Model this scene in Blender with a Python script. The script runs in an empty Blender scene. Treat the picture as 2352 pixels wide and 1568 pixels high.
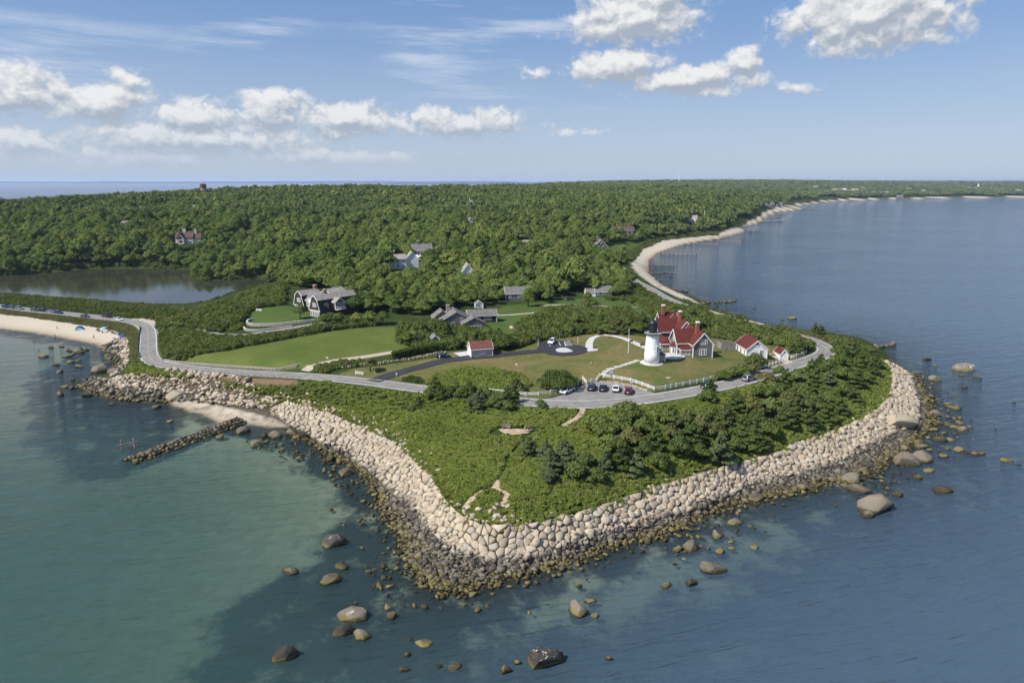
import bpy, bmesh, math, random
import numpy as np
from mathutils import Vector, Matrix, geometry

# ---------------------------------------------------------------- camera, sky, sun, exposure
scene = bpy.context.scene
CAM_H = 66.0
PITCH = math.radians(13.2)
FPX = 1568.0                      # focal length in units of a 2352 px wide frame
cam_data = bpy.data.cameras.new('camera')
cam_data.sensor_width = 36.0
cam_data.lens = 24.0
cam_data.clip_start = 1.0
cam_data.clip_end = 90000.0
camera = bpy.data.objects.new('camera', cam_data)
camera.location = (0, 0, CAM_H)
camera.rotation_euler = (math.pi / 2 - PITCH, 0, 0)
scene.collection.objects.link(camera)
scene.camera = camera

SUN_EL = math.radians(47)
SUN_DIR = Vector((-0.89 * math.cos(SUN_EL), -0.455 * math.cos(SUN_EL), math.sin(SUN_EL))).normalized()  # towards the sun
sun_data = bpy.data.lights.new('sun', 'SUN')
sun_data.energy = 4.8
sun_data.angle = math.radians(0.53)
sun_data.color = (1.0, 0.95, 0.87)
sun = bpy.data.objects.new('sun', sun_data)
sun.rotation_euler = SUN_DIR.to_track_quat('Z', 'Y').to_euler()
sun.location = (-200, -100, 300)
scene.collection.objects.link(sun)

scene.view_settings.view_transform = 'Standard'
scene.view_settings.look = 'None'
EXPOSURE = 0.3
scene.view_settings.exposure = EXPOSURE
scene.view_settings.gamma = 1.0
scene.view_settings.use_curve_mapping = False
scene.cycles.max_bounces = 8
scene.cycles.diffuse_bounces = 3
scene.cycles.glossy_bounces = 3
scene.cycles.transparent_max_bounces = 12
scene.cycles.volume_bounces = 1
scene.cycles.use_adaptive_sampling = True
scene.cycles.adaptive_threshold = 0.02
scene.cycles.sample_clamp_indirect = 4.0
scene.cycles.use_denoising = True

world = bpy.data.worlds.new('World')
scene.world = world
world.use_nodes = True


class NT:
    """small helper to write node trees"""
    def __init__(s, tree):
        s.t = tree
        s.n = tree.nodes
        s.l = tree.links

    def new(s, typ, **kw):
        n = s.n.new(typ)
        for k, v in kw.items():
            setattr(n, k, v)
        return n

    def put(s, sock, v):
        if v is None:
            return
        if isinstance(v, bpy.types.NodeSocket):
            s.l.new(v, sock)
        else:
            if hasattr(sock.default_value, '__len__') and not hasattr(v, '__len__'):
                v = (v,) * len(sock.default_value)
            if hasattr(v, '__len__') and len(v) == 3 and len(sock.default_value) == 4:
                v = (*v, 1)
            sock.default_value = v

    def math(s, op, a, b=None, c=None, clamp=False):
        n = s.new('ShaderNodeMath', operation=op, use_clamp=clamp)
        s.put(n.inputs[0], a); s.put(n.inputs[1], b); s.put(n.inputs[2], c)
        return n.outputs[0]

    def vmath(s, op, a, b=None, sc=None):
        n = s.new('ShaderNodeVectorMath', operation=op)
        s.put(n.inputs[0], a); s.put(n.inputs[1], b)
        if sc is not None:
            s.put(n.inputs['Scale'], sc)
        return n.outputs[0]

    def mix(s, f, a, b, blend='MIX'):
        n = s.new('ShaderNodeMix', data_type='RGBA', blend_type=blend)
        s.put(n.inputs[0], f); s.put(n.inputs[6], a); s.put(n.inputs[7], b)
        return n.outputs[2]

    def noise(s, vec, scale, detail=3, rough=0.55, dist=0.0, lac=2.0, out='Fac', dim='3D'):
        n = s.new('ShaderNodeTexNoise', noise_dimensions=dim)
        s.put(n.inputs['Vector'], vec)
        n.inputs['Scale'].default_value = scale
        n.inputs['Detail'].default_value = detail
        n.inputs['Roughness'].default_value = rough
        n.inputs['Distortion'].default_value = dist
        n.inputs['Lacunarity'].default_value = lac
        return n.outputs[out]

    def smooth(s, v, a, b, lo=0.0, hi=1.0):
        n = s.new('ShaderNodeMapRange', interpolation_type='SMOOTHSTEP')
        s.put(n.inputs[0], v)
        n.inputs[1].default_value = a; n.inputs[2].default_value = b
        n.inputs[3].default_value = lo; n.inputs[4].default_value = hi
        return n.outputs[0]

    def comb(s, x, y, z):
        n = s.new('ShaderNodeCombineXYZ')
        s.put(n.inputs[0], x); s.put(n.inputs[1], y); s.put(n.inputs[2], z)
        return n.outputs[0]

    def sep(s, v):
        n = s.new('ShaderNodeSeparateXYZ')
        s.put(n.inputs[0], v)
        return n.outputs


# the sky: clear-day sky with fair-weather clouds, the same weather all the way round
SKY_STRENGTH = 0.12


def build_world():
    wt = NT(world.node_tree)
    wt.n.clear()
    out = wt.new('ShaderNodeOutputWorld')
    bg = wt.new('ShaderNodeBackground')
    bg.inputs['Strength'].default_value = SKY_STRENGTH
    sky = wt.new('ShaderNodeTexSky', sky_type='NISHITA')
    sky.sun_disc = False
    sky.sun_elevation = SUN_EL
    sky.sun_rotation = math.atan2(SUN_DIR.x, SUN_DIR.y)
    sky.altitude = 0
    sky.air_density = 1.0
    sky.dust_density = 0.6
    sky.ozone_density = 2.2
    tc = wt.new('ShaderNodeTexCoord')
    d = wt.sep(tc.outputs['Generated'])
    az = wt.math('DEGREES', wt.math('ARCTAN2', d[0], d[1]))
    el = wt.math('DEGREES', wt.math('ARCSINE', d[2]))
    # clouds repeat (mirrored) round the horizon with the period of the field of view
    u = wt.math('SUBTRACT', wt.math('PINGPONG', wt.math('ADD', az, 37.0), 74.0), 37.0)

    # node group: cloud density at (u, el)
    g = bpy.data.node_groups.new('cloud_density', 'ShaderNodeTree')
    g.interface.new_socket('u', in_out='INPUT', socket_type='NodeSocketFloat')
    g.interface.new_socket('v', in_out='INPUT', socket_type='NodeSocketFloat')
    g.interface.new_socket('density', in_out='OUTPUT', socket_type='NodeSocketFloat')
    gt = NT(g)
    gi = gt.new('NodeGroupInput'); go = gt.new('NodeGroupOutput')
    U, V = gi.outputs[0], gi.outputs[1]
    blobs = []   # centre azimuth, base-to-centre elevation, half width, half height up, half height down, weight

    def blob(x0, x1, y0, y1, w=1.0, flat=0.45):
        def ae(x, y):
            v = ((x - 1176) / FPX, math.cos(PITCH) - (y - 784) / FPX * math.sin(PITCH), -math.sin(PITCH) - (y - 784) / FPX * math.cos(PITCH))
            return math.degrees(math.atan2(v[0], v[1])), math.degrees(math.atan2(v[2], math.hypot(v[0], v[1])))
        xm, ym = (x0 + x1) / 2, (y0 + y1) / 2
        a, b = ae(x0, ym)[0], ae(x1, ym)[0]
        e0, e1 = ae(xm, y1)[1], ae(xm, y0)[1]
        h = e1 - e0
        blobs.append(((a + b) / 2, e0 + h * flat, (b - a) / 2 * 1.15, h * (1 - flat) * 1.2, h * flat * 1.25, w))
    blob(1790, 2260, -40, 112, 1.3, 0.4)
    blob(1950, 2220, -60, 60, 1.1)
    blob(1285, 1610, -15, 105, 1.15, 0.45)
    blob(1420, 1620, -60, 50, 1.0)
    blob(1305, 1545, 115, 195, 1.05, 0.35)
    blob(1425, 1740, 150, 222, 1.1, 0.35)
    blob(1670, 1745, 105, 185, 0.75)
    blob(1190, 1260, 155, 183, 0.5)
    blob(1780, 1880, 185, 213, 0.42)
    blob(-150, 180, 150, 270, 1.1, 0.35)
    blob(110, 360, 195, 280, 1.1, 0.3)
    blob(250, 340, 162, 205, 0.45)
    blob(330, 560, 228, 318, 1.1, 0.4)
    blob(530, 730, 212, 300, 1.15, 0.3)
    blob(660, 920, 238, 320, 1.1, 0.4)
    blob(880, 1230, 252, 318, 0.9, 0.35)
    blob(100, 760, 275, 352, 1.0, 0.5)
    blob(-90, 200, 290, 360, 0.8)
    blob(480, 960, 335, 385, 0.7)
    blob(-100, 640, 330, 405, 0.75, 0.5)
    blob(1280, 1390, 296, 312, 0.35)
    best = None
    uv = gt.comb(U, V, 0.0)
    for (cu, cv, ru, up, dn, w) in blobs:
        rv = (up + dn) / 2
        off = gt.vmath('MULTIPLY_ADD', uv, (1 / ru, 1 / rv, 0))
        off.node.inputs[2].default_value = (-cu / ru, -(cv + (up - dn) / 2) / rv, 0)
        ln = gt.new('ShaderNodeVectorMath', operation='LENGTH'); gt.l.new(off, ln.inputs[0])
        e = gt.math('MULTIPLY_ADD', ln.outputs['Value'], -w, w)
        best = e if best is None else gt.math('MAXIMUM', best, e)
    q = gt.comb(U, gt.math('MULTIPLY', V, 1.3), 0.0)
    n1 = gt.noise(q, 0.40, 5.5, 0.56, 0.0, dim='2D')
    vor = gt.new('ShaderNodeTexVoronoi', feature='F1', voronoi_dimensions='2D')
    wob = gt.vmath('ADD', q, gt.vmath('SCALE', gt.noise(q, 1.1, 1, 0.5, out='Color', dim='2D'), sc=1.3))
    gt.put(vor.inputs['Vector'], wob)
    vor.inputs['Scale'].default_value = 0.8
    vor.inputs['Detail'].default_value = 1.0
    vor.inputs['Roughness'].default_value = 0.5
    puff = gt.math('SUBTRACT', 0.4, gt.math('MULTIPLY', vor.outputs['Distance'], vor.outputs['Distance']))
    den = gt.math('ADD', gt.math('MULTIPLY', best, 1.15), gt.math('MULTIPLY', gt.math('SUBTRACT', n1, 0.5), 1.5))
    den = gt.math('ADD', den, gt.math('MULTIPLY', puff, 0.34))
    den = gt.math('ADD', den, 0.02)
    gt.l.new(den, go.inputs[0])

    def density(uu, vv):
        n = wt.new('ShaderNodeGroup'); n.node_tree = g
        wt.put(n.inputs[0], uu); wt.put(n.inputs[1], vv)
        return n.outputs[0]
    d0 = density(u, el)
    d1 = density(wt.math('SUBTRACT', u, 0.22), wt.math('ADD', el, 0.55))      # towards the sun, high on the left
    alpha = wt.smooth(d0, -0.08, 0.58)
    lit = wt.math('ADD', wt.math('MULTIPLY', wt.math('SUBTRACT', d0, d1), 1.3), 0.43, clamp=True)
    # soft, thin edges are translucent; the deep body is grey below and white above
    k = 1.0 / SKY_STRENGTH / 2 ** EXPOSURE
    ccol = wt.mix(lit, (0.40 * k, 0.45 * k, 0.53 * k), (0.88 * k, 0.88 * k, 0.87 * k))
    low = wt.smooth(el, 0.0, 7.0, 0.55, 0.0)                      # distant clouds fade into the haze over the horizon
    # high thin cirrus
    cq = wt.comb(wt.math('ADD', wt.math('MULTIPLY', u, 0.035), wt.math('MULTIPLY', el, 0.05)), wt.math('MULTIPLY', el, 0.33), 3.1)
    cir = wt.noise(cq, 2.3, 4, 0.62, 0.0)
    cmask = wt.noise(wt.comb(wt.math('MULTIPLY', u, 0.06), wt.math('MULTIPLY', el, 0.09), 9.2), 1.0, 1, 0.5)
    cir = wt.math('MULTIPLY', wt.smooth(cir, 0.47, 0.78), wt.smooth(cmask, 0.42, 0.62))
    cir = wt.math('MULTIPLY', wt.math('MULTIPLY', cir, 0.55), wt.smooth(el, 3.0, 9.0))
    base = wt.mix(1.0, sky.outputs[0], (0.86, 0.95, 1.10), 'MULTIPLY')
    # summer haze whitens the lower sky
    ramp = wt.math('POWER', wt.math('MAXIMUM', wt.smooth(el, -2.0, 42.0, 1.0, 0.0), 0.0), 1.0)
    clear = wt.mix(wt.smooth(el, 0.0, 15.0), (0.46 * k, 0.545 * k, 0.69 * k), (0.148 * k, 0.265 * k, 0.50 * k))
    base = wt.mix(wt.math('MULTIPLY', ramp, 0.85), base, clear)
    c1 = wt.mix(cir, base, (0.82 * k, 0.86 * k, 0.93 * k))
    ccol = wt.mix(low, ccol, c1)
    alpha = wt.math('MULTIPLY', alpha, wt.smooth(el, 0.2, 3.0))
    c2 = wt.mix(wt.math('MULTIPLY', alpha, 0.97), c1, ccol)
    wt.l.new(c2, bg.inputs['Color'])
    wt.l.new(bg.outputs[0], out.inputs['Surface'])


build_world()
world.cycles.sampling_method = 'MANUAL'
world.cycles.sample_map_resolution = 256

# ---------------------------------------------------------------- helpers
rng = np.random.default_rng(7)
random.seed(7)
COL = scene.collection
cp, sp = math.cos(PITCH), math.sin(PITCH)


def ray(x, y):
    a = (x - 1176) / FPX
    b = -(y - 784) / FPX
    return Vector((a, cp + b * sp, -sp + b * cp))


def P(x, y, h=0.0):
    """photo position (2352 px frame) of a point known to lie at height h -> place"""
    r = ray(x, y)
    t = (h - CAM_H) / r.z
    return Vector((r.x * t, r.y * t, h))


def to_px(x, y, z):
    """place -> photo position (numpy friendly)"""
    zz = z - CAM_H
    f = y * cp - zz * sp
    up = y * sp + zz * cp
    return 1176 + FPX * x / f, 784 - FPX * up / f


def new_obj(name, data, parent=None):
    o = bpy.data.objects.new(name, data)
    COL.objects.link(o)
    if parent is not None:
        o.parent = parent
    return o


def tag(o, label=None, cat=None, group=None, kind=None):
    if label: o['label'] = label
    if cat: o['category'] = cat
    if group: o['group'] = group
    if kind: o['kind'] = kind
    return o


def empty(name, loc, rz=0.0, label=None, cat=None, group=None):
    o = new_obj(name, None)
    o.empty_display_size = 0.2
    o.location = loc
    o.rotation_euler = (0, 0, rz)
    return tag(o, label, cat, group)


def np_mesh(name, verts, faces, mat=None, smooth=False, attrs=None, fattrs=None):
    """fast mesh from arrays; faces is an (n,k) int array or list of such arrays"""
    me = bpy.data.meshes.new(name)
    verts = np.asarray(verts, dtype=np.float32)
    if not isinstance(faces, list):
        faces = [faces]
    faces = [np.asarray(f, dtype=np.int32) for f in faces if len(f)]
    nl = sum(f.size for f in faces); nf = sum(len(f) for f in faces)
    me.vertices.add(len(verts)); me.vertices.foreach_set('co', verts.ravel())
    me.loops.add(nl); me.loops.foreach_set('vertex_index', np.concatenate([f.ravel() for f in faces]))
    starts = []; tot = 0
    for f in faces:
        starts.append(tot + np.arange(len(f)) * f.shape[1]); tot += f.size
    me.polygons.add(nf); me.polygons.foreach_set('loop_start', np.concatenate(starts).astype(np.int32))
    if smooth:
        me.polygons.foreach_set('use_smooth', np.ones(nf, dtype=bool))
    me.update(calc_edges=True)
    for k, v in (attrs or {}).items():
        a = me.attributes.new(k, 'FLOAT', 'POINT'); a.data.foreach_set('value', np.asarray(v, dtype=np.float32))
    for k, v in (fattrs or {}).items():
        a = me.attributes.new(k, 'FLOAT', 'FACE'); a.data.foreach_set('value', np.asarray(v, dtype=np.float32))
    if mat is not None:
        me.materials.append(mat)
    return me


class MB:
    """collects simple solids and builds ONE mesh object"""
    def __init__(s):
        s.v = []; s.f = []

    def add(s, vs, fs):
        n = len(s.v)
        s.v += [tuple(v) for v in vs]
        s.f += [tuple(i + n for i in f) for f in fs]
        return s

    def box(s, x0, x1, y0, y1, z0, z1):
        s.add([(x0, y0, z0), (x1, y0, z0), (x1, y1, z0), (x0, y1, z0), (x0, y0, z1), (x1, y0, z1), (x1, y1, z1), (x0, y1, z1)],
              [(0, 3, 2, 1), (4, 5, 6, 7), (0, 1, 5, 4), (1, 2, 6, 5), (2, 3, 7, 6), (3, 0, 4, 7)])
        return s

    def prism(s, poly, axis, a, b):
        """polygon (list of 2-tuples) extruded along axis from a to b; axis 'x': (y,z) poly, 'y': (x,z), 'z': (x,y)"""
        def m(p, t):
            return {'x': (t, p[0], p[1]), 'y': (p[0], t, p[1]), 'z': (p[0], p[1], t)}[axis]
        n = len(poly)
        vs = [m(p, a) for p in poly] + [m(p, b) for p in poly]
        fs = [tuple(range(n)), tuple(range(2 * n - 1, n - 1, -1))] + [(i, i + n, (i + 1) % n + n, (i + 1) % n) for i in range(n)]
        return s.add(vs, fs)

    def bar(s, a, b, w, h=None):
        """square bar from a to b"""
        a, b = Vector(a), Vector(b); h = h or w
        d = (b - a).normalized()
        sd = d.cross(Vector((0, 0, 1)))
        sd = sd.normalized() if sd.length > 1e-4 else Vector((1, 0, 0))
        up = sd.cross(d)
        vs = []
        for p in (a, b):
            for i, j in ((-1, -1), (1, -1), (1, 1), (-1, 1)):
                vs.append(p + sd * (i * w / 2) + up * (j * h / 2))
        return s.add(vs, [(3, 2, 1, 0), (4, 5, 6, 7), (0, 1, 5, 4), (1, 2, 6, 5), (2, 3, 7, 6), (3, 0, 4, 7)])

    def lathe(s, prof, c=(0, 0, 0), n=20, axis='z'):
        """profile of (radius, height) turned round an axis"""
        vs = []
        for r, z in prof:
            for i in range(n):
                t = 2 * math.pi * i / n
                p = (r * math.cos(t), r * math.sin(t), z)
                if axis == 'y': p = (p[0], p[2], p[1])
                if axis == 'x': p = (p[2], p[0], p[1])
                vs.append((p[0] + c[0], p[1] + c[1], p[2] + c[2]))
        m = len(prof)
        fs = [(k * n + i, k * n + (i + 1) % n, (k + 1) * n + (i + 1) % n, (k + 1) * n + i) for k in range(m - 1) for i in range(n)]
        fs += [tuple(range(n - 1, -1, -1)), tuple((m - 1) * n + i for i in range(n))]
        return s.add(vs, fs)

    def tube(s, pts, radii, n=6):
        pts = [Vector(p) for p in pts]
        k = len(pts); vs = []
        for i, p in enumerate(pts):
            d = (pts[min(i + 1, k - 1)] - pts[max(i - 1, 0)]).normalized()
            sd = d.cross(Vector((0.13, 0.21, 1))).normalized(); up = sd.cross(d)
            r = radii[i] if hasattr(radii, '__len__') else radii
            for j in range(n):
                t = 2 * math.pi * j / n
                vs.append(p + (sd * math.cos(t) + up * math.sin(t)) * r)
        fs = [(i * n + j, i * n + (j + 1) % n, (i + 1) * n + (j + 1) % n, (i + 1) * n + j) for i in range(k - 1) for j in range(n)]
        fs += [tuple(range(n - 1, -1, -1)), tuple((k - 1) * n + j for j in range(n))]
        return s.add(vs, fs)

    def mesh(s, name, mat, smooth=False):
        me = bpy.data.meshes.new(name)
        me.from_pydata(s.v, [], s.f)
        if smooth:
            me.polygons.foreach_set('use_smooth', [True] * len(me.polygons))
        me.validate(); me.update()
        if mat is not None:
            me.materials.append(mat)
        return me

    def obj(s, name, mat, parent=None, smooth=False, bevel=0.0):
        o = new_obj(name, s.mesh(name, mat, smooth), parent)
        if bevel:
            m = o.modifiers.new('bevel', 'BEVEL'); m.width = bevel; m.segments = 2; m.limit_method = 'ANGLE'
        return o


def in_poly(px, py, poly):
    """vectorised point in polygon"""
    px = np.asarray(px); py = np.asarray(py)
    inside = np.zeros(px.shape, dtype=bool)
    n = len(poly)
    for i in range(n):
        x0, y0 = poly[i][0], poly[i][1]; x1, y1 = poly[(i + 1) % n][0], poly[(i + 1) % n][1]
        if y0 == y1:
            continue
        c = ((y0 > py) != (y1 > py)) & (px < (x1 - x0) * (py - y0) / (y1 - y0) + x0)
        inside ^= c
    return inside


def seg_dist(px, py, poly, closed=True):
    """distance to a polyline (vectorised, float32)"""
    px = np.asarray(px, dtype=np.float32); py = np.asarray(py, dtype=np.float32)
    best = np.full(px.shape, 1e18, dtype=np.float32)
    n = len(poly)
    for i in range(n if closed else n - 1):
        x0, y0 = poly[i][0], poly[i][1]; x1, y1 = poly[(i + 1) % n][0], poly[(i + 1) % n][1]
        dx, dy = x1 - x0, y1 - y0
        L = dx * dx + dy * dy
        if L < 1e-9:
            continue
        t = np.clip(((px - x0) * dx + (py - y0) * dy) / L, 0, 1)
        ex = px - (x0 + t * dx); ey = py - (y0 + t * dy)
        np.minimum(best, ex * ex + ey * ey, out=best)
    return np.sqrt(best)


def catmull(pts, step):
    """smooth resampled polyline through points (tuples of any length)"""
    pts = [np.array(p, dtype=float) for p in pts]
    P_ = [pts[0] * 2 - pts[1]] + pts + [pts[-1] * 2 - pts[-2]]
    out = []
    for i in range(1, len(P_) - 2):
        a, b, c, d = P_[i - 1:i + 3]
        n = max(1, int(np.linalg.norm((c - b)[:2]) / step))
        for k in range(n):
            t = k / n
            out.append(0.5 * (2 * b + (c - a) * t + (2 * a - 5 * b + 4 * c - d) * t * t + (3 * b - a - 3 * c + d) * t ** 3))
    out.append(pts[-1])
    return out
# ---------------------------------------------------------------- materials
MATS = {}


def base_mat(name):
    m = bpy.data.materials.new(name)
    m.use_nodes = True
    t = NT(m.node_tree)
    t.n.clear()
    out = t.new('ShaderNodeOutputMaterial')
    MATS[name] = m
    return m, t, out


def pbr(name, col, rough=0.7, var=0.15, scale=3.0, col2=None, bump=0.0, bscale=None, metal=0.0, spec=0.4, coat=0.0, detail=4, stretch=None, rnd=0.0):
    """principled material: colour with noise variation, optional relief; rnd = variation from object to object"""
    m, t, out = base_mat(name)
    b = t.new('ShaderNodeBsdfPrincipled')
    tc = t.new('ShaderNodeTexCoord')
    vec = tc.outputs['Object']
    if stretch:
        vec = t.vmath('MULTIPLY', vec, stretch)
    n = t.noise(vec, scale, detail, 0.6)
    c2 = col2 or tuple(c * (1 - var * 1.6) for c in col)
    c1 = col if col2 else tuple(min(1, c * (1 + var)) for c in col)
    c = t.mix(t.smooth(n, 0.3, 0.7), c2, c1)
    if rnd:
        oi = t.new('ShaderNodeObjectInfo')
        k = t.math('ADD', t.math('MULTIPLY', oi.outputs['Random'], 2 * rnd), 1 - rnd)
        c = t.mix(1.0, c, t.comb(k, k, k), 'MULTIPLY')
    t.put(b.inputs['Base Color'], c)
    b.inputs['Roughness'].default_value = rough
    b.inputs['Metallic'].default_value = metal
    b.inputs['Specular IOR Level'].default_value = spec
    b.inputs['Coat Weight'].default_value = coat
    if bump:
        bp = t.new('ShaderNodeBump')
        bp.inputs['Strength'].default_value = min(1.0, bump)
        bp.inputs['Distance'].default_value = 0.05
        t.put(bp.inputs['Height'], t.noise(vec, bscale or scale * 4, 4, 0.6))
        t.l.new(bp.outputs[0], b.inputs['Normal'])
    t.l.new(b.outputs[0], out.inputs[0])
    return m


def leaf_mat(name, dark, light, brown=None, trans=0.25):
    m, t, out = base_mat(name)
    geo = t.new('ShaderNodeNewGeometry')
    oi = t.new('ShaderNodeObjectInfo')
    n1 = t.noise(geo.outputs['Position'], 0.018, 4, 0.65)
    n2 = t.noise(geo.outputs['Position'], 1.4, 2, 0.6)
    f = t.math('ADD', t.math('MULTIPLY', oi.outputs['Random'], 0.5), t.math('MULTIPLY', t.math('SUBTRACT', n1, 0.2), 1.1))
    f = t.math('ADD', f, t.math('MULTIPLY', t.math('SUBTRACT', n2, 0.5), 0.55))
    f = t.math('SUBTRACT', f, 0.08, clamp=True)
    c = t.mix(f, dark, light)
    if brown:
        r2 = t.math('FRACT', t.math('MULTIPLY', oi.outputs['Random'], 37.7))
        c = t.mix(t.math('MULTIPLY', t.smooth(r2, 0.72, 1.0), 0.7), c, brown)
    df = t.new('ShaderNodeBsdfDiffuse'); t.put(df.inputs['Color'], c)
    tr = t.new('ShaderNodeBsdfTranslucent'); t.put(tr.inputs['Color'], t.mix(1.0, c, (1.15, 1.25, 0.6), 'MULTIPLY'))
    mx = t.new('ShaderNodeMixShader'); mx.inputs[0].default_value = trans
    t.l.new(df.outputs[0], mx.inputs[1]); t.l.new(tr.outputs[0], mx.inputs[2])
    t.l.new(mx.outputs[0], out.inputs[0])
    return m


def attr(t, name):
    a = t.new('ShaderNodeAttribute', attribute_name=name)
    return a.outputs['Fac']


def ground_material():
    m, t, out = base_mat('ground')
    geo = t.new('ShaderNodeNewGeometry')
    pos = geo.outputs['Position']
    nb = t.noise(pos, 0.35, 5, 0.62)
    nf = t.noise(pos, 2.2, 4, 0.65)
    nl = t.noise(pos, 0.06, 4, 0.6, 0.6)
    streak = t.noise(t.vmath('MULTIPLY', pos, (0.12, 0.9, 0.3)), 1.0, 4, 0.6, 0.4)

    def edge(name, w=0.22):
        a = attr(t, name)
        a = t.math('ADD', a, t.math('MULTIPLY', t.math('SUBTRACT', nb, 0.5), 0.9))
        return t.smooth(a, 0.5 - w, 0.5 + w)
    mixn = t.math('ADD', t.math('MULTIPLY', nl, 0.6), t.math('MULTIPLY', nf, 0.5))
    c = t.mix(t.smooth(mixn, 0.3, 0.75), (0.022, 0.034, 0.012), (0.055, 0.075, 0.022))
    meadow = t.mix(t.smooth(mixn, 0.32, 0.72), (0.068, 0.105, 0.022), (0.125, 0.142, 0.040))
    c = t.mix(edge('meadow'), c, meadow)
    dry = t.mix(t.smooth(t.math('ADD', t.math('MULTIPLY', nl, 0.75), t.math('MULTIPLY', streak, 0.35)), 0.38, 0.66), (0.080, 0.108, 0.030), (0.175, 0.145, 0.062))
    tuft = t.noise(pos, 0.85, 6, 0.75)
    dry = t.mix(t.math('MULTIPLY', t.smooth(tuft, 0.42, 0.66), 0.6), dry, (0.068, 0.082, 0.026))
    dry = t.mix(t.math('MULTIPLY', t.smooth(t.noise(pos, 0.13, 5, 0.7), 0.54, 0.72), 0.55), dry, (0.21, 0.15, 0.075))
    meadow = t.mix(t.math('MULTIPLY', t.smooth(tuft, 0.42, 0.66), 0.45), meadow, (0.055, 0.085, 0.02))
    c = t.mix(edge('meadow'), c, meadow)
    c = t.mix(edge('lawn'), c, dry)
    c = t.mix(edge('turf'), c, t.mix(t.smooth(mixn, 0.3, 0.7), (0.046, 0.080, 0.020), (0.082, 0.118, 0.034)))
    c = t.mix(edge('dirt'), c, t.mix(nf, (0.13, 0.085, 0.05), (0.22, 0.15, 0.095)))
    wrack = t.smooth(t.noise(t.vmath('MULTIPLY', pos, (1, 1, 5)), 0.5, 5, 0.7), 0.6, 0.72)
    sand = t.mix(t.smooth(nf, 0.2, 0.8), (0.40, 0.345, 0.26), (0.53, 0.475, 0.375))
    sand = t.mix(t.math('MULTIPLY', wrack, 0.35), sand, (0.22, 0.17, 0.11))
    wet = attr(t, 'wet')
    sand = t.mix(t.math('MULTIPLY', wet, 0.62), sand, (0.23, 0.165, 0.10))
    c = t.mix(edge('sand'), c, sand)
    shingle = t.mix(t.smooth(nf, 0.3, 0.7), (0.040, 0.034, 0.024), (0.135, 0.115, 0.082))
    c = t.mix(edge('shingle'), c, shingle)
    # the sea bed: pale sand, dark weed and stones
    bed = t.mix(t.smooth(nb, 0.3, 0.7), (0.29, 0.295, 0.205), (0.38, 0.38, 0.27))
    patch = t.noise(pos, 0.13, 8, 0.68, 0.0)
    w = t.math('ADD', attr(t, 'weed'), t.math('MULTIPLY', t.math('SUBTRACT', patch, 0.5), 1.6))
    bed = t.mix(t.smooth(w, 0.35, 0.72), bed, t.mix(nf, (0.008, 0.012, 0.012), (0.035, 0.035, 0.02)))
    c = t.mix(attr(t, 'bed'), c, bed)
    b = t.new('ShaderNodeBsdfDiffuse')
    t.put(b.inputs['Color'], c)
    bp = t.new('ShaderNodeBump'); bp.inputs['Strength'].default_value = 0.6; bp.inputs['Distance'].default_value = 0.25
    t.put(bp.inputs['Height'], t.noise(pos, 1.3, 6, 0.65))
    t.l.new(bp.outputs[0], b.inputs['Normal'])
    t.l.new(b.outputs[0], out.inputs[0])
    return m


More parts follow.
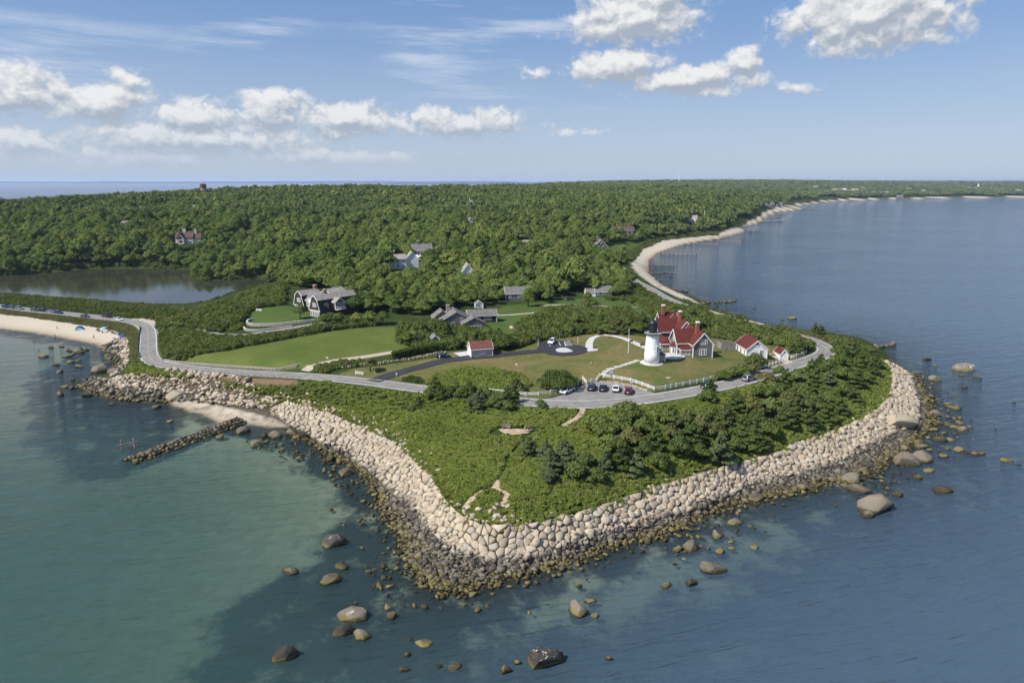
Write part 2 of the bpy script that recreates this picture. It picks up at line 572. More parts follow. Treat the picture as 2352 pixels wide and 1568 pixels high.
def water_material(name, deep, pond=False):
    m, t, out = base_mat(name)
    geo = t.new('ShaderNodeNewGeometry')
    pos = geo.outputs['Position']
    if pond:
        hgt = t.noise(pos, 0.5, 4, 0.6)
        bp = t.new('ShaderNodeBump'); bp.inputs['Strength'].default_value = 0.09; bp.inputs['Distance'].default_value = 0.3
        t.put(bp.inputs['Height'], hgt)
        rough = 0.03
    else:
        # swell trains coming in from the lower left, crossed by wind ripples
        rot = t.new('ShaderNodeVectorRotate', rotation_type='Z_AXIS'); t.put(rot.inputs['Vector'], pos); rot.inputs['Angle'].default_value = math.radians(-17)
        q = t.vmath('MULTIPLY', rot.outputs[0], (0.16, 1.0, 1.0))
        sw = t.noise(q, 0.27, 3, 0.55, 0.3)
        sw2 = t.noise(q, 0.80, 3, 0.6, 0.2)
        rp = t.noise(t.vmath('MULTIPLY', rot.outputs[0], (0.5, 1, 1)), 2.1, 4, 0.62)
        big = t.noise(t.vmath('MULTIPLY', pos, (0.5, 1, 1)), 0.02, 3, 0.6)
        patch = t.smooth(big, 0.35, 0.65, 0.6, 1.15)
        hgt = t.math('ADD', t.math('MULTIPLY', sw, 2.3), t.math('ADD', t.math('MULTIPLY', t.math('MULTIPLY', sw2, 1.9), patch), t.math('MULTIPLY', t.math('MULTIPLY', rp, 0.16), patch)))
        bp = t.new('ShaderNodeBump'); bp.inputs['Strength'].default_value = 1.0; bp.inputs['Distance'].default_value = 0.42
        t.put(bp.inputs['Height'], hgt)
        rough = 0.06
    nrm = bp.outputs[0]
    bp2 = t.new('ShaderNodeBump'); bp2.inputs['Strength'].default_value = 1.0 if not pond else 0.05; bp2.inputs['Distance'].default_value = 0.2 if not pond else 0.3
    t.put(bp2.inputs['Height'], hgt)
    fr = t.new('ShaderNodeFresnel'); fr.inputs['IOR'].default_value = 1.333; t.l.new(bp2.outputs[0], fr.inputs['Normal'])
    gl = t.new('ShaderNodeBsdfGlossy'); gl.inputs['Roughness'].default_value = rough; t.l.new(nrm, gl.inputs['Normal'])
    df = t.new('ShaderNodeBsdfDiffuse')
    t.l.new(nrm, df.inputs['Normal'])
    if pond:
        t.put(df.inputs['Color'], deep)
        body = df.outputs[0]
    else:
        green = attr(t, 'green')
        t.put(df.inputs['Color'], t.mix(green, deep, (0.038, 0.084, 0.076)))
        tr = t.new('ShaderNodeBsdfTransparent')
        t.put(tr.inputs['Color'], t.mix(attr(t, 'opac'), (0.97, 0.99, 0.97), (0.55, 0.80, 0.74)))
        mb = t.new('ShaderNodeMixShader')
        t.l.new(attr(t, 'opac'), mb.inputs[0]); t.l.new(tr.outputs[0], mb.inputs[1]); t.l.new(df.outputs[0], mb.inputs[2])
        body = mb.outputs[0]
    mx = t.new('ShaderNodeMixShader')
    t.l.new(fr.outputs[0], mx.inputs[0]); t.l.new(body, mx.inputs[1]); t.l.new(gl.outputs[0], mx.inputs[2])
    t.l.new(mx.outputs[0], out.inputs[0])
    return m


def rock_material(name, guano=0.0, pale=False, sea=False):
    """granite: pale and warm above the tide, black then olive weed in the tidal band; 'tone' varies stone by stone"""
    m, t, out = base_mat(name)
    geo = t.new('ShaderNodeNewGeometry')
    pos = geo.outputs['Position']
    z = t.sep(pos)[2]
    tone = attr(t, 'tone')
    n = t.noise(pos, 1.3, 5, 0.65)
    nf = t.noise(pos, 6.0, 4, 0.7)
    t2 = t.math('FRACT', t.math('MULTIPLY', tone, 7.31))
    t3 = t.math('FRACT', t.math('MULTIPLY', tone, 17.9))
    dry = t.mix(tone, (0.125, 0.10, 0.068), (0.205, 0.168, 0.118)) if sea else t.mix(tone, (0.325, 0.268, 0.190), (0.48, 0.412, 0.302))
    dry = t.mix(t.math('MULTIPLY', t.smooth(t2, 0.78, 0.98), 0.0 if sea else 0.5), dry, (0.42, 0.29, 0.21))
    dry = t.mix(t.math('MULTIPLY', t.smooth(t3, 0.85, 0.97), 0.45), dry, (0.37, 0.36, 0.34))
    dry = t.mix(t.math('MULTIPLY', t.smooth(n, 0.35, 0.7), 0.4), dry, (0.30, 0.235, 0.17))
    grey = t.mix(t.smooth(t.math('ADD', t.math('MULTIPLY', tone, 0.7), t.math('MULTIPLY', n, 0.5)), 0.25, 0.9), (0.040, 0.036, 0.030), (0.185, 0.160, 0.118))
    olive = t.mix(t.smooth(t.math('ADD', t.math('MULTIPLY', t2, 0.6), t.math('MULTIPLY', nf, 0.6)), 0.3, 0.85), (0.045, 0.036, 0.015), (0.175, 0.145, 0.050))
    weed = t.mix(nf, (0.012, 0.011, 0.006), (0.05, 0.038, 0.014))
    zz = t.math('ADD', z, t.math('MULTIPLY', t.math('SUBTRACT', n, 0.5), 0.9))
    zz = t.math('ADD', zz, t.math('MULTIPLY', t.math('SUBTRACT', t3, 0.5), 0.5))
    if pale:
        c = dry
    else:
        c = t.mix(t.smooth(zz, 1.9 if sea else 1.55, 3.2 if sea else 2.3), grey, dry)
        c = t.mix(t.smooth(zz, 1.0, 0.45), c, olive)
        c = t.mix(t.smooth(zz, 0.32, 0.05), c, weed)
    if guano:
        nz = t.sep(geo.outputs['Normal'])[2]
        g = t.math('MULTIPLY', t.smooth(t.noise(t.vmath('MULTIPLY', pos, (1, 1, 0.35)), 1.5, 5, 0.7), 0.56 - 0.1 * guano, 0.66), t.smooth(nz, 0.2, 0.7))
        c = t.mix(t.math('MULTIPLY', g, t.smooth(z, 0.7, 1.3)), c, (0.72, 0.70, 0.66))
    b = t.new('ShaderNodeBsdfPrincipled')
    t.put(b.inputs['Base Color'], c)
    b.inputs['Roughness'].default_value = 0.85
    b.inputs['Specular IOR Level'].default_value = 0.25
    bp = t.new('ShaderNodeBump'); bp.inputs['Strength'].default_value = 0.8; bp.inputs['Distance'].default_value = 0.18
    t.put(bp.inputs['Height'], t.math('ADD', n, t.math('MULTIPLY', nf, 0.35)))
    t.l.new(bp.outputs[0], b.inputs['Normal'])
    t.l.new(b.outputs[0], out.inputs[0])
    return m


M_ground = ground_material()
M_sea = water_material('sea_water', (0.066, 0.108, 0.148))
M_pond = water_material('pond_water', (0.045, 0.046, 0.030), pond=True)
M_rock = rock_material('granite_tidal')
M_guano = rock_material('granite_bird_stained', guano=0.15, sea=True)
M_searock = rock_material('granite_sea_boulder', sea=True)
M_pale = rock_material('granite_pale', pale=True)
M_farland = pbr('distant_wooded_land', (0.035, 0.05, 0.025), 0.95, 0.3, 0.004)
M_asphalt = pbr('asphalt_worn', (0.225, 0.215, 0.20), 0.9, 0.12, 0.35, bump=0.2, bscale=6, spec=0.2)
M_asphalt_new = pbr('asphalt_new', (0.034, 0.033, 0.038), 0.85, 0.14, 0.5, bump=0.2, bscale=6, spec=0.3)
M_concrete = pbr('concrete', (0.50, 0.485, 0.45), 0.85, 0.10, 0.9, spec=0.2)
M_pathsand = pbr('trodden_sand', (0.40, 0.31, 0.21), 0.95, 0.2, 1.2, spec=0.1, bump=0.4, bscale=2.0)
M_gravel = pbr('pale_gravel', (0.42, 0.37, 0.28), 0.95, 0.2, 1.6, spec=0.1)
M_line_white = pbr('road_paint_white', (0.74, 0.73, 0.70), 0.7, 0.15, 1.2, spec=0.3)
M_line_yellow = pbr('road_paint_yellow', (0.48, 0.37, 0.16), 0.7, 0.15, 1.2, spec=0.3)
M_white = pbr('white_paint', (0.78, 0.77, 0.74), 0.55, 0.05, 0.8, spec=0.4)
M_tower = pbr('whitewashed_iron', (0.80, 0.79, 0.76), 0.5, 0.05, 0.5, spec=0.4, col2=(0.70, 0.685, 0.65))
M_black = pbr('black_painted_iron', (0.018, 0.018, 0.022), 0.4, 0.2, 2.0, spec=0.5)
M_glass = pbr('window_glass', (0.025, 0.03, 0.036), 0.08, 0.3, 0.6, spec=0.8)
M_redroof = pbr('red_asphalt_shingle', (0.108, 0.028, 0.024), 0.9, 0.2, 1.4, spec=0.15, bump=0.5, bscale=5, stretch=(1, 1, 2))
M_redroof2 = pbr('faded_red_shingle', (0.175, 0.068, 0.055), 0.9, 0.18, 1.4, spec=0.15, bump=0.5, bscale=5)
M_reddoor = pbr('red_door_paint', (0.30, 0.02, 0.02), 0.45, 0.08, 1.0)
M_grayshingle = pbr('grey_cedar_shingle', (0.155, 0.15, 0.145), 0.9, 0.2, 2.2, spec=0.15, bump=0.5, bscale=8, stretch=(1, 1, 3))
M_brownshingle = pbr('dark_brown_shingle', (0.058, 0.042, 0.033), 0.9, 0.25, 2.2, spec=0.15, bump=0.5, bscale=8, stretch=(1, 1, 3))
M_woodroof = pbr('weathered_cedar_roof', (0.30, 0.27, 0.24), 0.95, 0.18, 1.1, spec=0.1, bump=0.5, bscale=6)
M_grayroof = pbr('grey_shingle_roof', (0.175, 0.165, 0.155), 0.95, 0.18, 1.1, spec=0.1, bump=0.5, bscale=6)
M_brownroof = pbr('brown_tile_roof', (0.115, 0.075, 0.06), 0.9, 0.2, 1.1, spec=0.15)
M_brick = pbr('chimney_brick', (0.27, 0.105, 0.07), 0.9, 0.25, 3.0, spec=0.15, bump=0.3)
M_cream = pbr('cream_stucco', (0.66, 0.60, 0.48), 0.85, 0.08, 0.8, spec=0.2)
M_timber = pbr('dark_timber', (0.045, 0.032, 0.025), 0.8, 0.2, 1.5)
M_graywood = pbr('weathered_wood', (0.26, 0.235, 0.205), 0.9, 0.2, 2.5, spec=0.15, stretch=(1, 1, 0.3), rnd=0.15)
M_brownwood = pbr('brown_rail_wood', (0.115, 0.085, 0.06), 0.9, 0.25, 2.0, spec=0.15, rnd=0.15)
M_stonewall = pbr('mortared_stone', (0.36, 0.32, 0.26), 0.9, 0.3, 2.4, spec=0.15, bump=0.8, bscale=3)
M_bark = pbr('bark', (0.085, 0.07, 0.055), 0.95, 0.3, 2.0, spec=0.1)
M_deadwood = pbr('bleached_dead_wood', (0.33, 0.30, 0.26), 0.9, 0.2, 2.0, spec=0.1)
M_tyre = pbr('rubber', (0.016, 0.016, 0.017), 0.85, 0.1, 3.0, spec=0.3)
M_rim = pbr('alloy_rim', (0.45, 0.45, 0.46), 0.3, 0.05, 3.0, metal=0.9)
M_carglass = pbr('car_glass', (0.012, 0.014, 0.017), 0.05, 0.1, 1.0, spec=0.9)
M_lamp = pbr('clear_lamp_lens', (0.7, 0.7, 0.68), 0.15, 0.05, 1.0, spec=0.8)
M_taillamp = pbr('red_lamp_lens', (0.35, 0.01, 0.01), 0.2, 0.05, 1.0, spec=0.7)
M_steel = pbr('galvanised_steel', (0.42, 0.43, 0.44), 0.5, 0.1, 2.0, metal=0.5)
M_sign = pbr('grey_sign_panel', (0.40, 0.42, 0.45), 0.45, 0.06, 1.0)
M_blue = pbr('blue_nylon', (0.025, 0.09, 0.42), 0.6, 0.1, 1.0)
M_aqua = pbr('aqua_nylon', (0.20, 0.55, 0.62), 0.6, 0.1, 1.0)
M_skin = pbr('skin', (0.42, 0.25, 0.17), 0.6, 0.06, 3.0)
M_hair = pbr('hair', (0.05, 0.03, 0.02), 0.7, 0.1, 3.0)
M_towerbrick = pbr('tower_brown_brick', (0.20, 0.105, 0.075), 0.9, 0.2, 0.8)
M_towerstone = pbr('tower_buff_stone', (0.38, 0.32, 0.24), 0.9, 0.15, 0.8)
M_darkbin = pbr('dark_blue_bin', (0.02, 0.03, 0.055), 0.5, 0.1, 2.0)
L_oak = leaf_mat('leaves_oak', (0.070, 0.106, 0.028), (0.195, 0.245, 0.066), (0.235, 0.250, 0.062))
L_far = leaf_mat('leaves_far_wood', (0.074, 0.108, 0.034), (0.192, 0.238, 0.074), (0.225, 0.240, 0.070))
L_pine = leaf_mat('needles_cedar', (0.056, 0.084, 0.024), (0.135, 0.168, 0.050), (0.12, 0.122, 0.05), 0.2)
L_spruce = leaf_mat('needles_grey_green', (0.072, 0.096, 0.042), (0.140, 0.165, 0.072), None, 0.18)
L_shrub = leaf_mat('leaves_bank_shrub', (0.130, 0.172, 0.032), (0.245, 0.280, 0.068), (0.21, 0.21, 0.07), 0.32)
L_bush = leaf_mat('leaves_bush', (0.068, 0.098, 0.026), (0.165, 0.195, 0.055), (0.165, 0.145, 0.06), 0.28)
L_bright = leaf_mat('leaves_bright_maple', (0.110, 0.160, 0.028), (0.190, 0.240, 0.050), None, 0.3)
L_hedge = leaf_mat('leaves_hedge', (0.046, 0.070, 0.020), (0.098, 0.125, 0.036), None, 0.2)
L_grass = leaf_mat('beach_grass', (0.125, 0.135, 0.050), (0.235, 0.225, 0.105), (0.27, 0.235, 0.13), 0.25)
L_purple = leaf_mat('leaves_copper_beech', (0.040, 0.020, 0.018), (0.07, 0.036, 0.03), None, 0.2)
# ---------------------------------------------------------------- the lie of the land
# shoreline, walked from the sandy beach on the left round the point to the far eastern beach (photo positions at sea level)
SHORE_PX = [(-400, 715), (-150, 738), (0, 755), (75, 764), (150, 777), (221, 791), (234, 800), (236, 809), (246, 822), (262, 835), (258, 848), (246, 860), (216, 866), (180, 884),
            (187, 894), (206, 905), (242, 914), (281, 920), (337, 924), (381, 922), (399, 933), (441, 946), (463, 951), (493, 966), (505, 972), (540, 974), (553, 973),
            (580, 975), (620, 980), (654, 981), (688, 988), (708, 1008), (735, 1032), (765, 1052), (805, 1066), (822, 1082), (850, 1100), (868, 1120), (877, 1168),
            (902, 1205), (936, 1255), (936, 1274), (949, 1302), (971, 1340), (1014, 1355), (1052, 1362), (1108, 1352), (1152, 1335), (1202, 1321), (1264, 1309),
            (1314, 1295), (1352, 1280), (1389, 1265), (1436, 1246), (1499, 1234), (1562, 1212), (1612, 1187), (1663, 1166), (1723, 1153), (1777, 1140), (1831, 1130),
            (1864, 1119), (1918, 1109), (1960, 1108), (1982, 1092), (2025, 1072), (2040, 1054), (2082, 1032), (2105, 1002), (2133, 985), (2138, 965), (2130, 931), (2119, 898),
            (2099, 857), (2066, 838), (2045, 822), (2020, 796), (1975, 775), (1900, 763), (1830, 758), (1771, 750), (1742, 743), (1701, 728), (1668, 722), (1627, 706), (1602, 685), (1560, 672), (1544, 664), (1523, 656),
            (1502, 639), (1490, 627), (1490, 610), (1490, 598), (1511, 581), (1540, 571), (1564, 563), (1627, 552), (1647, 550), (1668, 544), (1693, 538), (1714, 530), (1697, 523),
            (1709, 519), (1743, 513), (1751, 507), (1763, 497), (1788, 488), (1825, 484), (1840, 480), (1829, 474), (1867, 468), (1916, 463), (1999, 460), (2123, 457),
            (2248, 455), (2347, 454), (2600, 452)]
SHORE = [P(x, y, 0).xy for x, y in SHORE_PX]
LAND = [tuple(p) for p in SHORE] + [(6000, 3000), (14000, 5200), (26000, 9000), (26000, 21000), (3500, 21000), (1500, 9000), (500, 5200), (60, 3400), (-420, 2350), (-900, 1750), (-1200, 1500), (-1600, 1250), (-2300, 900), (-2300, 420)]

# sea wall of armour stone: matched points (foot, crest)
REVET = [((620, 945), (632, 918), 3.6), ((688, 981), (695, 926), 4.2), ((755, 1015), (775, 938), 4.6), ((822, 1049), (850, 966), 4.8), ((870, 1085), (915, 996), 5.0), ((915, 1128), (960, 1045), 5.0),
         ((952, 1156), (1000, 1098), 5.0), ((992, 1202), (1030, 1155), 5.0), ((1030, 1243), (1075, 1195), 5.0), ((1092, 1271), (1125, 1211), 5.0), ((1139, 1284), (1165, 1213), 5.0),
         ((1190, 1276), (1200, 1208), 5.0), ((1264, 1266), (1245, 1202), 5.0), ((1327, 1240), (1290, 1187), 5.0), ((1421, 1209), (1375, 1165), 5.0), ((1483, 1190), (1440, 1143), 5.0),
         ((1561, 1171), (1515, 1118), 4.8), ((1646, 1140), (1600, 1093), 4.8), ((1730, 1103), (1690, 1066), 4.6), ((1831, 1082), (1780, 1043), 4.6), ((1898, 1066), (1840, 1016), 4.5), ((1965, 1032), (1910, 993), 4.5),
         ((2032, 999), (1975, 966), 4.5), ((2092, 972), (2015, 940), 4.4), ((2101, 938), (2040, 908), 4.3), ((2097, 901), (2049, 874), 4.2), ((2086, 867), (2046, 850), 4.1), ((2062, 841), (2030, 829), 4.0)]
REV_FOOT = [P(a[0], a[1], 1.5) for a, b, h in REVET]
REV_TOP = [P(b[0], b[1], h) for a, b, h in REVET]

ROAD_PX = [(-260, 679, 2.4), (-120, 690, 2.4), (0, 703.5, 2.5), (75, 713, 2.6), (150, 720.5, 2.7), (244, 731, 3.0), (300, 738, 3.3), (326, 746, 3.5), (338, 757, 3.7), (341, 775, 4.0), (340, 800, 4.4), (343, 818, 4.8), (356, 832, 5.1),
           (385, 839.5, 5.5), (440, 846.5, 6.1), (526, 854, 7.0), (600, 858.5, 7.7), (676, 862.5, 8.5), (726, 866, 9.0), (776, 870, 9.4), (863, 880, 10.0), (940, 890, 10.3), (1027, 901, 10.6), (1120, 914, 10.8), (1202, 923, 11.0), (1270, 928, 11.1),
           (1340, 929, 11.2), (1415, 926, 11.4), (1503, 914.5, 11.6), (1570, 903.5, 11.7), (1640, 890, 11.8), (1703, 875.5, 11.8), (1750, 862.5, 11.6), (1790, 849.5, 11.2), (1833, 835, 10.5), (1872, 823, 9.7), (1895, 811, 8.9),
           (1897, 800, 8.4), (1880, 789, 8.1), (1855, 778, 7.9), (1815, 768, 7.6), (1760, 753, 7.0), (1700, 738, 6.4), (1640, 722, 5.8), (1590, 707, 5.4), (1555, 696, 5.1), (1520, 680, 4.7), (1490, 662, 4.3), (1462, 648, 4.0), (1440, 632, 3.8), (1425, 615, 3.8)]

CTRL = []   # x, y, h control points


def c_px(x, y, h):
    p = P(x, y, h); CTRL.append((p.x, p.y, h))


for x, y in SHORE_PX[2:-30:2]:
    c_px(x, y, 0.0)
for a, b in zip(REV_FOOT, REV_TOP):
    CTRL.append((a.x, a.y, 1.1)); CTRL.append((b.x, b.y, b.z - 0.25))
for x, y, h in ROAD_PX:
    c_px(x, y, h)
for x, y, h in [
        (1338, 890, 11.3), (1400, 885, 11.5), (1470, 900, 11.6), (1300, 905, 11.2),                         # car park
        (1497, 832, 14.0), (1545, 822, 13.9), (1613, 822, 13.6), (1530, 790, 14.0), (1725, 822, 12.6), (1793, 815, 11.6), (1560, 850, 13.2), (1620, 850, 12.8),
        (1430, 850, 12.9), (1380, 850, 12.3), (1299, 805, 12.2), (1354, 790, 12.6), (1440, 780, 13.4), (1280, 783, 12.2), (1177, 812, 11.6), (1102, 820, 11.2), (1027, 827, 10.8), (952, 846, 10.4), (889, 864, 10.1),
        (1105, 820, 11.2), (1280, 850, 11.9), (1150, 860, 11.3), (1050, 860, 10.9), (1000, 815, 10.9), (850, 852, 9.8), (1180, 780, 11.2), (1230, 740, 10.6), (1330, 720, 10.0), (1420, 735, 11.4), (1480, 745, 12.2),
        (1560, 720, 9.5), (1650, 745, 8.8), (1750, 775, 9.0), (1560, 745, 11.5), (1640, 775, 11.2),
        (1150, 990, 9.2), (1250, 1000, 9.2), (1139, 1118, 6.2), (1165, 1060, 7.6), (1000, 960, 8.0), (900, 930, 7.8), (1050, 1010, 7.6), (1300, 1060, 7.9), (1400, 1030, 9.0), (1500, 1000, 9.6), (1600, 985, 9.6), (1700, 950, 9.8), (1800, 920, 9.8), (1900, 890, 9.0), (1980, 870, 7.4), (1950, 930, 6.6), (1850, 970, 7.0), (1700, 1020, 6.8), (1560, 1060, 7.0), (1950, 830, 7.4), (1990, 845, 6.0),
        (640, 895, 6.2), (560, 880, 5.2), (500, 872, 4.8), (440, 872, 3.6), (385, 872, 3.2), (301, 864, 3.0), (560, 915, 2.6), (480, 905, 2.2), (400, 895, 2.0), (320, 895, 1.6), (250, 890, 1.4), (560, 945, 1.4), (600, 955, 1.4), (620, 965, 1.2), (540, 955, 1.4), (680, 975, 1.2),
        (290, 810, 1.8), (300, 780, 2.6), (285, 840, 1.6), (310, 830, 3.2), (240, 785, 1.2), (180, 762, 1.4), (100, 745, 1.5), (0, 735, 1.5), (250, 757, 2.2), (120, 730, 2.4), (0, 715, 2.5),
        (120, 692, 3.2), (250, 703, 3.4), (350, 715, 3.8), (0, 685, 3.0), (60, 676, 1.8), (200, 685, 2.0), (330, 695, 2.0),
        (420, 790, 6.5), (440, 755, 6.6), (500, 790, 8.4), (526, 835, 7.8), (640, 840, 9.2), (640, 790, 9.8), (770, 765, 11.0), (860, 755, 11.2), (900, 800, 10.6), (800, 810, 10.2), (710, 840, 9.4),
        (501, 768, 7.6), (583, 766, 9.0), (660, 754, 10.2), (733, 744, 11.4), (566, 745, 9.6), (651, 752, 10.2), (600, 725, 11.4), (680, 735, 12.0), (730, 722, 12.2), (640, 705, 12.2), (800, 728, 12.2), (575, 712, 11.2),
        (520, 700, 7.0), (470, 715, 6.0), (560, 678, 7.5), (600, 665, 6.0), (650, 655, 5.5), (720, 660, 9.0), (880, 720, 11.5), (960, 745, 11.0), (1060, 745, 10.6), (1003, 730, 10.8), (1120, 740, 10.4), (1160, 720, 9.8), (1200, 700, 9.4), (1300, 690, 8.6), (1390, 680, 8.0), (1450, 700, 7.6), (1400, 650, 7.5),
        (1430, 600, 5.0), (1385, 578, 6.5), (1460, 575, 3.4), (1500, 562, 3.0), (1400, 620, 6.0), (1100, 650, 12.0), (1000, 640, 13.0), (900, 640, 13.5), (800, 650, 11.0),
        # pond basin and its banks
        (100, 650, 0.6), (250, 650, 0.6), (400, 660, 0.6), (500, 670, 0.6), (560, 655, 0.6), (300, 625, 0.8), (0, 655, 0.6), (-200, 650, 0.8), (-200, 690, 2.0),
        (100, 622, 2.6), (300, 608, 3.0), (450, 608, 3.2), (520, 627, 3.0), (600, 624, 4.0), (0, 624, 2.6)]:
    c_px(x, y, h)
for X, Y, h in [(-330, 560, 16), (-200, 600, 15), (0, 560, 17), (100, 520, 14), (-100, 480, 14), (-500, 620, 18), (-450, 760, 26), (-200, 800, 28), (100, 800, 26), (300, 900, 20), (330, 760, 12), (230, 640, 9),
                (-780, 980, 26), (-640, 1040, 32), (-495, 1080, 42), (-300, 1150, 42), (-330, 1300, 44), (-80, 1600, 44), (-560, 1300, 32), (-900, 1150, 22), (-750, 1450, 16), (-1300, 900, 18), (-400, 1800, 26), (0, 2400, 26), (-1100, 700, 14),
                (200, 1200, 30), (450, 1300, 26), (160, 2200, 48), (600, 1900, 34), (900, 2300, 18), (760, 1650, 12), (1500, 2900, 10), (850, 4000, 60), (1500, 4500, 56), (2000, 5000, 64), (2400, 3800, 18), (3200, 5200, 40), (3200, 6200, 54), (4500, 4600, 14), (5300, 7000, 46), (9000, 8000, 45),
                (700, 6000, 50), (3000, 9000, 62), (9000, 14000, 70), (4000, 16000, 66), (20000, 12000, 60), (300, 4200, 44), (250, 3200, 40), (2900, 3300, 6), (1900, 2700, 6), (6000, 4200, 14), (1000, 1900, 9)]:
    CTRL.append((X, Y, h))
CT = np.array(CTRL)
_c2 = 5.0 ** 2


def _phi(dx, dy):
    return np.sqrt(dx * dx + dy * dy + _c2)


_A = _phi(CT[:, None, 0] - CT[None, :, 0], CT[:, None, 1] - CT[None, :, 1])
_A[np.diag_indices(len(CT))] -= 2.0          # a little smoothing
_n = len(CT)
_M = np.zeros((_n + 1, _n + 1)); _M[:_n, :_n] = _A; _M[:_n, _n] = 1; _M[_n, :_n] = 1
_w = np.linalg.solve(_M, np.append(CT[:, 2], 0))
POND_PX = [(-300, 640), (-100, 640), (0, 634), (67, 630), (195, 617), (336, 615), (447, 618.5), (440, 634), (470, 645), (524, 644), (605, 637), (640, 644), (600, 655), (556, 670), (528, 685), (495, 704), (470, 711), (430, 713), (380, 709), (309, 702), (200, 690), (120, 688), (50, 681), (0, 677), (-100, 670), (-300, 662)]
POND_Z = 1.2
POND = [tuple(P(x, y, POND_Z).xy) for x, y in POND_PX]


def rbf(x, y):
    x = np.asarray(x, dtype=np.float32); y = np.asarray(y, dtype=np.float32)
    o = np.full(x.shape, _w[_n], dtype=np.float32)
    buf = np.empty(x.shape, dtype=np.float32)
    for i in range(_n):
        dx = x - np.float32(CT[i, 0]); dy = y - np.float32(CT[i, 1])
        np.multiply(dx, dx, out=buf); buf += dy * dy; buf += np.float32(_c2)
        np.sqrt(buf, out=buf); buf *= np.float32(_w[i]); o += buf
    return o


def ticks(lo, dense0, dense1, hi, step, ratio):
    t = list(np.arange(dense0, dense1, step))
    a = t[-1]; s = step
    while a < hi:
        s *= ratio; a += s; t.append(a)
    a = t[0]; s = step
    while a > lo:
        s *= ratio; a -= s; t.insert(0, a)
    return np.array(t)


GX = ticks(-36000, -135, 160, 36000, 1.35, 1.032)
GY = ticks(-900, 88, 330, 36000, 1.35, 1.032)
XX, YY = np.meshgrid(GX, GY)
LANDD = seg_dist(XX, YY, LAND)
_in = in_poly(XX, YY, LAND)
LANDD = np.where(_in, LANDD, -LANDD)
PONDD = np.where(in_poly(XX, YY, POND), 1, -1) * seg_dist(XX, YY, POND)
hh = rbf(XX, YY)
hl = np.maximum(hh, 0.35) * np.clip(LANDD / np.clip((YY - 380) * 0.14, 2.5, 70.0), 0, 1) + 0.02
hl = np.where(LANDD > 4, np.maximum(hl, 0.5), hl)
# pond basin
hl = np.where(PONDD > 0, POND_Z - 0.15 - np.minimum(PONDD * 0.1, 1.2), np.where(PONDD > -8, np.maximum(hl, POND_Z + 0.1 - PONDD * 0.02), hl))
dep = -LANDD
# the western bay shelves gently over sand, the point drops off over boulders
west = 1 / (1 + np.exp((XX + 12) / 9.0)) 
hs = -(0.35 * (1 - np.exp(-dep / 3)) + dep * (0.035 + 0.03 * (1 - west)))
hs = np.maximum(hs, -9)
GZ = np.where(_in, hl, hs).astype(np.float32)
# gentle lumps on land
GZ += np.where(_in & (LANDD > 6) & (PONDD < -3), 0.12 * np.sin(XX * 0.35 + 1.3 * np.sin(YY * 0.21)) * np.sin(YY * 0.31 + XX * 0.11), 0).astype(np.float32)

# the road lies on a level bench cut into the slope
_rl = np.array(catmull([tuple(P(x, y, h)) for x, y, h in ROAD_PX], 1.5))
_i0, _i1 = np.searchsorted(GX, [_rl[:, 0].min() - 12, _rl[:, 0].max() + 12]); _j0, _j1 = np.searchsorted(GY, [_rl[:, 1].min() - 12, _rl[:, 1].max() + 12])
_sx, _sy = XX[_j0:_j1, _i0:_i1], YY[_j0:_j1, _i0:_i1]
_bd = np.full(_sx.shape, 1e9, np.float32); _bh = np.zeros(_sx.shape, np.float32)
for _p in _rl:
    _d = (_sx - _p[0]) ** 2 + (_sy - _p[1]) ** 2
    _m = _d < _bd; _bd[_m] = _d[_m]; _bh[_m] = _p[2]
_f = np.clip((9.5 - np.sqrt(_bd)) / 4.5, 0, 1); _f = _f * _f * (3 - 2 * _f)
GZ[_j0:_j1, _i0:_i1] = GZ[_j0:_j1, _i0:_i1] * (1 - _f) + _bh * _f


def Z(x, y):
    """terrain height, bilinear on the ground sheet"""
    x = np.asarray(x, dtype=float); y = np.asarray(y, dtype=float)
    i = np.clip(np.searchsorted(GX, x) - 1, 0, len(GX) - 2); j = np.clip(np.searchsorted(GY, y) - 1, 0, len(GY) - 2)
    fx = np.clip((x - GX[i]) / (GX[i + 1] - GX[i]), 0, 1); fy = np.clip((y - GY[j]) / (GY[j + 1] - GY[j]), 0, 1)
    return (GZ[j, i] * (1 - fx) * (1 - fy) + GZ[j, i + 1] * fx * (1 - fy) + GZ[j + 1, i] * (1 - fx) * fy + GZ[j + 1, i + 1] * fx * fy)


def shore_d(x, y):
    i = np.clip(np.searchsorted(GX, x) - 1, 0, len(GX) - 2); j = np.clip(np.searchsorted(GY, y) - 1, 0, len(GY) - 2)
    return LANDD[j, i]


def G(x, y):
    """photo position -> first point where the line of sight meets the ground"""
    r = ray(x, y)
    t = np.concatenate([np.linspace(60, 800, 700), np.geomspace(801, 30000, 500)])
    px, py, pz = r.x * t, r.y * t, CAM_H + r.z * t
    below = pz < np.maximum(Z(px, py), 0)
    k = int(np.argmax(below))
    if not below[k]:
        return P(x, y, 0)
    a, b = t[max(k - 1, 0)], t[k]
    for _ in range(18):
        m = (a + b) / 2
        if CAM_H + r.z * m < max(float(Z(r.x * m, r.y * m)), 0): b = m
        else: a = m
    return Vector((r.x * b, r.y * b, float(Z(r.x * b, r.y * b))))


def gp(pts):
    return [tuple(G(*p).xy) for p in pts]


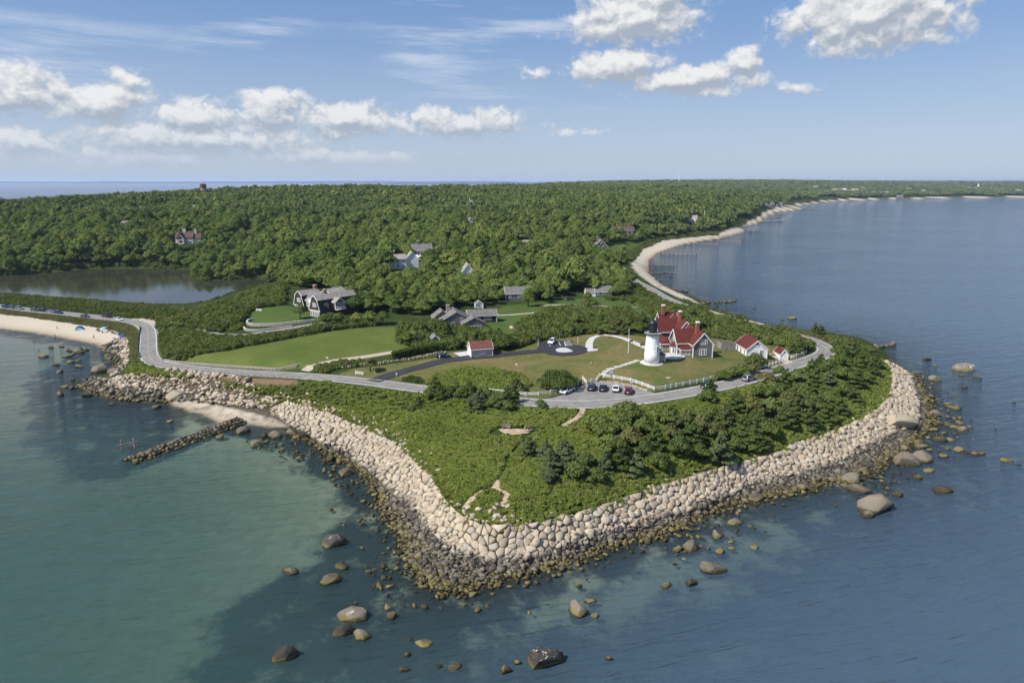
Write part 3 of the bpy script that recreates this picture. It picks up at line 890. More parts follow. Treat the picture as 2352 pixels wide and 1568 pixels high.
# ---- what covers the ground where (real places on the sheet)
Z_LAWN = [(772, 858), (860, 872), (1000, 893), (1130, 908), (1240, 916), (1330, 893), (1385, 868), (1495, 900), (1560, 886), (1700, 862), (1800, 834), (1852, 815), (1800, 798), (1700, 785), (1650, 778), (1520, 780), (1440, 768), (1370, 766), (1280, 778), (1235, 785), (1170, 806), (1100, 810), (1040, 806), (1000, 822), (930, 832), (880, 838)]
Z_MEADOW = [(423, 827), (526, 806), (638, 784), (776, 759), (863, 751), (909, 750), (905, 785), (940, 797), (870, 818), (800, 828), (710, 842), (638, 850), (526, 843), (436, 835)]
Z_TURF = [(571, 716), (600, 705), (651, 702), (720, 715), (735, 735), (700, 742), (640, 748), (581, 748), (566, 741)]
Z_YARD = [(1120, 722), (1160, 702), (1280, 690), (1380, 683), (1480, 690), (1490, 720), (1450, 716), (1330, 704), (1250, 714), (1190, 735), (1180, 790), (1150, 770), (1120, 756)]
Z_EASTYARD = [(1390, 588), (1395, 560), (1480, 552), (1500, 556), (1460, 578), (1440, 596), (1420, 600)]
Z_ROADSIDE = [(362, 760), (375, 762), (380, 820), (362, 812)]
Z_BEACH = [(-420, 690), (-100, 712), (0, 721), (45, 724), (150, 740), (240, 752), (290, 768), (300, 782), (262, 800), (250, 806), (231, 806), (150, 792), (0, 770), (-420, 730)]
Z_COVE = [(385, 915), (470, 917), (560, 940), (600, 948), (680, 975), (690, 992), (580, 985), (500, 980), (441, 955), (380, 930)]
Z_EAST = [(1450, 605), (1452, 590), (1480, 568), (1520, 552), (1640, 541), (1680, 524), (1740, 500), (1760, 484), (1830, 468), (1900, 458.5), (2000, 455.5), (2150, 453), (2347, 451.5), (2600, 449), (2600, 460), (2347, 460), (2000, 468), (1850, 490), (1760, 520), (1720, 540), (1640, 560), (1530, 585), (1500, 610), (1500, 632), (1530, 656), (1580, 682), (1640, 712), (1760, 746), (1755, 752), (1640, 722), (1570, 690), (1500, 655), (1465, 628)]
Z_DIRT = [(420, 852), (470, 857), (560, 866), (680, 872), (690, 880), (640, 886), (560, 880), (455, 868)]
Z_SHINGLE = [(241, 867), (301, 862), (439, 868), (553, 888), (625, 915), (850, 985), (960, 1060), (1040, 1190), (1165, 1215), (1290, 1190), (1530, 1118), (1780, 1045), (1975, 968), (2045, 905), (2046, 845), (2025, 828),
             (2050, 815), (2090, 845), (2160, 960), (2100, 1030), (1960, 1120), (1700, 1175), (1440, 1255), (1200, 1335), (1050, 1375), (950, 1345), (860, 1170), (800, 1080), (700, 1000), (560, 985), (370, 935), (200, 912), (170, 885), (215, 862)]


def cov(poly, soft=1.6):
    w = gp(poly)
    xs = [p[0] for p in w]; ys = [p[1] for p in w]
    m = np.zeros(XX.shape, dtype=np.float32)
    i0, i1 = np.searchsorted(GX, [min(xs) - 12, max(xs) + 12]); j0, j1 = np.searchsorted(GY, [min(ys) - 12, max(ys) + 12])
    sx, sy = XX[j0:j1, i0:i1], YY[j0:j1, i0:i1]
    if sx.size:
        d = np.where(in_poly(sx, sy, w), 1, -1) * seg_dist(sx, sy, w)
        m[j0:j1, i0:i1] = np.clip(0.5 + d / (2 * soft), 0, 1)
    return m


A_lawn = cov(Z_LAWN); Z_DUNE = [(-200, 698), (0, 711), (75, 720), (150, 727), (244, 737), (300, 744), (318, 757), (322, 790), (322, 828), (308, 832), (296, 800), (298, 778), (270, 760), (200, 748), (130, 738), (60, 727), (-200, 706)]
A_meadow = np.maximum(np.maximum(cov(Z_MEADOW), cov(Z_ROADSIDE)), cov(Z_DUNE)); A_turf = np.maximum(np.maximum(cov(Z_TURF), cov(Z_YARD, 3)), cov(Z_EASTYARD, 5))
A_sand = np.maximum(np.maximum(cov(Z_BEACH), 0.9 * cov(Z_COVE)), cov(Z_EAST, 4)); A_dirt = cov(Z_DIRT)
A_shingle = cov(Z_SHINGLE) * (1 - 0.62 * cov(Z_COVE))
A_wet = np.clip(1 - LANDD / 5.0, 0, 1)
A_bed = np.clip(0.5 - LANDD / 1.2, 0, 1)
# weed and stones on the sea bed: everywhere off the point, pale sand in the western bay
bay = gp([(420, 960), (560, 1000), (640, 1030), (700, 1075), (760, 1110), (800, 1160), (770, 1190), (745, 1240), (700, 1280), (640, 1320), (560, 1350), (500, 1400), (470, 1500), (440, 1600), (-700, 1600), (-900, 780), (0, 765), (200, 800), (60, 860), (60, 1000), (200, 1090), (290, 1075), (400, 1030)])
bd = np.where(in_poly(XX, YY, bay), 1, -1) * seg_dist(XX, YY, bay)
A_weed = np.clip(0.55 - bd / 16.0, 0.0, 0.74)
lane = gp([(1160, 1400), (1300, 1330), (1420, 1310), (1560, 1270), (1800, 1180), (1880, 1250), (1700, 1330), (1560, 1400), (1400, 1440), (1250, 1450)])
A_weed -= 0.26 * np.clip(0.5 + np.where(in_poly(XX, YY, lane), 1, -1) * seg_dist(XX, YY, lane) / 6.0, 0, 1)
nx, ny = len(GX), len(GY)
idx = np.arange(nx * ny).reshape(ny, nx)
quads = np.stack([idx[:-1, :-1], idx[:-1, 1:], idx[1:, 1:], idx[1:, :-1]], -1).reshape(-1, 4)
verts = np.stack([XX, YY, GZ], -1).reshape(-1, 3)
ground = new_obj('ground', np_mesh('ground', verts, quads, M_ground, True, {
    'lawn': A_lawn.ravel(), 'meadow': A_meadow.ravel(), 'turf': A_turf.ravel(), 'sand': A_sand.ravel(), 'dirt': A_dirt.ravel(), 'shingle': A_shingle.ravel(),
    'wet': A_wet.ravel(), 'bed': A_bed.ravel(), 'weed': A_weed.ravel()}))
tag(ground, kind='structure')

# ---- the sea
SX = ticks(-38000, -190, 260, 38000, 3.2, 1.06)
SY = ticks(-950, 40, 420, 38000, 3.2, 1.06)
sxx, syy = np.meshgrid(SX, SY)
sd = np.maximum(-Z(sxx, syy), 0)
wst = 1 / (1 + np.exp((sxx + 14 + 0.12 * (syy - 110)) / 12.0))
opac = 1 - np.exp(-(sd ** 1.1) / (1.7 + 0.5 * (1 - wst)))
opac = np.clip(opac * 0.8 + 0.06 + 0.14 * (1 - wst) * np.clip(sd, 0, 1), 0, 1)
opac = np.where(sd > 3.5, np.maximum(opac, np.clip(0.86 + (sd - 3.5) * 0.07, 0, 1)), opac)
opac = np.where(syy > 900, 1, opac)
green = wst * np.clip(1.15 - (syy - 110) / 190.0, 0, 1)
idx = np.arange(sxx.size).reshape(sxx.shape)
quads = np.stack([idx[:-1, :-1], idx[:-1, 1:], idx[1:, 1:], idx[1:, :-1]], -1).reshape(-1, 4)
sea = new_obj('sea', np_mesh('sea', np.stack([sxx, syy, 0 * sxx], -1).reshape(-1, 3), quads, M_sea, True, {'opac': opac.ravel(), 'green': green.ravel()}))
tag(sea, kind='structure')
pts = [Vector((p[0], p[1], 0)) for p in POND]
cx = sum(p.x for p in pts) / len(pts); cy = sum(p.y for p in pts) / len(pts)
mb = MB(); grow = [((p.x - cx) * 1.03 + cx, (p.y - cy) * 1.05 + cy, POND_Z) for p in pts]
tri = geometry.tessellate_polygon([[Vector(g) for g in grow]])
mb.add(grow, [t if (Vector(grow[t[1]]) - Vector(grow[t[0]])).cross(Vector(grow[t[2]]) - Vector(grow[t[0]])).z > 0 else t[::-1] for t in tri])
pond = mb.obj('pond', M_pond); tag(pond, kind='structure')

# ---- low land across the bay, on the horizon
def far_shore(x0, x1, y, depth, h0, seed):
    r = np.random.default_rng(seed)
    n = 160
    xs = np.linspace(x0, x1, n)
    hgt = np.interp(np.arange(n), np.arange(0, n + 8, 8), r.uniform(0.55, 1.0, len(np.arange(0, n + 8, 8)))) * h0 + r.uniform(-4, 4, n)
    hgt *= np.clip(np.minimum(np.arange(n), n - 1 - np.arange(n)) / 12, 0.05, 1)
    rows = []
    for fy, fz in ((0, -0.1), (0.15, 0.45), (0.45, 1.0), (0.8, 0.7), (1.0, -0.1)):
        rows.append(np.stack([xs, np.full(n, y + depth * fy), hgt * fz], -1))
    v = np.concatenate(rows)
    ii = np.arange(5 * n).reshape(5, n)
    q = np.stack([ii[:-1, :-1], ii[:-1, 1:], ii[1:, 1:], ii[1:, :-1]], -1).reshape(-1, 4)
    o = new_obj('distant_hills', np_mesh('distant_hills', v, q, M_farland, True))
    return tag(o, kind='structure')


far_shore(-22000, 1500, 20500, 3000, 78, 3)
far_shore(-3000, 3200, 15500, 2500, 62, 5)
far_shore(2500, 24000, 13500, 4000, 72, 8)

# ---- haze
hz = MB().box(-40000, 40000, -1200, 40000, -11, 130)
M_haze, t_, out_ = base_mat('air_haze')
pv = t_.new('ShaderNodeVolumePrincipled')
pv.inputs['Color'].default_value = (0.62, 0.75, 1.0, 1)
pv.inputs['Density'].default_value = 4.0e-5; pv.inputs['Density Attribute'].default_value = ''; pv.inputs['Temperature Attribute'].default_value = ''; pv.inputs['Color Attribute'].default_value = ''
pv.inputs['Anisotropy'].default_value = 0.1
t_.l.new(pv.outputs[0], out_.inputs['Volume'])
haze = hz.obj('haze', M_haze)
tag(haze, kind='stuff'); haze['label'] = 'thin summer haze over the whole coast'; haze['category'] = 'haze'


# ---- roads and paths laid on the ground
def ribbon(name, pts, width, mat, off=0.08, cross=3, parent=None, step=2.0, z=None, kind='structure'):
    """strip of given width along (x,y[,w]) centre points"""
    c = catmull(pts, step)
    vs = []; fs = []
    n = len(c)
    for i in range(n):
        d = c[min(i + 1, n - 1)][:2] - c[max(i - 1, 0)][:2]
        d = d / (np.linalg.norm(d) + 1e-9); nrm = np.array([-d[1], d[0]])
        w = c[i][2] if len(c[i]) > 2 else width
        for k in range(cross):
            q = c[i][:2] + nrm * w * (k / (cross - 1) - 0.5)
            vs.append((q[0], q[1], 0))
    v = np.array(vs)
    zc = Z(v[:, 0], v[:, 1]).reshape(n, cross)
    v[:, 2] = (zc + off).ravel()
    ii = np.arange(n * cross).reshape(n, cross)
    f = np.stack([ii[:-1, :-1], ii[1:, :-1], ii[1:, 1:], ii[:-1, 1:]], -1).reshape(-1, 4)[:, ::-1]
    o = new_obj(name, np_mesh(name, v, f, mat), parent)
    if parent is None and kind:
        tag(o, kind=kind)
    return o


def sheet(name, poly, mat, off=0.10, parent=None, grid=2.5, kind='structure'):
    """flat-lying area with world outline poly draped on the ground"""
    xs = [p[0] for p in poly]; ys = [p[1] for p in poly]
    gx, gy = np.meshgrid(np.arange(min(xs), max(xs), grid), np.arange(min(ys), max(ys), grid))
    gx = gx.ravel(); gy = gy.ravel()
    ok = in_poly(gx, gy, poly)
    ok &= seg_dist(gx, gy, poly) > grid * 0.35
    outline = []
    for i in range(len(poly)):
        a, b = np.array(poly[i]), np.array(poly[(i + 1) % len(poly)])
        m = max(1, int(np.linalg.norm(b - a) / grid))
        outline += [a + (b - a) * k / m for k in range(m)]
    n = len(outline)
    co = [Vector(p) for p in outline] + [Vector(p) for p in zip(gx[ok], gy[ok])]
    r = geometry.delaunay_2d_cdt(co, [(i, (i + 1) % n) for i in range(n)], [], 1, 1e-4)
    v = np.array([(p.x, p.y, 0) for p in r[0]]); v[:, 2] = Z(v[:, 0], v[:, 1]) + off
    f = [t if (r[0][t[1]] - r[0][t[0]]).cross(r[0][t[2]] - r[0][t[0]]) > 0 else t[::-1] for t in r[2]]
    o = new_obj(name, np_mesh(name, v, np.array(f), mat), parent)
    if parent is None and kind:
        tag(o, kind=kind)
    return o


ROADW = [tuple(P(x, y, h).xy) for x, y, h in ROAD_PX]
road = ribbon('road', ROADW, 6.6, M_asphalt, 0.10, 5)


def offset_line(pts, off, step=2.0):
    c = catmull(pts, step); out = []
    n = len(c)
    for i in range(n):
        d = c[min(i + 1, n - 1)][:2] - c[max(i - 1, 0)][:2]; d = d / (np.linalg.norm(d) + 1e-9)
        out.append(tuple(c[i][:2] + np.array([-d[1], d[0]]) * off))
    return out


ribbon('centre_line', offset_line(ROADW, 0.11), 0.1, M_line_yellow, 0.125, 2, road)
ribbon('centre_line', offset_line(ROADW, -0.11), 0.1, M_line_yellow, 0.125, 2, road)
ribbon('edge_line', offset_line(ROADW, 2.8), 0.2, M_line_white, 0.125, 2, road)
ribbon('edge_line', offset_line(ROADW, -2.8), 0.2, M_line_white, 0.125, 2, road)
# sandy road verge by the beach turn-out
sheet('turnout', gp([(300, 732), (330, 731), (358, 731), (361, 742), (352, 752), (330, 740)]), M_gravel, 0.07)
sheet('drive_mouth', gp([(354, 756), (384, 757), (372, 762), (362, 768), (357, 775)]), M_asphalt, 0.09)
carpark = sheet('car_park', gp([(1225, 918), (1268, 914), (1300, 905), (1329, 888), (1348, 883), (1371, 877), (1408, 879), (1437, 884), (1465, 890), (1488, 898), (1512, 906), (1450, 919), (1378, 923.5), (1268, 924)]), M_asphalt, 0.09)
# the dark new drive and its turning circle
DRIVE = [(856, 876), (889, 864.5), (920, 855), (952, 846), (990, 836), (1027, 828), (1065, 823), (1102, 819.5), (1177, 812.5), (1215, 808.5), (1252, 806)]
drive = ribbon('drive', gp(DRIVE), 5.2, M_asphalt_new, 0.13, 4)
cc = G(1298, 805)
circ = [(cc.x + 7.4 * math.cos(a), cc.y + 7.4 * math.sin(a)) for a in np.linspace(0, 2 * math.pi, 40, endpoint=False)]
sheet('turning_circle', circ, M_asphalt_new, 0.15, drive, 1.6)
sheet('parking_bay', gp([(1238, 785), (1313, 783.5), (1319, 795), (1300, 803), (1250, 808), (1232, 808)]), M_asphalt_new, 0.17, drive)
mb = MB(); isl = [(cc.x + 3.05 * math.cos(a), cc.y + 3.05 * math.sin(a)) for a in np.linspace(0, 2 * math.pi, 32, endpoint=False)]
mb.prism(isl, 'z', cc.z - 0.3, cc.z + 0.27).obj('circle_island', M_concrete, drive)
for (a, b) in [((1259, 787), (1264, 796)), ((1283, 786), (1288, 795)), ((1296, 785.5), (1299, 795)), ((1296.5, 785.3), (1310, 784)), ((1298.5, 795), (1315, 794)), ((1297.2, 788), (1306, 794)), ((1300, 785.5), (1312.5, 794)), ((1306, 785), (1315, 792)), ((1297.8, 791), (1301, 794.6))]:
    ribbon('bay_marking', gp([a, b]), 0.16, M_line_white, 0.19, 2, drive, 1.0)
# concrete walk curving up to the house
walk = ribbon('sidewalk', gp([(1354, 805), (1353, 795), (1355, 785), (1362, 776), (1375, 771.5), (1392, 770.5), (1411, 772.5), (1430, 777), (1450, 785), (1473, 795.5), (1500, 806)]), 2.4, M_concrete, 0.14, 3)
sheet('walk_landing', gp([(1347, 804), (1374, 801), (1372, 806), (1351, 808)]), M_concrete, 0.16, walk, 1.2)
lh = P(1496.5, 832, 14.0)
LH = Vector((lh.x, lh.y, float(Z(lh.x, lh.y))))
sheet('tower_apron', [(LH.x + 3.4 * math.cos(a), LH.y + 3.4 * math.sin(a)) for a in np.linspace(0, 2 * math.pi, 36, endpoint=False)], M_concrete, 0.16, None, 1.2)
pc = G(1541, 818.5)
sheet('patio', [(pc.x + 4.2 * math.cos(a), pc.y + 3.6 * math.sin(a)) for a in np.linspace(0, 2 * math.pi, 36, endpoint=False)], M_concrete, 0.18, None, 1.2)
# stepping slabs from the gate to the tower
steps = empty('stepping_path', G(1428, 840), 0, 'line of pale flat stepping slabs climbing the lawn to the tower', 'path')
sl = catmull(gp([(1383, 862), (1395, 850), (1412, 844.5), (1428, 840), (1448, 833.5), (1468, 827)]), 1.55)
for i in range(len(sl) - 1):
    a, b = sl[i], sl[i + 1]; d = (b - a)
    an = math.atan2(d[1], d[0]); L = np.linalg.norm(d) * 0.84
    m = MB().box(-L / 2, L / 2, -0.75, 0.75, -0.15, 0.12)
    o = m.obj('slab', M_concrete, steps, bevel=0.03)
    w = (a + b) / 2
    o.location = Vector((w[0], w[1], float(Z(*w)))) - steps.location; o.rotation_euler = (0, 0, an)
# private drives and tracks
ribbon('gravel_drive', gp([(700, 852), (712, 845), (735, 837), (770, 829), (810, 823.5), (850, 818), (885, 812), (920, 806)]), 4.0, M_gravel, 0.10, 3)
ribbon('house_drive', gp([(372, 760), (410, 757), (451, 758.5), (480, 764.5), (501, 769), (540, 770.5), (583, 766.5), (630, 759), (680, 751.5), (733, 744), (770, 741)]), 3.4, M_asphalt, 0.10, 3)
ribbon('track', gp([(1090, 724), (1120, 725), (1160, 724), (1200, 721), (1245, 716)]), 2.6, M_gravel, 0.10, 3)
ribbon('track', gp([(1240, 702), (1300, 700), (1360, 703), (1420, 706), (1480, 706), (1540, 702)]), 2.6, M_gravel, 0.10, 3)
sheet('garage_apron', gp([(1041, 811), (1084, 805), (1093, 813), (1057, 819.5)]), M_concrete, 0.14)
sheet('shed_drive', gp([(1762, 814), (1773, 811), (1800, 820), (1822, 832), (1806, 838), (1790, 828)]), M_gravel, 0.12)
ribbon('footpath', gp([(1337, 935), (1338.5, 944), (1327, 959), (1312, 968), (1294, 979)]), 1.5, M_pathsand, 0.10, 3)
sheet('bench_terrace', gp([(1144, 986), (1165, 985), (1200, 986), (1224, 987), (1212, 995), (1190, 998), (1165, 999), (1153, 993)]), M_pathsand, 0.12, None, 1.2)
ribbon('footpath', gp([(1143, 1103), (1139, 1116), (1130, 1126), (1108, 1129), (1090, 1139), (1077, 1154), (1068, 1166)]), 1.4, M_pathsand, 0.10, 3)
ribbon('footpath', gp([(1139, 1116), (1150, 1128), (1165, 1138), (1160, 1150), (1150, 1163)]), 1.5, M_pathsand, 0.10, 3)
PATHS = [gp([(1337, 930), (1338.5, 944), (1327, 959), (1312, 968), (1294, 979)]), gp([(1143, 1103), (1139, 1116), (1130, 1126), (1108, 1129), (1090, 1139), (1077, 1154), (1068, 1166)]), gp([(1139, 1116), (1150, 1128), (1165, 1138), (1160, 1150), (1150, 1163)]), gp([(1150, 991), (1210, 991)]), gp([(1209, 993), (1209, 1006), (1190, 1028), (1166, 1054), (1156, 1082), (1143, 1103)])]
# ---------------------------------------------------------------- stones
def hull_rock(seed, n=16, flat=0.75, detail=False):
    """angular boulder: rounded hull of random points, about unit radius"""
    r = np.random.default_rng(seed)
    v = r.normal(size=(n, 3)); v /= np.linalg.norm(v, axis=1)[:, None]
    v *= r.uniform(0.82, 1.08, (n, 1)); v *= np.array([1.0, r.uniform(0.68, 0.95), flat * r.uniform(0.8, 1.1)])
    bm = bmesh.new()
    for p in v:
        bm.verts.new(p)
    bmesh.ops.convex_hull(bm, input=bm.verts)
    bmesh.ops.delete(bm, geom=[w for w in bm.verts if not w.link_faces], context='VERTS')
    if detail:
        bmesh.ops.bevel(bm, geom=list(bm.edges), offset=0.09, segments=2, affect='EDGES', profile=0.6, clamp_overlap=True)
        bmesh.ops.remove_doubles(bm, verts=bm.verts, dist=0.02)
        res = bmesh.ops.convex_hull(bm, input=bm.verts)
        bmesh.ops.delete(bm, geom=list(set(e for e in res['geom_interior'] + res['geom_unused'] if isinstance(e, bmesh.types.BMVert))), context='VERTS')
        for w_ in bm.verts:
            if w_.co.length > 1.25: w_.co *= 1.25 / w_.co.length
        bmesh.ops.triangulate(bm, faces=bm.faces)
    else:
        bmesh.ops.triangulate(bm, faces=bm.faces)
    vs = np.array([w.co[:] for w in bm.verts]); bm.verts.index_update()
    fs = np.array([[w.index for w in f.verts] for f in bm.faces])
    bm.free()
    return vs, fs


ROCKS = [hull_rock(s, 13 + s % 4) for s in range(12)]
BIGROCKS = [hull_rock(100 + s, 22 + s % 7, 0.8, True) for s in range(10)]


def rot_m(a, b, c):
    return np.array(Matrix.Rotation(a, 3, 'Z') @ Matrix.Rotation(b, 3, 'X') @ Matrix.Rotation(c, 3, 'Y'))


class Pile:
    """rocks of one place; the biggest in view become parts of their own, the rest one joined part"""
    def __init__(s):
        s.r = []       # (verts world, faces, tone, px size)

    def add(s, v, f, tone, size):
        s.r.append((v, f, tone, size))

    def rock(s, c, size, seed, sz=1.0, tilt=0.5):
        v, f = ROCKS[seed % len(ROCKS)]
        a = rng.uniform(0, 6.28)
        w = (v * np.array([size, size * rng.uniform(0.75, 1.05), size * sz])) @ rot_m(a, rng.uniform(-tilt, tilt), rng.uniform(-tilt, tilt)).T + np.array(c)
        d = math.sqrt(c[0] ** 2 + c[1] ** 2 + (CAM_H - c[2]) ** 2)
        x, y = to_px(c[0], c[1], c[2])
        s.add(w, f, rng.random(), size / d * (1 if (-20 < x < 2372 and y < 1590) else 0.001))

    def build(s, root, name, mat, limit=300, rest_label=None):
        o0 = np.array(root.location)
        s.r.sort(key=lambda q: -q[3])
        for v, f, t, _ in s.r[:limit]:
            c = v.mean(axis=0)
            me = np_mesh(name, v - c, f, mat, fattrs={'tone': np.full(len(f), t)})
            o = new_obj(name, me, root); o.location = c - o0
        rest = s.r[limit:]
        if rest:
            off = 0; V = []; F = {}; 
            T = {}
            for v, f, t, _ in rest:
                V.append(v - o0); k = f.shape[1]
                F.setdefault(k, []).append(f + off); T.setdefault(k, []).append(np.full(len(f), t)); off += len(v)
            ks = list(F)
            me = np_mesh(name + '_mass', np.concatenate(V), [np.concatenate(F[k]) for k in ks], mat, fattrs={'tone': np.concatenate([np.concatenate(T[k]) for k in ks])})
            o = new_obj(name + '_mass', me, root); o['kind'] = 'stuff'


def clip_cell(poly, px, py, qx, qy):
    """keep the side of poly nearer p than q"""
    mx, my = (px + qx) / 2, (py + qy) / 2; nx_, ny_ = qx - px, qy - py
    out = []
    n = len(poly)
    for i in range(n):
        a, b = poly[i], poly[(i + 1) % n]
        da = (a[0] - mx) * nx_ + (a[1] - my) * ny_; db = (b[0] - mx) * nx_ + (b[1] - my) * ny_
        if da <= 0: out.append(a)
        if (da < 0 < db) or (db < 0 < da):
            t = da / (da - db); out.append((a[0] + (b[0] - a[0]) * t, a[1] + (b[1] - a[1]) * t))
    return out


def slope_stones(pile, pairs, spacing, seed, rise=0.45, gap=0.06):
    """pairs: list of (foot Vector, crest Vector)"""
    r = np.random.default_rng(seed)
    A = np.array(catmull([tuple(a) for a, b in pairs], 0.8)); Bd = np.array(catmull([tuple(b) for a, b in pairs], 0.25))
    # square the crest to the foot: nearest crest point, kept in order and smoothed
    k = np.argmin(((A[:, None, :2] - Bd[None, :, :2]) ** 2).sum(-1), axis=1)
    k = np.maximum.accumulate(k).astype(float)
    ker = np.ones(17) / 17
    k = np.convolve(np.pad(k, 8, 'edge'), ker, 'valid')
    B = np.stack([np.interp(k, np.arange(len(Bd)), Bd[:, i]) for i in range(3)], -1)
    mid = (A + B) / 2
    S = np.concatenate([[0], np.cumsum(np.linalg.norm(np.diff(mid, axis=0), axis=1))])
    W = np.linalg.norm(B - A, axis=1)
    pts = []
    s = 0.0; row = 0
    Lt = S[-1]
    # variable-size dart throwing
    cand_s = r.uniform(0, Lt, 90000); cand_t = r.uniform(0, 1, 90000)
    grid = {}
    for cs, ct in zip(cand_s, cand_t):
        w = np.interp(cs, S, W); t = ct * (w + 0.3) - 0.1
        rad = spacing * (0.48 + 0.95 * abs(math.sin(cs * 12.9 + t * 78.2) * 43758.5 % 1.0) ** 1.6)
        gx_, gy_ = int(cs // spacing), int(t // spacing)
        ok = True
        for i in range(gx_ - 2, gx_ + 3):
            for j in range(gy_ - 2, gy_ + 3):
                for (a, b, rr) in grid.get((i, j), ()):
                    if (a - cs) ** 2 + (b - t) ** 2 < ((rad + rr) * 0.5) ** 2:
                        ok = False; break
                if not ok: break
            if not ok: break
        if ok:
            grid.setdefault((gx_, gy_), []).append((cs, t, rad)); pts.append((cs, t, rad))
    for (cs, t, rad) in pts:
        gx_, gy_ = int(cs // spacing), int(t // spacing)
        R = spacing * 1.6
        cell = [(cs - R, t - R), (cs + R, t - R), (cs + R, t + R), (cs - R, t + R)]
        for i in range(gx_ - 3, gx_ + 4):
            for j in range(gy_ - 3, gy_ + 4):
                for (a, b, rr) in grid.get((i, j), ()):
                    if a == cs and b == t: continue
                    cell = clip_cell(cell, cs, t, a, b)
                    if len(cell) < 3: break
        w = np.interp(cs, S, W)
        cell = [(min(max(c[0], 0), Lt), min(max(c[1], -0.45), w + 0.5)) for c in cell]
        if len(cell) < 4: continue
        ce = np.array(cell)
        d0 = np.linalg.norm(np.diff(np.vstack([ce, ce[:1]]), axis=0), axis=1)
        ce = ce[d0 > 0.12]
        if len(ce) < 4: continue
        c0 = ce.mean(axis=0)
        k = len(ce)
        # break up the straight cell outline a little
        ce = c0 + (ce - c0) * (1 + r.normal(0, 0.09, (len(ce), 1)))
        size = np.sqrt(max(0.1, np.ptp(ce[:, 0]) * np.ptp(ce[:, 1])))
        hgt = rise * size * r.uniform(0.4, 1.3)
        tilt = r.normal(0, 0.2, 2)
        rings = []
        for shrink, hz in ((1.0, -0.8), (0.955, 0.35), (0.88, 0.8), (0.66, 0.98)):
            q = c0 + (ce - c0) * shrink * (1 - gap / max(size, 0.5) * 0.5)
            rings.append((q, hz * hgt + (q - c0) @ tilt * (1 if hz > 0 else 0) + (r.normal(0, 0.035, k) * (hz > 0))))
        V = []
        for q, hz in rings:
            for (ss, tt), h_ in zip(q, hz):
                a = np.array([np.interp(ss, S, A[:, i]) for i in range(3)]); b = np.array([np.interp(ss, S, B[:, i]) for i in range(3)])
                ww = np.linalg.norm(b - a); d = (b - a) / ww
                al = np.array([d[1], -d[0], 0]); al /= np.linalg.norm(al) + 1e-9
                nn = np.cross(d, al); nn = nn if nn[2] > 0 else -nn
                V.append(a + d * tt + nn * h_)
        V = np.array(V)
        F = []
        for lv in range(3):
            for i in range(k):
                a, b = lv * k + i, lv * k + (i + 1) % k
                F += [(a, b, b + k), (a, b + k, a + k)]
        top = len(V); V = np.vstack([V, V[3 * k:4 * k].mean(axis=0) + np.array([0, 0, r.uniform(0.0, 0.05)])])
        F += [(3 * k + i, 3 * k + (i + 1) % k, top) for i in range(k)]
        F = np.array(F)
        # consistent outward winding
        nrm = np.cross(V[F[-1][1]] - V[F[-1][0]], V[F[-1][2]] - V[F[-1][0]])
        if nrm[2] < 0: F = F[:, ::-1]
        c3 = V.mean(axis=0)
        ev = np.linalg.svd(V[:k] - V[:k].mean(axis=0), compute_uv=False)
        if ev[1] < 0.33 * ev[0]:
            if r.random() < 0.6: pile.rock(tuple(c3), 0.45 + 0.3 * r.random(), int(r.integers(0, 99)), 0.8)
            continue
        dist = np.linalg.norm(c3 - np.array([0, 0, CAM_H]))
        pile.add(V, F, r.random(), size / dist)


sea_wall = empty('rock_sea_wall', REV_FOOT[10], 0, 'sea wall of big pale granite stones wrapping round the whole point', 'sea wall')
pl = Pile()
# slope stones run a little below and above the seen edges
KEEP = [0.95, 0.8, 0.68, 0.66, 0.68, 0.74, 0.82, 0.9]
prs = [(a + (a - b) * 0.10, (a + (b - a) * KEEP[i] if i < len(KEEP) else a + (b - a) * 0.95)) for i, (a, b) in enumerate(zip(REV_FOOT, REV_TOP))]
slope_stones(pl, prs, 1.62, 21)
# strays lying in the greenery above the crest
for k in range(330):
    i = rng.integers(0, len(REV_TOP) - 1); f = rng.random()
    p = REV_TOP[i].lerp(REV_TOP[i + 1], f)
    inl = (REV_TOP[i] - REV_FOOT[i]).normalized()
    q = p + inl * abs(rng.normal(0, 1.5)) 
    if k > 190:
        i = int(rng.integers(1, 7)); q = REV_FOOT[i].lerp(REV_FOOT[i + 1], f).lerp(REV_TOP[i].lerp(REV_TOP[i + 1], f), rng.uniform(0.7, 1.02))
    elif k < 26: q = G(rng.uniform(1060, 1180), rng.uniform(1160, 1205))
    elif k < 60: q = REV_TOP[min(6, i % 8)].lerp(REV_TOP[min(7, i % 8 + 1)], f) + inl * abs(rng.normal(0, 2.4))
    z = float(Z(q.x, q.y))
    pl.rock((q.x, q.y, z + 0.25), rng.uniform(0.5, 1.0), k, 0.7)
pl.build(sea_wall, 'stone', M_rock)

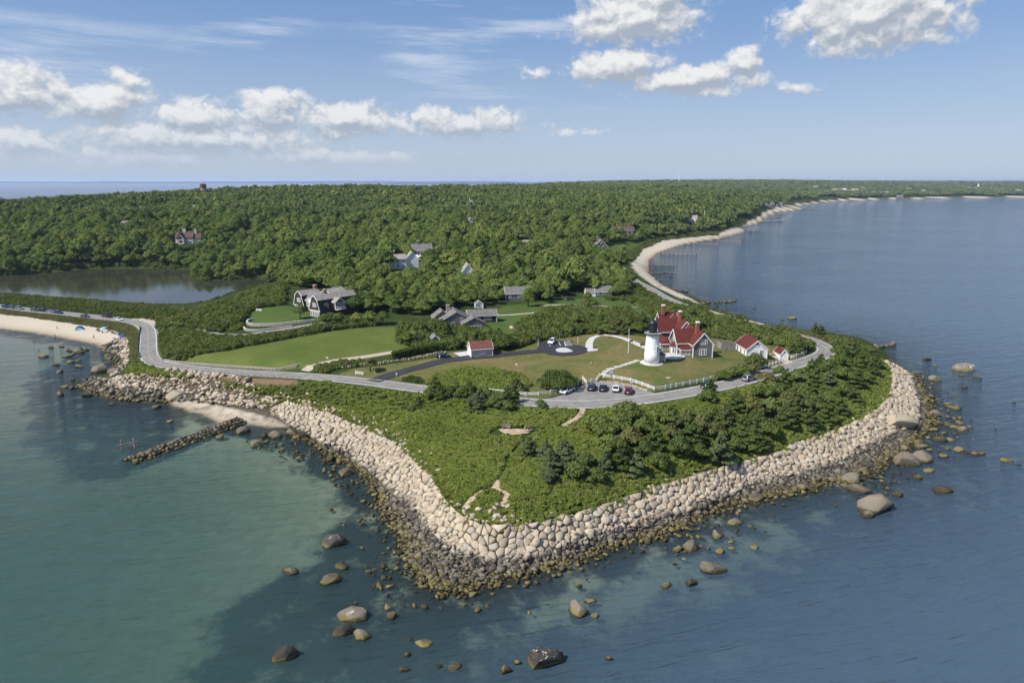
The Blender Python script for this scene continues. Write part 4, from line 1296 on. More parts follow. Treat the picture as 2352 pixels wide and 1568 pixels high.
# ---- the boulder-strewn foreshore below the wall
fore_poly = [tuple((a + (b - a) * 0.04).xy) for a, b in zip(REV_FOOT, REV_TOP)] 
si0 = SHORE_PX.index((688, 988)); si1 = SHORE_PX.index((2099, 857))
shore_part = [tuple(p) for p in SHORE[si0:si1 + 1]]
fore_poly = fore_poly[1:-1] + shore_part[::-1]
foreshore = empty('boulder_foreshore', P(1050, 1340, 0.2), 0, 'band of dark weedy boulders at the tide line below the pale sea wall', 'foreshore')
pl = Pile()
xs = [p[0] for p in fore_poly]; ys = [p[1] for p in fore_poly]
N = 300000
cx_ = rng.uniform(min(xs) - 2, max(xs) + 2, N); cy_ = rng.uniform(min(ys) - 2, max(ys) + 2, N)
ins = in_poly(cx_, cy_, fore_poly)
near = np.zeros(N, bool); near[::3] = True
cx_, cy_ = cx_[ins | near], cy_[ins | near]; ins = in_poly(cx_, cy_, fore_poly); dd = seg_dist(cx_, cy_, fore_poly)
cnt = 0
for x, y, i_, d_ in zip(cx_, cy_, ins, dd):
    if not i_ and d_ > 1.3: continue
    if not i_ and rng.random() < 0.5: continue
    if i_ and rng.random() > 0.55: continue
    big = rng.random()
    sz = 0.34 + 0.42 * rng.random() + (0.55 * rng.random() if big > 0.86 else 0)
    z = float(Z(x, y))
    if z < -1.0: continue
    pl.rock((x, y, z + sz * 0.22 + 0.05), sz, int(rng.integers(0, 99)), 0.8)
    cnt += 1
    if cnt > 7500: break
# half-drowned stones just off the edge
sh = np.array(catmull(shore_part, 0.8))
for k in range(1150):
    a = sh[rng.integers(0, len(sh) - 1)]
    q = a + rng.normal(0, 1, 2) * (1.4 + 4.5 * rng.random() ** 2)
    if in_poly(np.array([q[0]]), np.array([q[1]]), fore_poly)[0]: continue
    sz = 0.32 + 0.6 * rng.random() ** 2
    pl.rock((q[0], q[1], rng.uniform(-0.22, 0.22)), sz, int(rng.integers(0, 99)), 0.75)
for (poly, n, s0, s1) in [([(2110, 960), (2160, 950), (2235, 965), (2240, 1050), (2140, 1060), (2100, 1030)], 46, 0.45, 1.1), ([(1500, 1245), (1700, 1180), (1760, 1210), (1700, 1270), (1560, 1290)], 34, 0.4, 0.9), ([(575, 1000), (690, 995), (720, 1030), (700, 1060), (600, 1040)], 60, 0.35, 0.8), ([(830, 1160), (880, 1180), (930, 1280), (940, 1360), (860, 1380), (820, 1260)], 40, 0.35, 0.8), ([(1950, 1120), (2060, 1070), (2110, 1090), (2050, 1140), (1970, 1150)], 30, 0.4, 1.0), ([(2100, 850), (2160, 880), (2170, 950), (2135, 940), (2118, 890)], 30, 0.4, 0.9), ([(720, 1040), (790, 1075), (850, 1130), (820, 1150), (750, 1100)], 40, 0.35, 0.8)]:
    w = [tuple(P(x, y, 0).xy) for x, y in poly]; xs = [p[0] for p in w]; ys = [p[1] for p in w]; k = 0
    while k < n:
        x, y = rng.uniform(min(xs), max(xs)), rng.uniform(min(ys), max(ys))
        if in_poly(np.array([x]), np.array([y]), w)[0]:
            s_ = rng.uniform(s0, s1); pl.rock((x, y, rng.uniform(-0.2, 0.12)), s_, int(rng.integers(0, 99)), 0.75); k += 1
pl.build(foreshore, 'boulder', M_rock)

# ---- loose rocks below the road in the west, and along the beach end
west_poly = [tuple(P(x, y, h).xy) for x, y, h in [(241, 867, 2.6), (301, 862, 3), (385, 868, 3.2), (439, 869, 3.6), (500, 880, 4.2), (553, 890, 4), (620, 908, 4.6), (640, 922, 3.6), (610, 945, 1.6), (540, 932, 2), (470, 921, 1.8), (400, 917, 1), (381, 922, .3), (337, 924, 0), (281, 920, 0), (242, 914, 0), (206, 905, 0), (187, 894, 0), (180, 884, 0), (216, 866, 0)]]
west_rocks = empty('rock_bank', P(385, 890, 1.5), 0, 'bank of tumbled pale boulders between the road and the small cove', 'rock bank')
pl = Pile()


def fill(pl, poly, n, s0, s1, pbig=0.15, zoff=0.25):
    xs = [p[0] for p in poly]; ys = [p[1] for p in poly]
    k = 0; tries = 0
    pts = []
    while k < n and tries < n * 30:
        tries += 1
        x = rng.uniform(min(xs), max(xs)); y = rng.uniform(min(ys), max(ys))
        if not in_poly(np.array([x]), np.array([y]), poly)[0]: continue
        sz = rng.uniform(s0, s1) * (1.7 if rng.random() < pbig else 1)
        pl.rock((x, y, float(Z(x, y)) + sz * zoff), sz, int(rng.integers(0, 99)), 0.8); k += 1


fill(pl, west_poly, 950, 0.5, 1.05)
pl.build(west_rocks, 'boulder', M_rock)
beach_poly = gp([(262, 778), (285, 768), (300, 800), (296, 830), (285, 850), (255, 868), (248, 860), (262, 838), (248, 824), (238, 806)])
beach_rocks = empty('rock_bank', G(275, 820), 0, 'strip of grey rocks between the beach end and the guard rail bend', 'rock bank')
pl = Pile(); fill(pl, beach_poly, 420, 0.35, 0.9); pl.build(beach_rocks, 'boulder', M_rock, 220)

# ---- the stone jetty
ja, jb = P(548, 957, 1.5), P(291, 1056, 0.8)
jetty = empty('stone_jetty', ja.lerp(jb, 0.5), 0, 'long straight jetty of stacked stones reaching into the green bay', 'jetty')
pl = Pile()
jd = (jb - ja); jl = jd.length; jd.normalize(); jn = Vector((-jd.y, jd.x, 0))
for row, (lat, top, sz) in enumerate([(-2.5, 0.2, 0.85), (2.5, 0.2, 0.85), (-1.5, 0.85, 0.9), (1.5, 0.85, 0.9), (-0.5, 1.35, 0.85), (0.6, 1.3, 0.85)]):
    s = rng.uniform(0, 0.8)
    while s < jl + (0 if row < 4 else -0.6):
        p = ja + jd * s + jn * (lat + rng.normal(0, 0.12))
        f = s / jl
        z = top * (1 - 0.42 * f) - 0.1
        k = sz * rng.uniform(0.85, 1.15)
        pl.rock((p.x, p.y, z + rng.normal(0, 0.07)), k, int(rng.integers(0, 99)), 0.75, 0.25)
        s += k * 1.35
pl.build(jetty, 'stone', M_rock)

# ---- groynes of rough stone along the eastern bay
for (a, b, w, lab) in [((1600, 697), (1692, 692), 2.2, 'rough stone groyne nearest the point on the eastern shore'), ((1530, 664), (1585, 669), 1.6, 'broken line of boulders in the shallows below the shore road'),
                       ((1488, 627), (1553, 628), 1.4, 'low dark groyne across the corner of the curved beach'), ((1488, 610), (1555, 611), 0.9, 'thin dark groyne just beyond the corner of the curved beach'),
                       ((1700, 531), (1752, 533), 2.4, 'rock groyne off the first small headland of the far beach'), ((1735, 511), (1798, 509), 2.6, 'dark rock groyne off the second small headland of the far beach'), ((1762, 500), (1796, 500), 2.4, 'short dark groyne midway along the far beach'), ((1780, 494), (1808, 494), 2.4, 'small dark groyne past the middle of the far beach'), ((1838, 482), (1868, 482), 3.0, 'faint dark groyne at the far bend of the beach'), ((2012, 796), (2062, 789), 1.7, 'rock spit sticking out behind the trees at the right of the point')]:
    p, q = P(a[0], a[1], 0.3), P(b[0], b[1], 0.1)
    e = empty('stone_groyne', p.lerp(q, 0.5), 0, lab, 'groyne', 'groynes along the eastern bay'); pl = Pile()
    L = (q - p).length; n = int(min(90, L / (w * 0.5)))
    for k in range(n):
        c = p.lerp(q, k / n) + Vector((rng.normal(0, w * 0.4), rng.normal(0, w * 0.5), 0))
        pl.rock((c.x, c.y, 0.3 * (1 - k / n) + 0.1), w * rng.uniform(0.45, 0.95), int(rng.integers(0, 99)), 0.75)
    pl.build(e, 'stone', M_rock, 90)

# ---- single boulders: photo x, y of the waterline, width, look
BOULDERS = [
    (767, 1254, 48, 'g', 'big pale-topped boulder standing alone off the left flank of the tip'), (783, 1306, 28, 'r', 'rounded boulder just below the big pale-topped one'), (756, 1338, 40, 'r', 'olive flat boulder left of the tip of the point'), (664, 1317, 34, 'l', 'low olive rock awash at the edge of the dark weed'),
    (868, 1347, 20, 'r', None), (893, 1350, 14, 'r', None), (809, 1421, 60, 'f', 'long flat-topped boulder streaked with bird droppings'), (791, 1456, 44, 'r', 'brown boulder just below the long bird-stained one'), (826, 1467, 38, 'r', 'brown boulder touching its twin at lower right of the stained rock'), (899, 1419, 26, 'r', 'yellow green boulder to the right of the bird-stained rock'), (887, 1396, 22, 'l', None), (816, 1387, 12, 'r', None),
    (657, 1512, 50, 'r', 'dark boulder ringed with foam near the bottom left'), (972, 1483, 36, 'l', 'low dark rock awash left of the bottom centre'), (940, 1469, 14, 'l', None), (925, 1543, 24, 'r', None), (1008, 1532, 16, 'l', None), (1043, 1535, 28, 'l', None), (1160, 1548, 26, 'p', 'pointed boulder beside the huge bird-whitened one at the bottom'), (1188, 1525, 18, 'r', None), (1247, 1535, 84, 'G', 'huge dark boulder with white bird streaks at the bottom centre'),
    (1323, 1412, 47, 'c', 'square block of rock with a green lower band'), (1357, 1384, 26, 'l', 'dark rock with breaking foam beside the square block'), (1367, 1417, 18, 'r', None), (1399, 1516, 16, 'r', None), (1532, 1349, 24, 'r', None), (1588, 1346, 28, 'r', 'lone olive boulder below the sloping wedge of rock'), (1638, 1314, 56, 'w', 'long sloping wedge of rock, tan above and green below'), (1644, 1233, 28, 'r', 'rounded tan boulder near the middle of the right foreshore'), (1590, 1264, 36, 'p', 'tent-shaped boulder with a green foot'), (1559, 1266, 24, 'r', 'small green boulder leaning by the tent-shaped one'), (1656, 1270, 22, 'r', None), (1681, 1261, 16, 'l', None), (1735, 1259, 20, 'l', None), (1690, 1205, 28, 'r', None),
    (2082, 1070, 52, 'b', 'great split boulder at the right edge of the boulder foreshore'), (2121, 1062, 46, 'b', 'great grey boulder behind the split one on the right'), (1977, 1130, 40, 'w', 'tilted dark slab at the water edge on the right'), (1958, 1108, 40, 'b', 'grey boulder against the foreshore next to the tilted slab'), (1943, 1117, 18, 'r', None), (2019, 1176, 70, 'b', 'largest humped boulder in open water on the right'), (1995, 1187, 28, 'r', 'small round boulder leaning on the humped one'), (2066, 1140, 22, 'r', None), (2110, 1100, 18, 'r', None), (2168, 1130, 36, 'l', 'long low olive rock far out on the right'), (2138, 1083, 22, 'l', None), (2014, 1036, 28, 'r', None), (2046, 1030, 30, 'r', None), (1989, 1077, 32, 'b', None), (2012, 1074, 20, 'r', None), (1737, 1149, 36, 'b', 'dark boulder where the right flank meets the water'),
    (2160, 1012, 28, 'l', None), (2183, 1014, 16, 'r', None), (2204, 1036, 20, 'r', None), (2241, 1047, 18, 'r', None), (2257, 1044, 16, 'l', None), (2168, 1050, 18, 'r', None), (2220, 1042, 16, 'l', None), (2215, 989, 20, 'r', None), (2192, 984, 16, 'r', None), (2204, 973, 20, 'l', None), (2177, 976, 22, 'l', None), (2158, 974, 14, 'r', None), (2146, 988, 18, 'l', None), (2205, 960, 12, 'l', None), (2190, 939, 34, 'f', 'flat brown slab of rock off the right shoulder'), (2147, 955, 24, 'r', None), (2138, 916, 18, 'r', None), (2217, 893, 16, 'l', None), (2148, 874, 24, 'r', 'round boulder off the wooded right shoulder'), (2222, 852, 40, 'G', 'flat bird-whitened rock off the right shoulder'), (2210, 864, 10, 'r', None), (2247, 870, 14, 'l', None), (2130, 828, 18, 'f', None), (2148, 840, 8, 'l', None), (2314, 1060, 24, 'l', 'low olive rock at the right edge of the picture'), (2341, 1068, 10, 'l', None), (2331, 925, 8, 'l', None), (2116, 994, 22, 'r', None), (2170, 997, 12, 'r', None), (2121, 1028, 26, 'l', None), (2113, 1018, 18, 'r', None),
    (1821, 733, 17, 'G', 'dark rock with perching birds in the eastern bay'), (1796, 735, 10, 'l', None), (1733, 709, 7, 'l', None), (1647, 704, 6, 'r', None), (1541, 637, 7, 'r', None), (1515, 645, 8, 'r', None),
    (557, 994, 28, 'b', 'rounded boulder alone in the corner of jetty and cove'), (506, 1006, 20, 'r', 'dark boulder beside the middle of the jetty'), (589, 1023, 29, 'b', 'lowest of the cluster of round cove boulders'), (604, 1003, 20, 'r', None), (631, 1004, 27, 'b', 'pale grey boulder in the middle of the cove cluster'), (663, 1001, 28, 'b', 'tallest pale boulder of the cove cluster'), (683, 1005, 22, 'r', 'dark boulder at the right end of the cove cluster'), (612, 1017, 14, 'r', None), (647, 1021, 10, 'r', None), (565, 1014, 8, 'r', None), (758, 1058, 24, 'r', None), (795, 1089, 32, 'r', 'dark weedy boulder below the left flank of the sea wall'), (743, 1082, 16, 'r', None), (768, 1073, 10, 'r', None),
    (357, 937, 22, 'l', 'olive rock awash off the small cove beach'), (389, 969, 16, 'l', None), (254, 930, 12, 'l', None), (194, 912, 20, 'r', None),
    (97, 820, 18, 'f', 'flat-topped boulder farthest out before the beach'), (115, 799, 10, 'r', None), (139, 797, 12, 'l', None), (154, 805, 12, 'r', None), (161, 809, 9, 'r', None), (183, 804, 13, 'r', None), (196, 805, 12, 'r', None), (173, 811, 13, 'r', None), (187, 811, 11, 'r', None), (167, 814, 9, 'r', None), (155, 820, 20, 'l', None), (161, 833, 13, 'r', None), (177, 830, 13, 'l', None), (127, 839, 14, 'l', None), (176, 844, 18, 'l', None), (136, 856, 14, 'r', None), (166, 874, 10, 'r', None), (147, 890, 16, 'l', None), (163, 893, 12, 'r', None), (174, 892, 8, 'r', None), (136, 909, 13, 'p', None), (195, 874, 13, 'r', None), (212, 869, 12, 'r', None), (254, 930, 14, 'l', None), (230, 855, 34, 'b', 'broad grey boulder in the rocky corner left of the road bend'), (257, 857, 22, 'b', 'pale boulder beside the broad grey one under the road bend'), (233, 840, 12, 'r', None), (241, 801, 22, 'b', 'big boulder where the sand ends and the rocks begin'), (254, 826, 22, 'r', None), (177, 878, 6, 'r', None)]


def place_boulder(x, y, wpx, look, label, h=0.0, mat=None, gname=None):
    p = P(x, y, h)
    d = math.sqrt(p.x ** 2 + p.y ** 2 + (CAM_H - h) ** 2)
    R = wpx / FPX * d / 2 * 1.16
    k = abs(hash((x, y, wpx))) % len(BIGROCKS)
    v, f = BIGROCKS[(x * 7 + y * 3) % len(BIGROCKS)]
    sz = {'r': 0.9, 'l': 0.5, 'b': 0.95, 'p': 1.45, 'w': 0.75, 'c': 1.1, 'f': 0.7, 'g': 1.0, 'G': 0.9}[look]
    v = v.copy()
    if look in 'fG': v[:, 2] = np.where(v[:, 2] > 0.35, 0.35 + (v[:, 2] - 0.35) * 0.35, v[:, 2])
    if look == 'c': v = np.sign(v) * np.abs(v) ** 0.75
    if look == 'p': v[:, :2] *= (1 - 0.55 * np.clip(v[:, 2:3], 0, 1))
    if look == 'w': v[:, 2] *= 0.75 - 0.45 * v[:, 0]
    v[:, :2] *= 1 - 0.28 * np.clip(v[:, 2:3], -0.8, 0.8)
    v = v / np.abs(v[:, 0]).max()
    w = v * np.array([R, R * 0.85, R * sz])
    me = np_mesh('boulder', w, f, mat or (M_guano if look in 'gGf' and wpx > 16 else M_searock), smooth=False, fattrs={'tone': np.full(len(f), rng.random())})
    o = new_obj('boulder', me)
    o.location = (p.x, p.y + R * 0.3, h + R * sz * 0.16)
    o.rotation_euler = (0, 0, rng.uniform(-0.4, 0.4))
    if label is None:
        area = ('off the sandy beach on the left' if x < 260 and y < 930 else 'in the cove below the sea wall' if x < 860 and y < 1100 else 'off the eastern shore' if y < 760 else
                'off the right shoulder' if x > 1900 else 'off the tip of the point')
        size = 'low dark rock' if look == 'l' else 'small weedy boulder'
        label = size + ' ' + area
        gname = size.split(' rock')[0].split(' boulder')[0] + ' rocks ' + area
    tag(o, label, 'boulder', gname)
    return o


for b in BOULDERS:
    place_boulder(*b)
place_boulder(402, 914, 36, 'b', 'giant pale angular boulder standing on the small cove beach', 1.0, M_pale)
place_boulder(2070, 978, 74, 'l', 'giant pale slab lying on the sea wall at the right', 2.6, M_pale)
place_boulder(940, 1150, 26, 'b', 'smooth grey boulder set among dark stones on the left flank', 1.2)
for (x, y, w, lab) in [(1187, 838, 9, 'single pale boulder on the dry lawn beyond the shrub mound'), (1359, 834, 7, 'small pale stone on the lawn below the turning circle'), (1536, 868, 12, 'pale flat boulder on the slope below the white tower'), (1174, 753, 22, 'long pale boulder on the green yard beside the thicket'), (1186, 762, 10, 'small pale boulder half hidden under the thicket edge'), (1320, 954, 10, 'pale boulder beside the sandy footpath'), (1310, 962, 7, 'smaller pale stone by the sandy footpath'), (752, 823, 8, 'pale stone by the gravel drive at the meadow edge'), (700, 770, 6, 'small white stone on the upper edge of the meadow'), (1484, 697, 15, 'pale boulder on the grass by the shore road'), (1510, 658, 14, 'tan boulder on the shore beside the curved beach road'), (1500, 640, 12, 'tan rock at the corner of the curved beach')]:
    q = G(x, y); d = math.sqrt(q.x ** 2 + q.y ** 2 + CAM_H ** 2)
    o = place_boulder(x, y, w, 'l' if w > 9 else 'r', lab, q.z, M_pale); o.location = (q.x, q.y, q.z + 0.1)
# ---------------------------------------------------------------- vegetation
def leaves(lobes, n, size, seed, up=0.25, jit=0.42, elong=1.0, shell=(0.72, 1.05)):
    """cloud of leaf-spray faces lying on the skins of ellipsoid lobes: list of (centre, radii)"""
    r = np.random.default_rng(seed)
    C = np.array([l[0] for l in lobes], float); R = np.array([l[1] for l in lobes], float)
    area = (R[:, 0] * R[:, 1] + R[:, 0] * R[:, 2] + R[:, 1] * R[:, 2]); w = area / area.sum()
    k = r.choice(len(lobes), n, p=w)
    d = r.normal(size=(n, 3)); d[:, 2] = np.where(d[:, 2] < -0.35, -d[:, 2] * 0.5, d[:, 2])
    d /= np.linalg.norm(d, axis=1)[:, None]
    c = C[k] + d * R[k] * r.uniform(shell[0], shell[1], (n, 1))
    nrm = d / R[k]; nrm /= np.linalg.norm(nrm, axis=1)[:, None]
    nrm = nrm + r.normal(0, jit, (n, 3)) + np.array([0, 0, up]); nrm /= np.linalg.norm(nrm, axis=1)[:, None]
    t = np.cross(nrm, r.normal(size=(n, 3))); t /= np.linalg.norm(t, axis=1)[:, None]
    b = np.cross(nrm, t)
    s = size * r.uniform(0.6, 1.35, (n, 1))
    v = np.stack([c - t * s * 0.5 * elong - b * s * 0.28, c + t * s * 0.1 - b * s * 0.5, c + t * s * 0.55 * elong + b * s * 0.1, c - t * s * 0.05 + b * s * 0.5], 1).reshape(-1, 3)
    f = np.arange(4 * n).reshape(n, 4)
    return v, f


def lobes_round(r, n, R, H, base, flat=0.6):
    """lobes of a broad crown of radius R and height H starting at height base"""
    L = [((0, 0, base + H * 0.45), (R * 0.62, R * 0.62, H * 0.5))]
    for i in range(n):
        a = i * 2.399 + r.uniform(-0.4, 0.4); q = math.sqrt((i + 0.6) / n)
        z = base + H * (0.32 + 0.42 * (1 - q) + r.uniform(-0.08, 0.12)); rr = R * r.uniform(0.26, 0.42)
        L.append(((R * 0.72 * q * math.cos(a), R * 0.72 * q * math.sin(a), z), (rr, rr, rr * flat * r.uniform(0.8, 1.15))))
    return L


def trunk_mesh(name, h, r0, seed, limbs=4, spread=2.0, mat=None):
    r = np.random.default_rng(seed); mb = MB()
    top = Vector((r.normal(0, 0.25), r.normal(0, 0.25), h))
    mb.tube([(0, 0, -0.4), (0.05, 0, h * 0.3), tuple(top * 0.7), tuple(top)], [r0 * 1.25, r0, r0 * 0.75, r0 * 0.45], 6)
    for i in range(limbs):
        a = i * 6.28 / limbs + r.uniform(-0.4, 0.4); z0 = h * r.uniform(0.45, 0.8)
        e = Vector((spread * math.cos(a), spread * math.sin(a), z0 + h * r.uniform(0.3, 0.6)))
        s = top * (z0 / h)
        mb.tube([s, s.lerp(e, 0.5) + Vector((0, 0, 0.2)), e], [r0 * 0.5, r0 * 0.33, r0 * 0.12], 5)
    return mb.mesh(name, mat or M_bark, True)


TREE = {}      # kind -> list of (crown mesh, trunk mesh)


def make_trees():
    r = np.random.default_rng(5)
    def reg(kind, v, f, mat, tr):
        TREE.setdefault(kind, []).append((np_mesh('crown', v, f, mat), tr))
    for s in range(6):      # spreading oaks of the wood, 8 m high, 4.6 m radius
        R = r.uniform(3.9, 5.2); L = lobes_round(r, [8, 13, 10, 17, 7, 11][s], R, r.uniform(5.2, 7.0), 1.8, r.uniform(0.6, 0.95))
        reg('oak', *leaves(L, 1500, 0.72, 40 + s), L_oak, trunk_mesh('trunk', 5.5, 0.28, s, 4, R * 0.55))
    for s in range(4):      # looser low coastal bush trees
        R = r.uniform(2.6, 3.3); L = lobes_round(r, 9, R, 3.4, 0.5, 0.7)
        reg('bush', *leaves(L, 1300, 0.50, 60 + s), L_bush, trunk_mesh('trunk', 2.4, 0.12, s + 20, 4, R * 0.5))
    for s in range(9):      # wind-shaped red cedars and pines: irregular rounded heads of layered sprays
        L = []; H = r.uniform(4.2, 5.6); n = 20; lean = r.uniform(-0.5, 0.5, 2)
        for i in range(n):
            q = i / (n - 1); a = i * 2.4 + r.uniform(-0.5, 0.5); rad = (1 - q ** 1.7) * r.uniform(1.5, 2.5) + 0.35
            L.append(((rad * 0.62 * math.cos(a) + lean[0] * q, rad * 0.62 * math.sin(a) + lean[1] * q, 0.6 + q * H + r.uniform(-0.25, 0.25)), (rad * r.uniform(0.38, 0.62), rad * r.uniform(0.38, 0.62), r.uniform(0.32, 0.62))))
        reg('cedar', *leaves(L, 2600, 0.36, 80 + s, 0.35, 0.6, 1.05), L_pine, trunk_mesh('trunk', H, 0.16, s + 40, 3, 1.2))
    for s in range(4):      # grey-green spreading evergreens
        L = []; H = r.uniform(3.6, 4.6); n = 18; lean = r.uniform(-0.7, 0.7, 2)
        for i in range(n):
            q = i / (n - 1); a = i * 2.4 + r.uniform(-0.6, 0.6); rad = (1 - q ** 1.5) * r.uniform(1.6, 2.7) + 0.3
            L.append(((rad * 0.65 * math.cos(a) + lean[0] * q, rad * 0.65 * math.sin(a) + lean[1] * q, 0.5 + q * H + r.uniform(-0.3, 0.3)), (rad * r.uniform(0.35, 0.6), rad * r.uniform(0.35, 0.6), r.uniform(0.28, 0.5))))
        reg('spruce', *leaves(L, 1900, 0.38, 100 + s, 0.3, 0.5, 1.35), L_spruce, trunk_mesh('trunk', H, 0.15, s + 60, 2, 0.8))
    L = lobes_round(r, 16, 4.2, 7.6, 1.0, 0.8)
    reg('maple', *leaves(L, 2600, 0.6, 120), L_bright, trunk_mesh('trunk', 5.0, 0.3, 70, 4, 2.4))
    L = lobes_round(r, 12, 4.0, 6.0, 1.5, 0.8)
    reg('beech', *leaves(L, 1600, 0.6, 121), L_purple, trunk_mesh('trunk', 5.0, 0.3, 71, 4, 2.2))
    for s in range(2):      # open-grown pine by the drive, with a bare trunk
        L = [((r.uniform(-1.4, 1.4), r.uniform(-1.2, 1.2), r.uniform(2.4, 4.9)), (r.uniform(0.9, 1.4), r.uniform(0.8, 1.3), r.uniform(0.45, 0.7))) for i in range(11)]
        reg('pine', *leaves(L, 1500, 0.42, 130 + s, 0.3, 0.6, 1.3), L_bush, trunk_mesh('trunk', 4.6, 0.2, 80 + s, 5, 1.6))


make_trees()
for k in range(3):          # coarse far crowns (several trees together)
    r_ = np.random.default_rng(200 + k)
    L = []
    for i in range(9):
        a = i * 2.4; q = math.sqrt((i + 0.5) / 9); rr = r_.uniform(0.26, 0.40)
        L.append(((0.8 * q * math.cos(a), 0.8 * q * math.sin(a), 0.55 + r_.uniform(-0.14, 0.2)), (rr, rr, rr * 0.85)))
    v, f = leaves(L, 420, 0.24, 210 + k)
    TREE.setdefault('far', []).append((np_mesh('crown', v, f, L_far), None))


def add_tree(kind, p, scale, label, cat='tree', group=None, var=None, sz=1.0, name=None, mat=None):
    k = var if var is not None else int(rng.integers(0, 99))
    crown, trunk = TREE[kind][k % len(TREE[kind])]
    nm = name or {'oak': 'oak_tree', 'bush': 'bush', 'cedar': 'cedar_tree', 'spruce': 'spruce_tree', 'maple': 'maple_tree', 'beech': 'beech_tree', 'pine': 'pine_tree'}[kind]
    e = empty(nm, (p[0], p[1], p[2] - 0.1), rng.uniform(0, 6.28), label, cat, group)
    e.scale = (scale * rng.uniform(0.85, 1.15), scale * rng.uniform(0.85, 1.15), scale * sz * rng.uniform(0.88, 1.12))
    c = new_obj('crown', crown, e)
    if mat is not None:
        c.material_slots[0].link = 'OBJECT'; c.material_slots[0].material = mat
    if trunk is not None:
        new_obj('trunk', trunk, e)
    return e


def bumps(x, y, s):
    return 0.5 + 0.25 * np.sin(x / s + 2.1 * np.sin(y / s * 0.7)) + 0.25 * np.sin(y / s * 1.3 + 1.7 * np.sin(x / s * 0.6 + 1))


# ---- scattering as one mass: points with size and kind, instanced by geometry nodes
PROTO = bpy.data.collections.new('plant_prototypes')     # never linked into the scene


def proto(name, meshes):
    c = bpy.data.collections.new(name); PROTO.children.link(c)
    for i, m in enumerate(meshes):
        o = bpy.data.objects.new('%s_%02d' % (name, i), m); c.objects.link(o)
    return c


def scatter(name, pts, scl, col, nvar, label=None, cat=None, kind='stuff', tilt=0.15, szv=None, parent=None):
    """pts (n,3), scl (n,) or (n,3)"""
    pts = np.asarray(pts, np.float32); n = len(pts)
    me = bpy.data.meshes.new(name); me.vertices.add(n); me.vertices.foreach_set('co', pts.ravel())
    scl = np.asarray(scl, np.float32)
    if scl.ndim == 1: scl = np.stack([scl] * 3, -1)
    a = me.attributes.new('scl', 'FLOAT_VECTOR', 'POINT'); a.data.foreach_set('vector', scl.ravel())
    rot = np.stack([rng.normal(0, tilt, n), rng.normal(0, tilt, n), rng.uniform(0, 6.28, n)], -1).astype(np.float32)
    a = me.attributes.new('rot', 'FLOAT_VECTOR', 'POINT'); a.data.foreach_set('vector', rot.ravel())
    a = me.attributes.new('var', 'INT', 'POINT'); a.data.foreach_set('value', rng.integers(0, nvar, n).astype(np.int32))
    o = new_obj(name, me, parent)
    g = bpy.data.node_groups.new(name + '_scatter', 'GeometryNodeTree')
    g.interface.new_socket('Geometry', in_out='INPUT', socket_type='NodeSocketGeometry')
    g.interface.new_socket('Geometry', in_out='OUTPUT', socket_type='NodeSocketGeometry')
    N = g.nodes; Lk = g.links
    gi = N.new('NodeGroupInput'); go = N.new('NodeGroupOutput')
    iop = N.new('GeometryNodeInstanceOnPoints'); ci = N.new('GeometryNodeCollectionInfo')
    ci.inputs['Collection'].default_value = col; ci.inputs['Separate Children'].default_value = True; ci.inputs['Reset Children'].default_value = True
    def na(nm, typ):
        x = N.new('GeometryNodeInputNamedAttribute'); x.data_type = typ; x.inputs['Name'].default_value = nm
        return [s for s in x.outputs if s.enabled and s.name == 'Attribute'][0]
    Lk.new(gi.outputs[0], iop.inputs['Points']); Lk.new(ci.outputs[0], iop.inputs['Instance'])
    iop.inputs['Pick Instance'].default_value = True
    Lk.new(na('var', 'INT'), iop.inputs['Instance Index']); Lk.new(na('scl', 'FLOAT_VECTOR'), iop.inputs['Scale'])
    er = N.new('FunctionNodeEulerToRotation'); Lk.new(na('rot', 'FLOAT_VECTOR'), er.inputs[0]); Lk.new(er.outputs[0], iop.inputs['Rotation'])
    Lk.new(iop.outputs[0], go.inputs[0])
    m = o.modifiers.new('scatter', 'NODES'); m.node_group = g
    tag(o, label, cat, None, kind)
    return o


def shrub_protos(name, mat, n_leaf, size, nv=4, H=0.55, seed=300, elong=1.0):
    ms = []
    for k in range(nv):
        r = np.random.default_rng(seed + k)
        L = [((0, 0, H * 0.3), (0.8, 0.8, H))] + [((r.uniform(-.6, .6), r.uniform(-.6, .6), H * r.uniform(0.3, 0.8)), (0.42, 0.42, H * 0.55)) for i in range(5)]
        v, f = leaves(L, n_leaf, size, seed + 50 + k, 0.45, 0.6, elong)
        ms.append(np_mesh(name, v, f, mat))
    return proto(name, ms)


C_shrub = shrub_protos('shrub', L_shrub, 210, 0.25)
C_bush = shrub_protos('thicket', L_bush, 260, 0.30, 4, 0.85, 330)
C_hedge = shrub_protos('hedge_tuft', L_hedge, 200, 0.24, 3, 0.8, 360)
ms = []
for k in range(3):
    r_ = np.random.default_rng(390 + k); n = 60
    a = r_.uniform(0, 6.28, n); rr = np.sqrt(r_.random(n)) * 0.55; x = rr * np.cos(a); y = rr * np.sin(a); h = r_.uniform(0.15, 0.42, n)
    lx = r_.normal(0.18, 0.32, n); ly = r_.normal(0, 0.32, n); wx = 0.09 * np.cos(a * 3); wy = 0.09 * np.sin(a * 3)
    v = np.stack([np.stack([x - wx, y - wy, 0 * x], -1), np.stack([x + wx, y + wy, 0 * x], -1), np.stack([x + lx, y + ly, h], -1)], 1).reshape(-1, 3)
    ms.append(np_mesh('grass_tuft', v, np.arange(3 * n).reshape(n, 3), L_grass))
C_grass = proto('grass_tuft', ms)


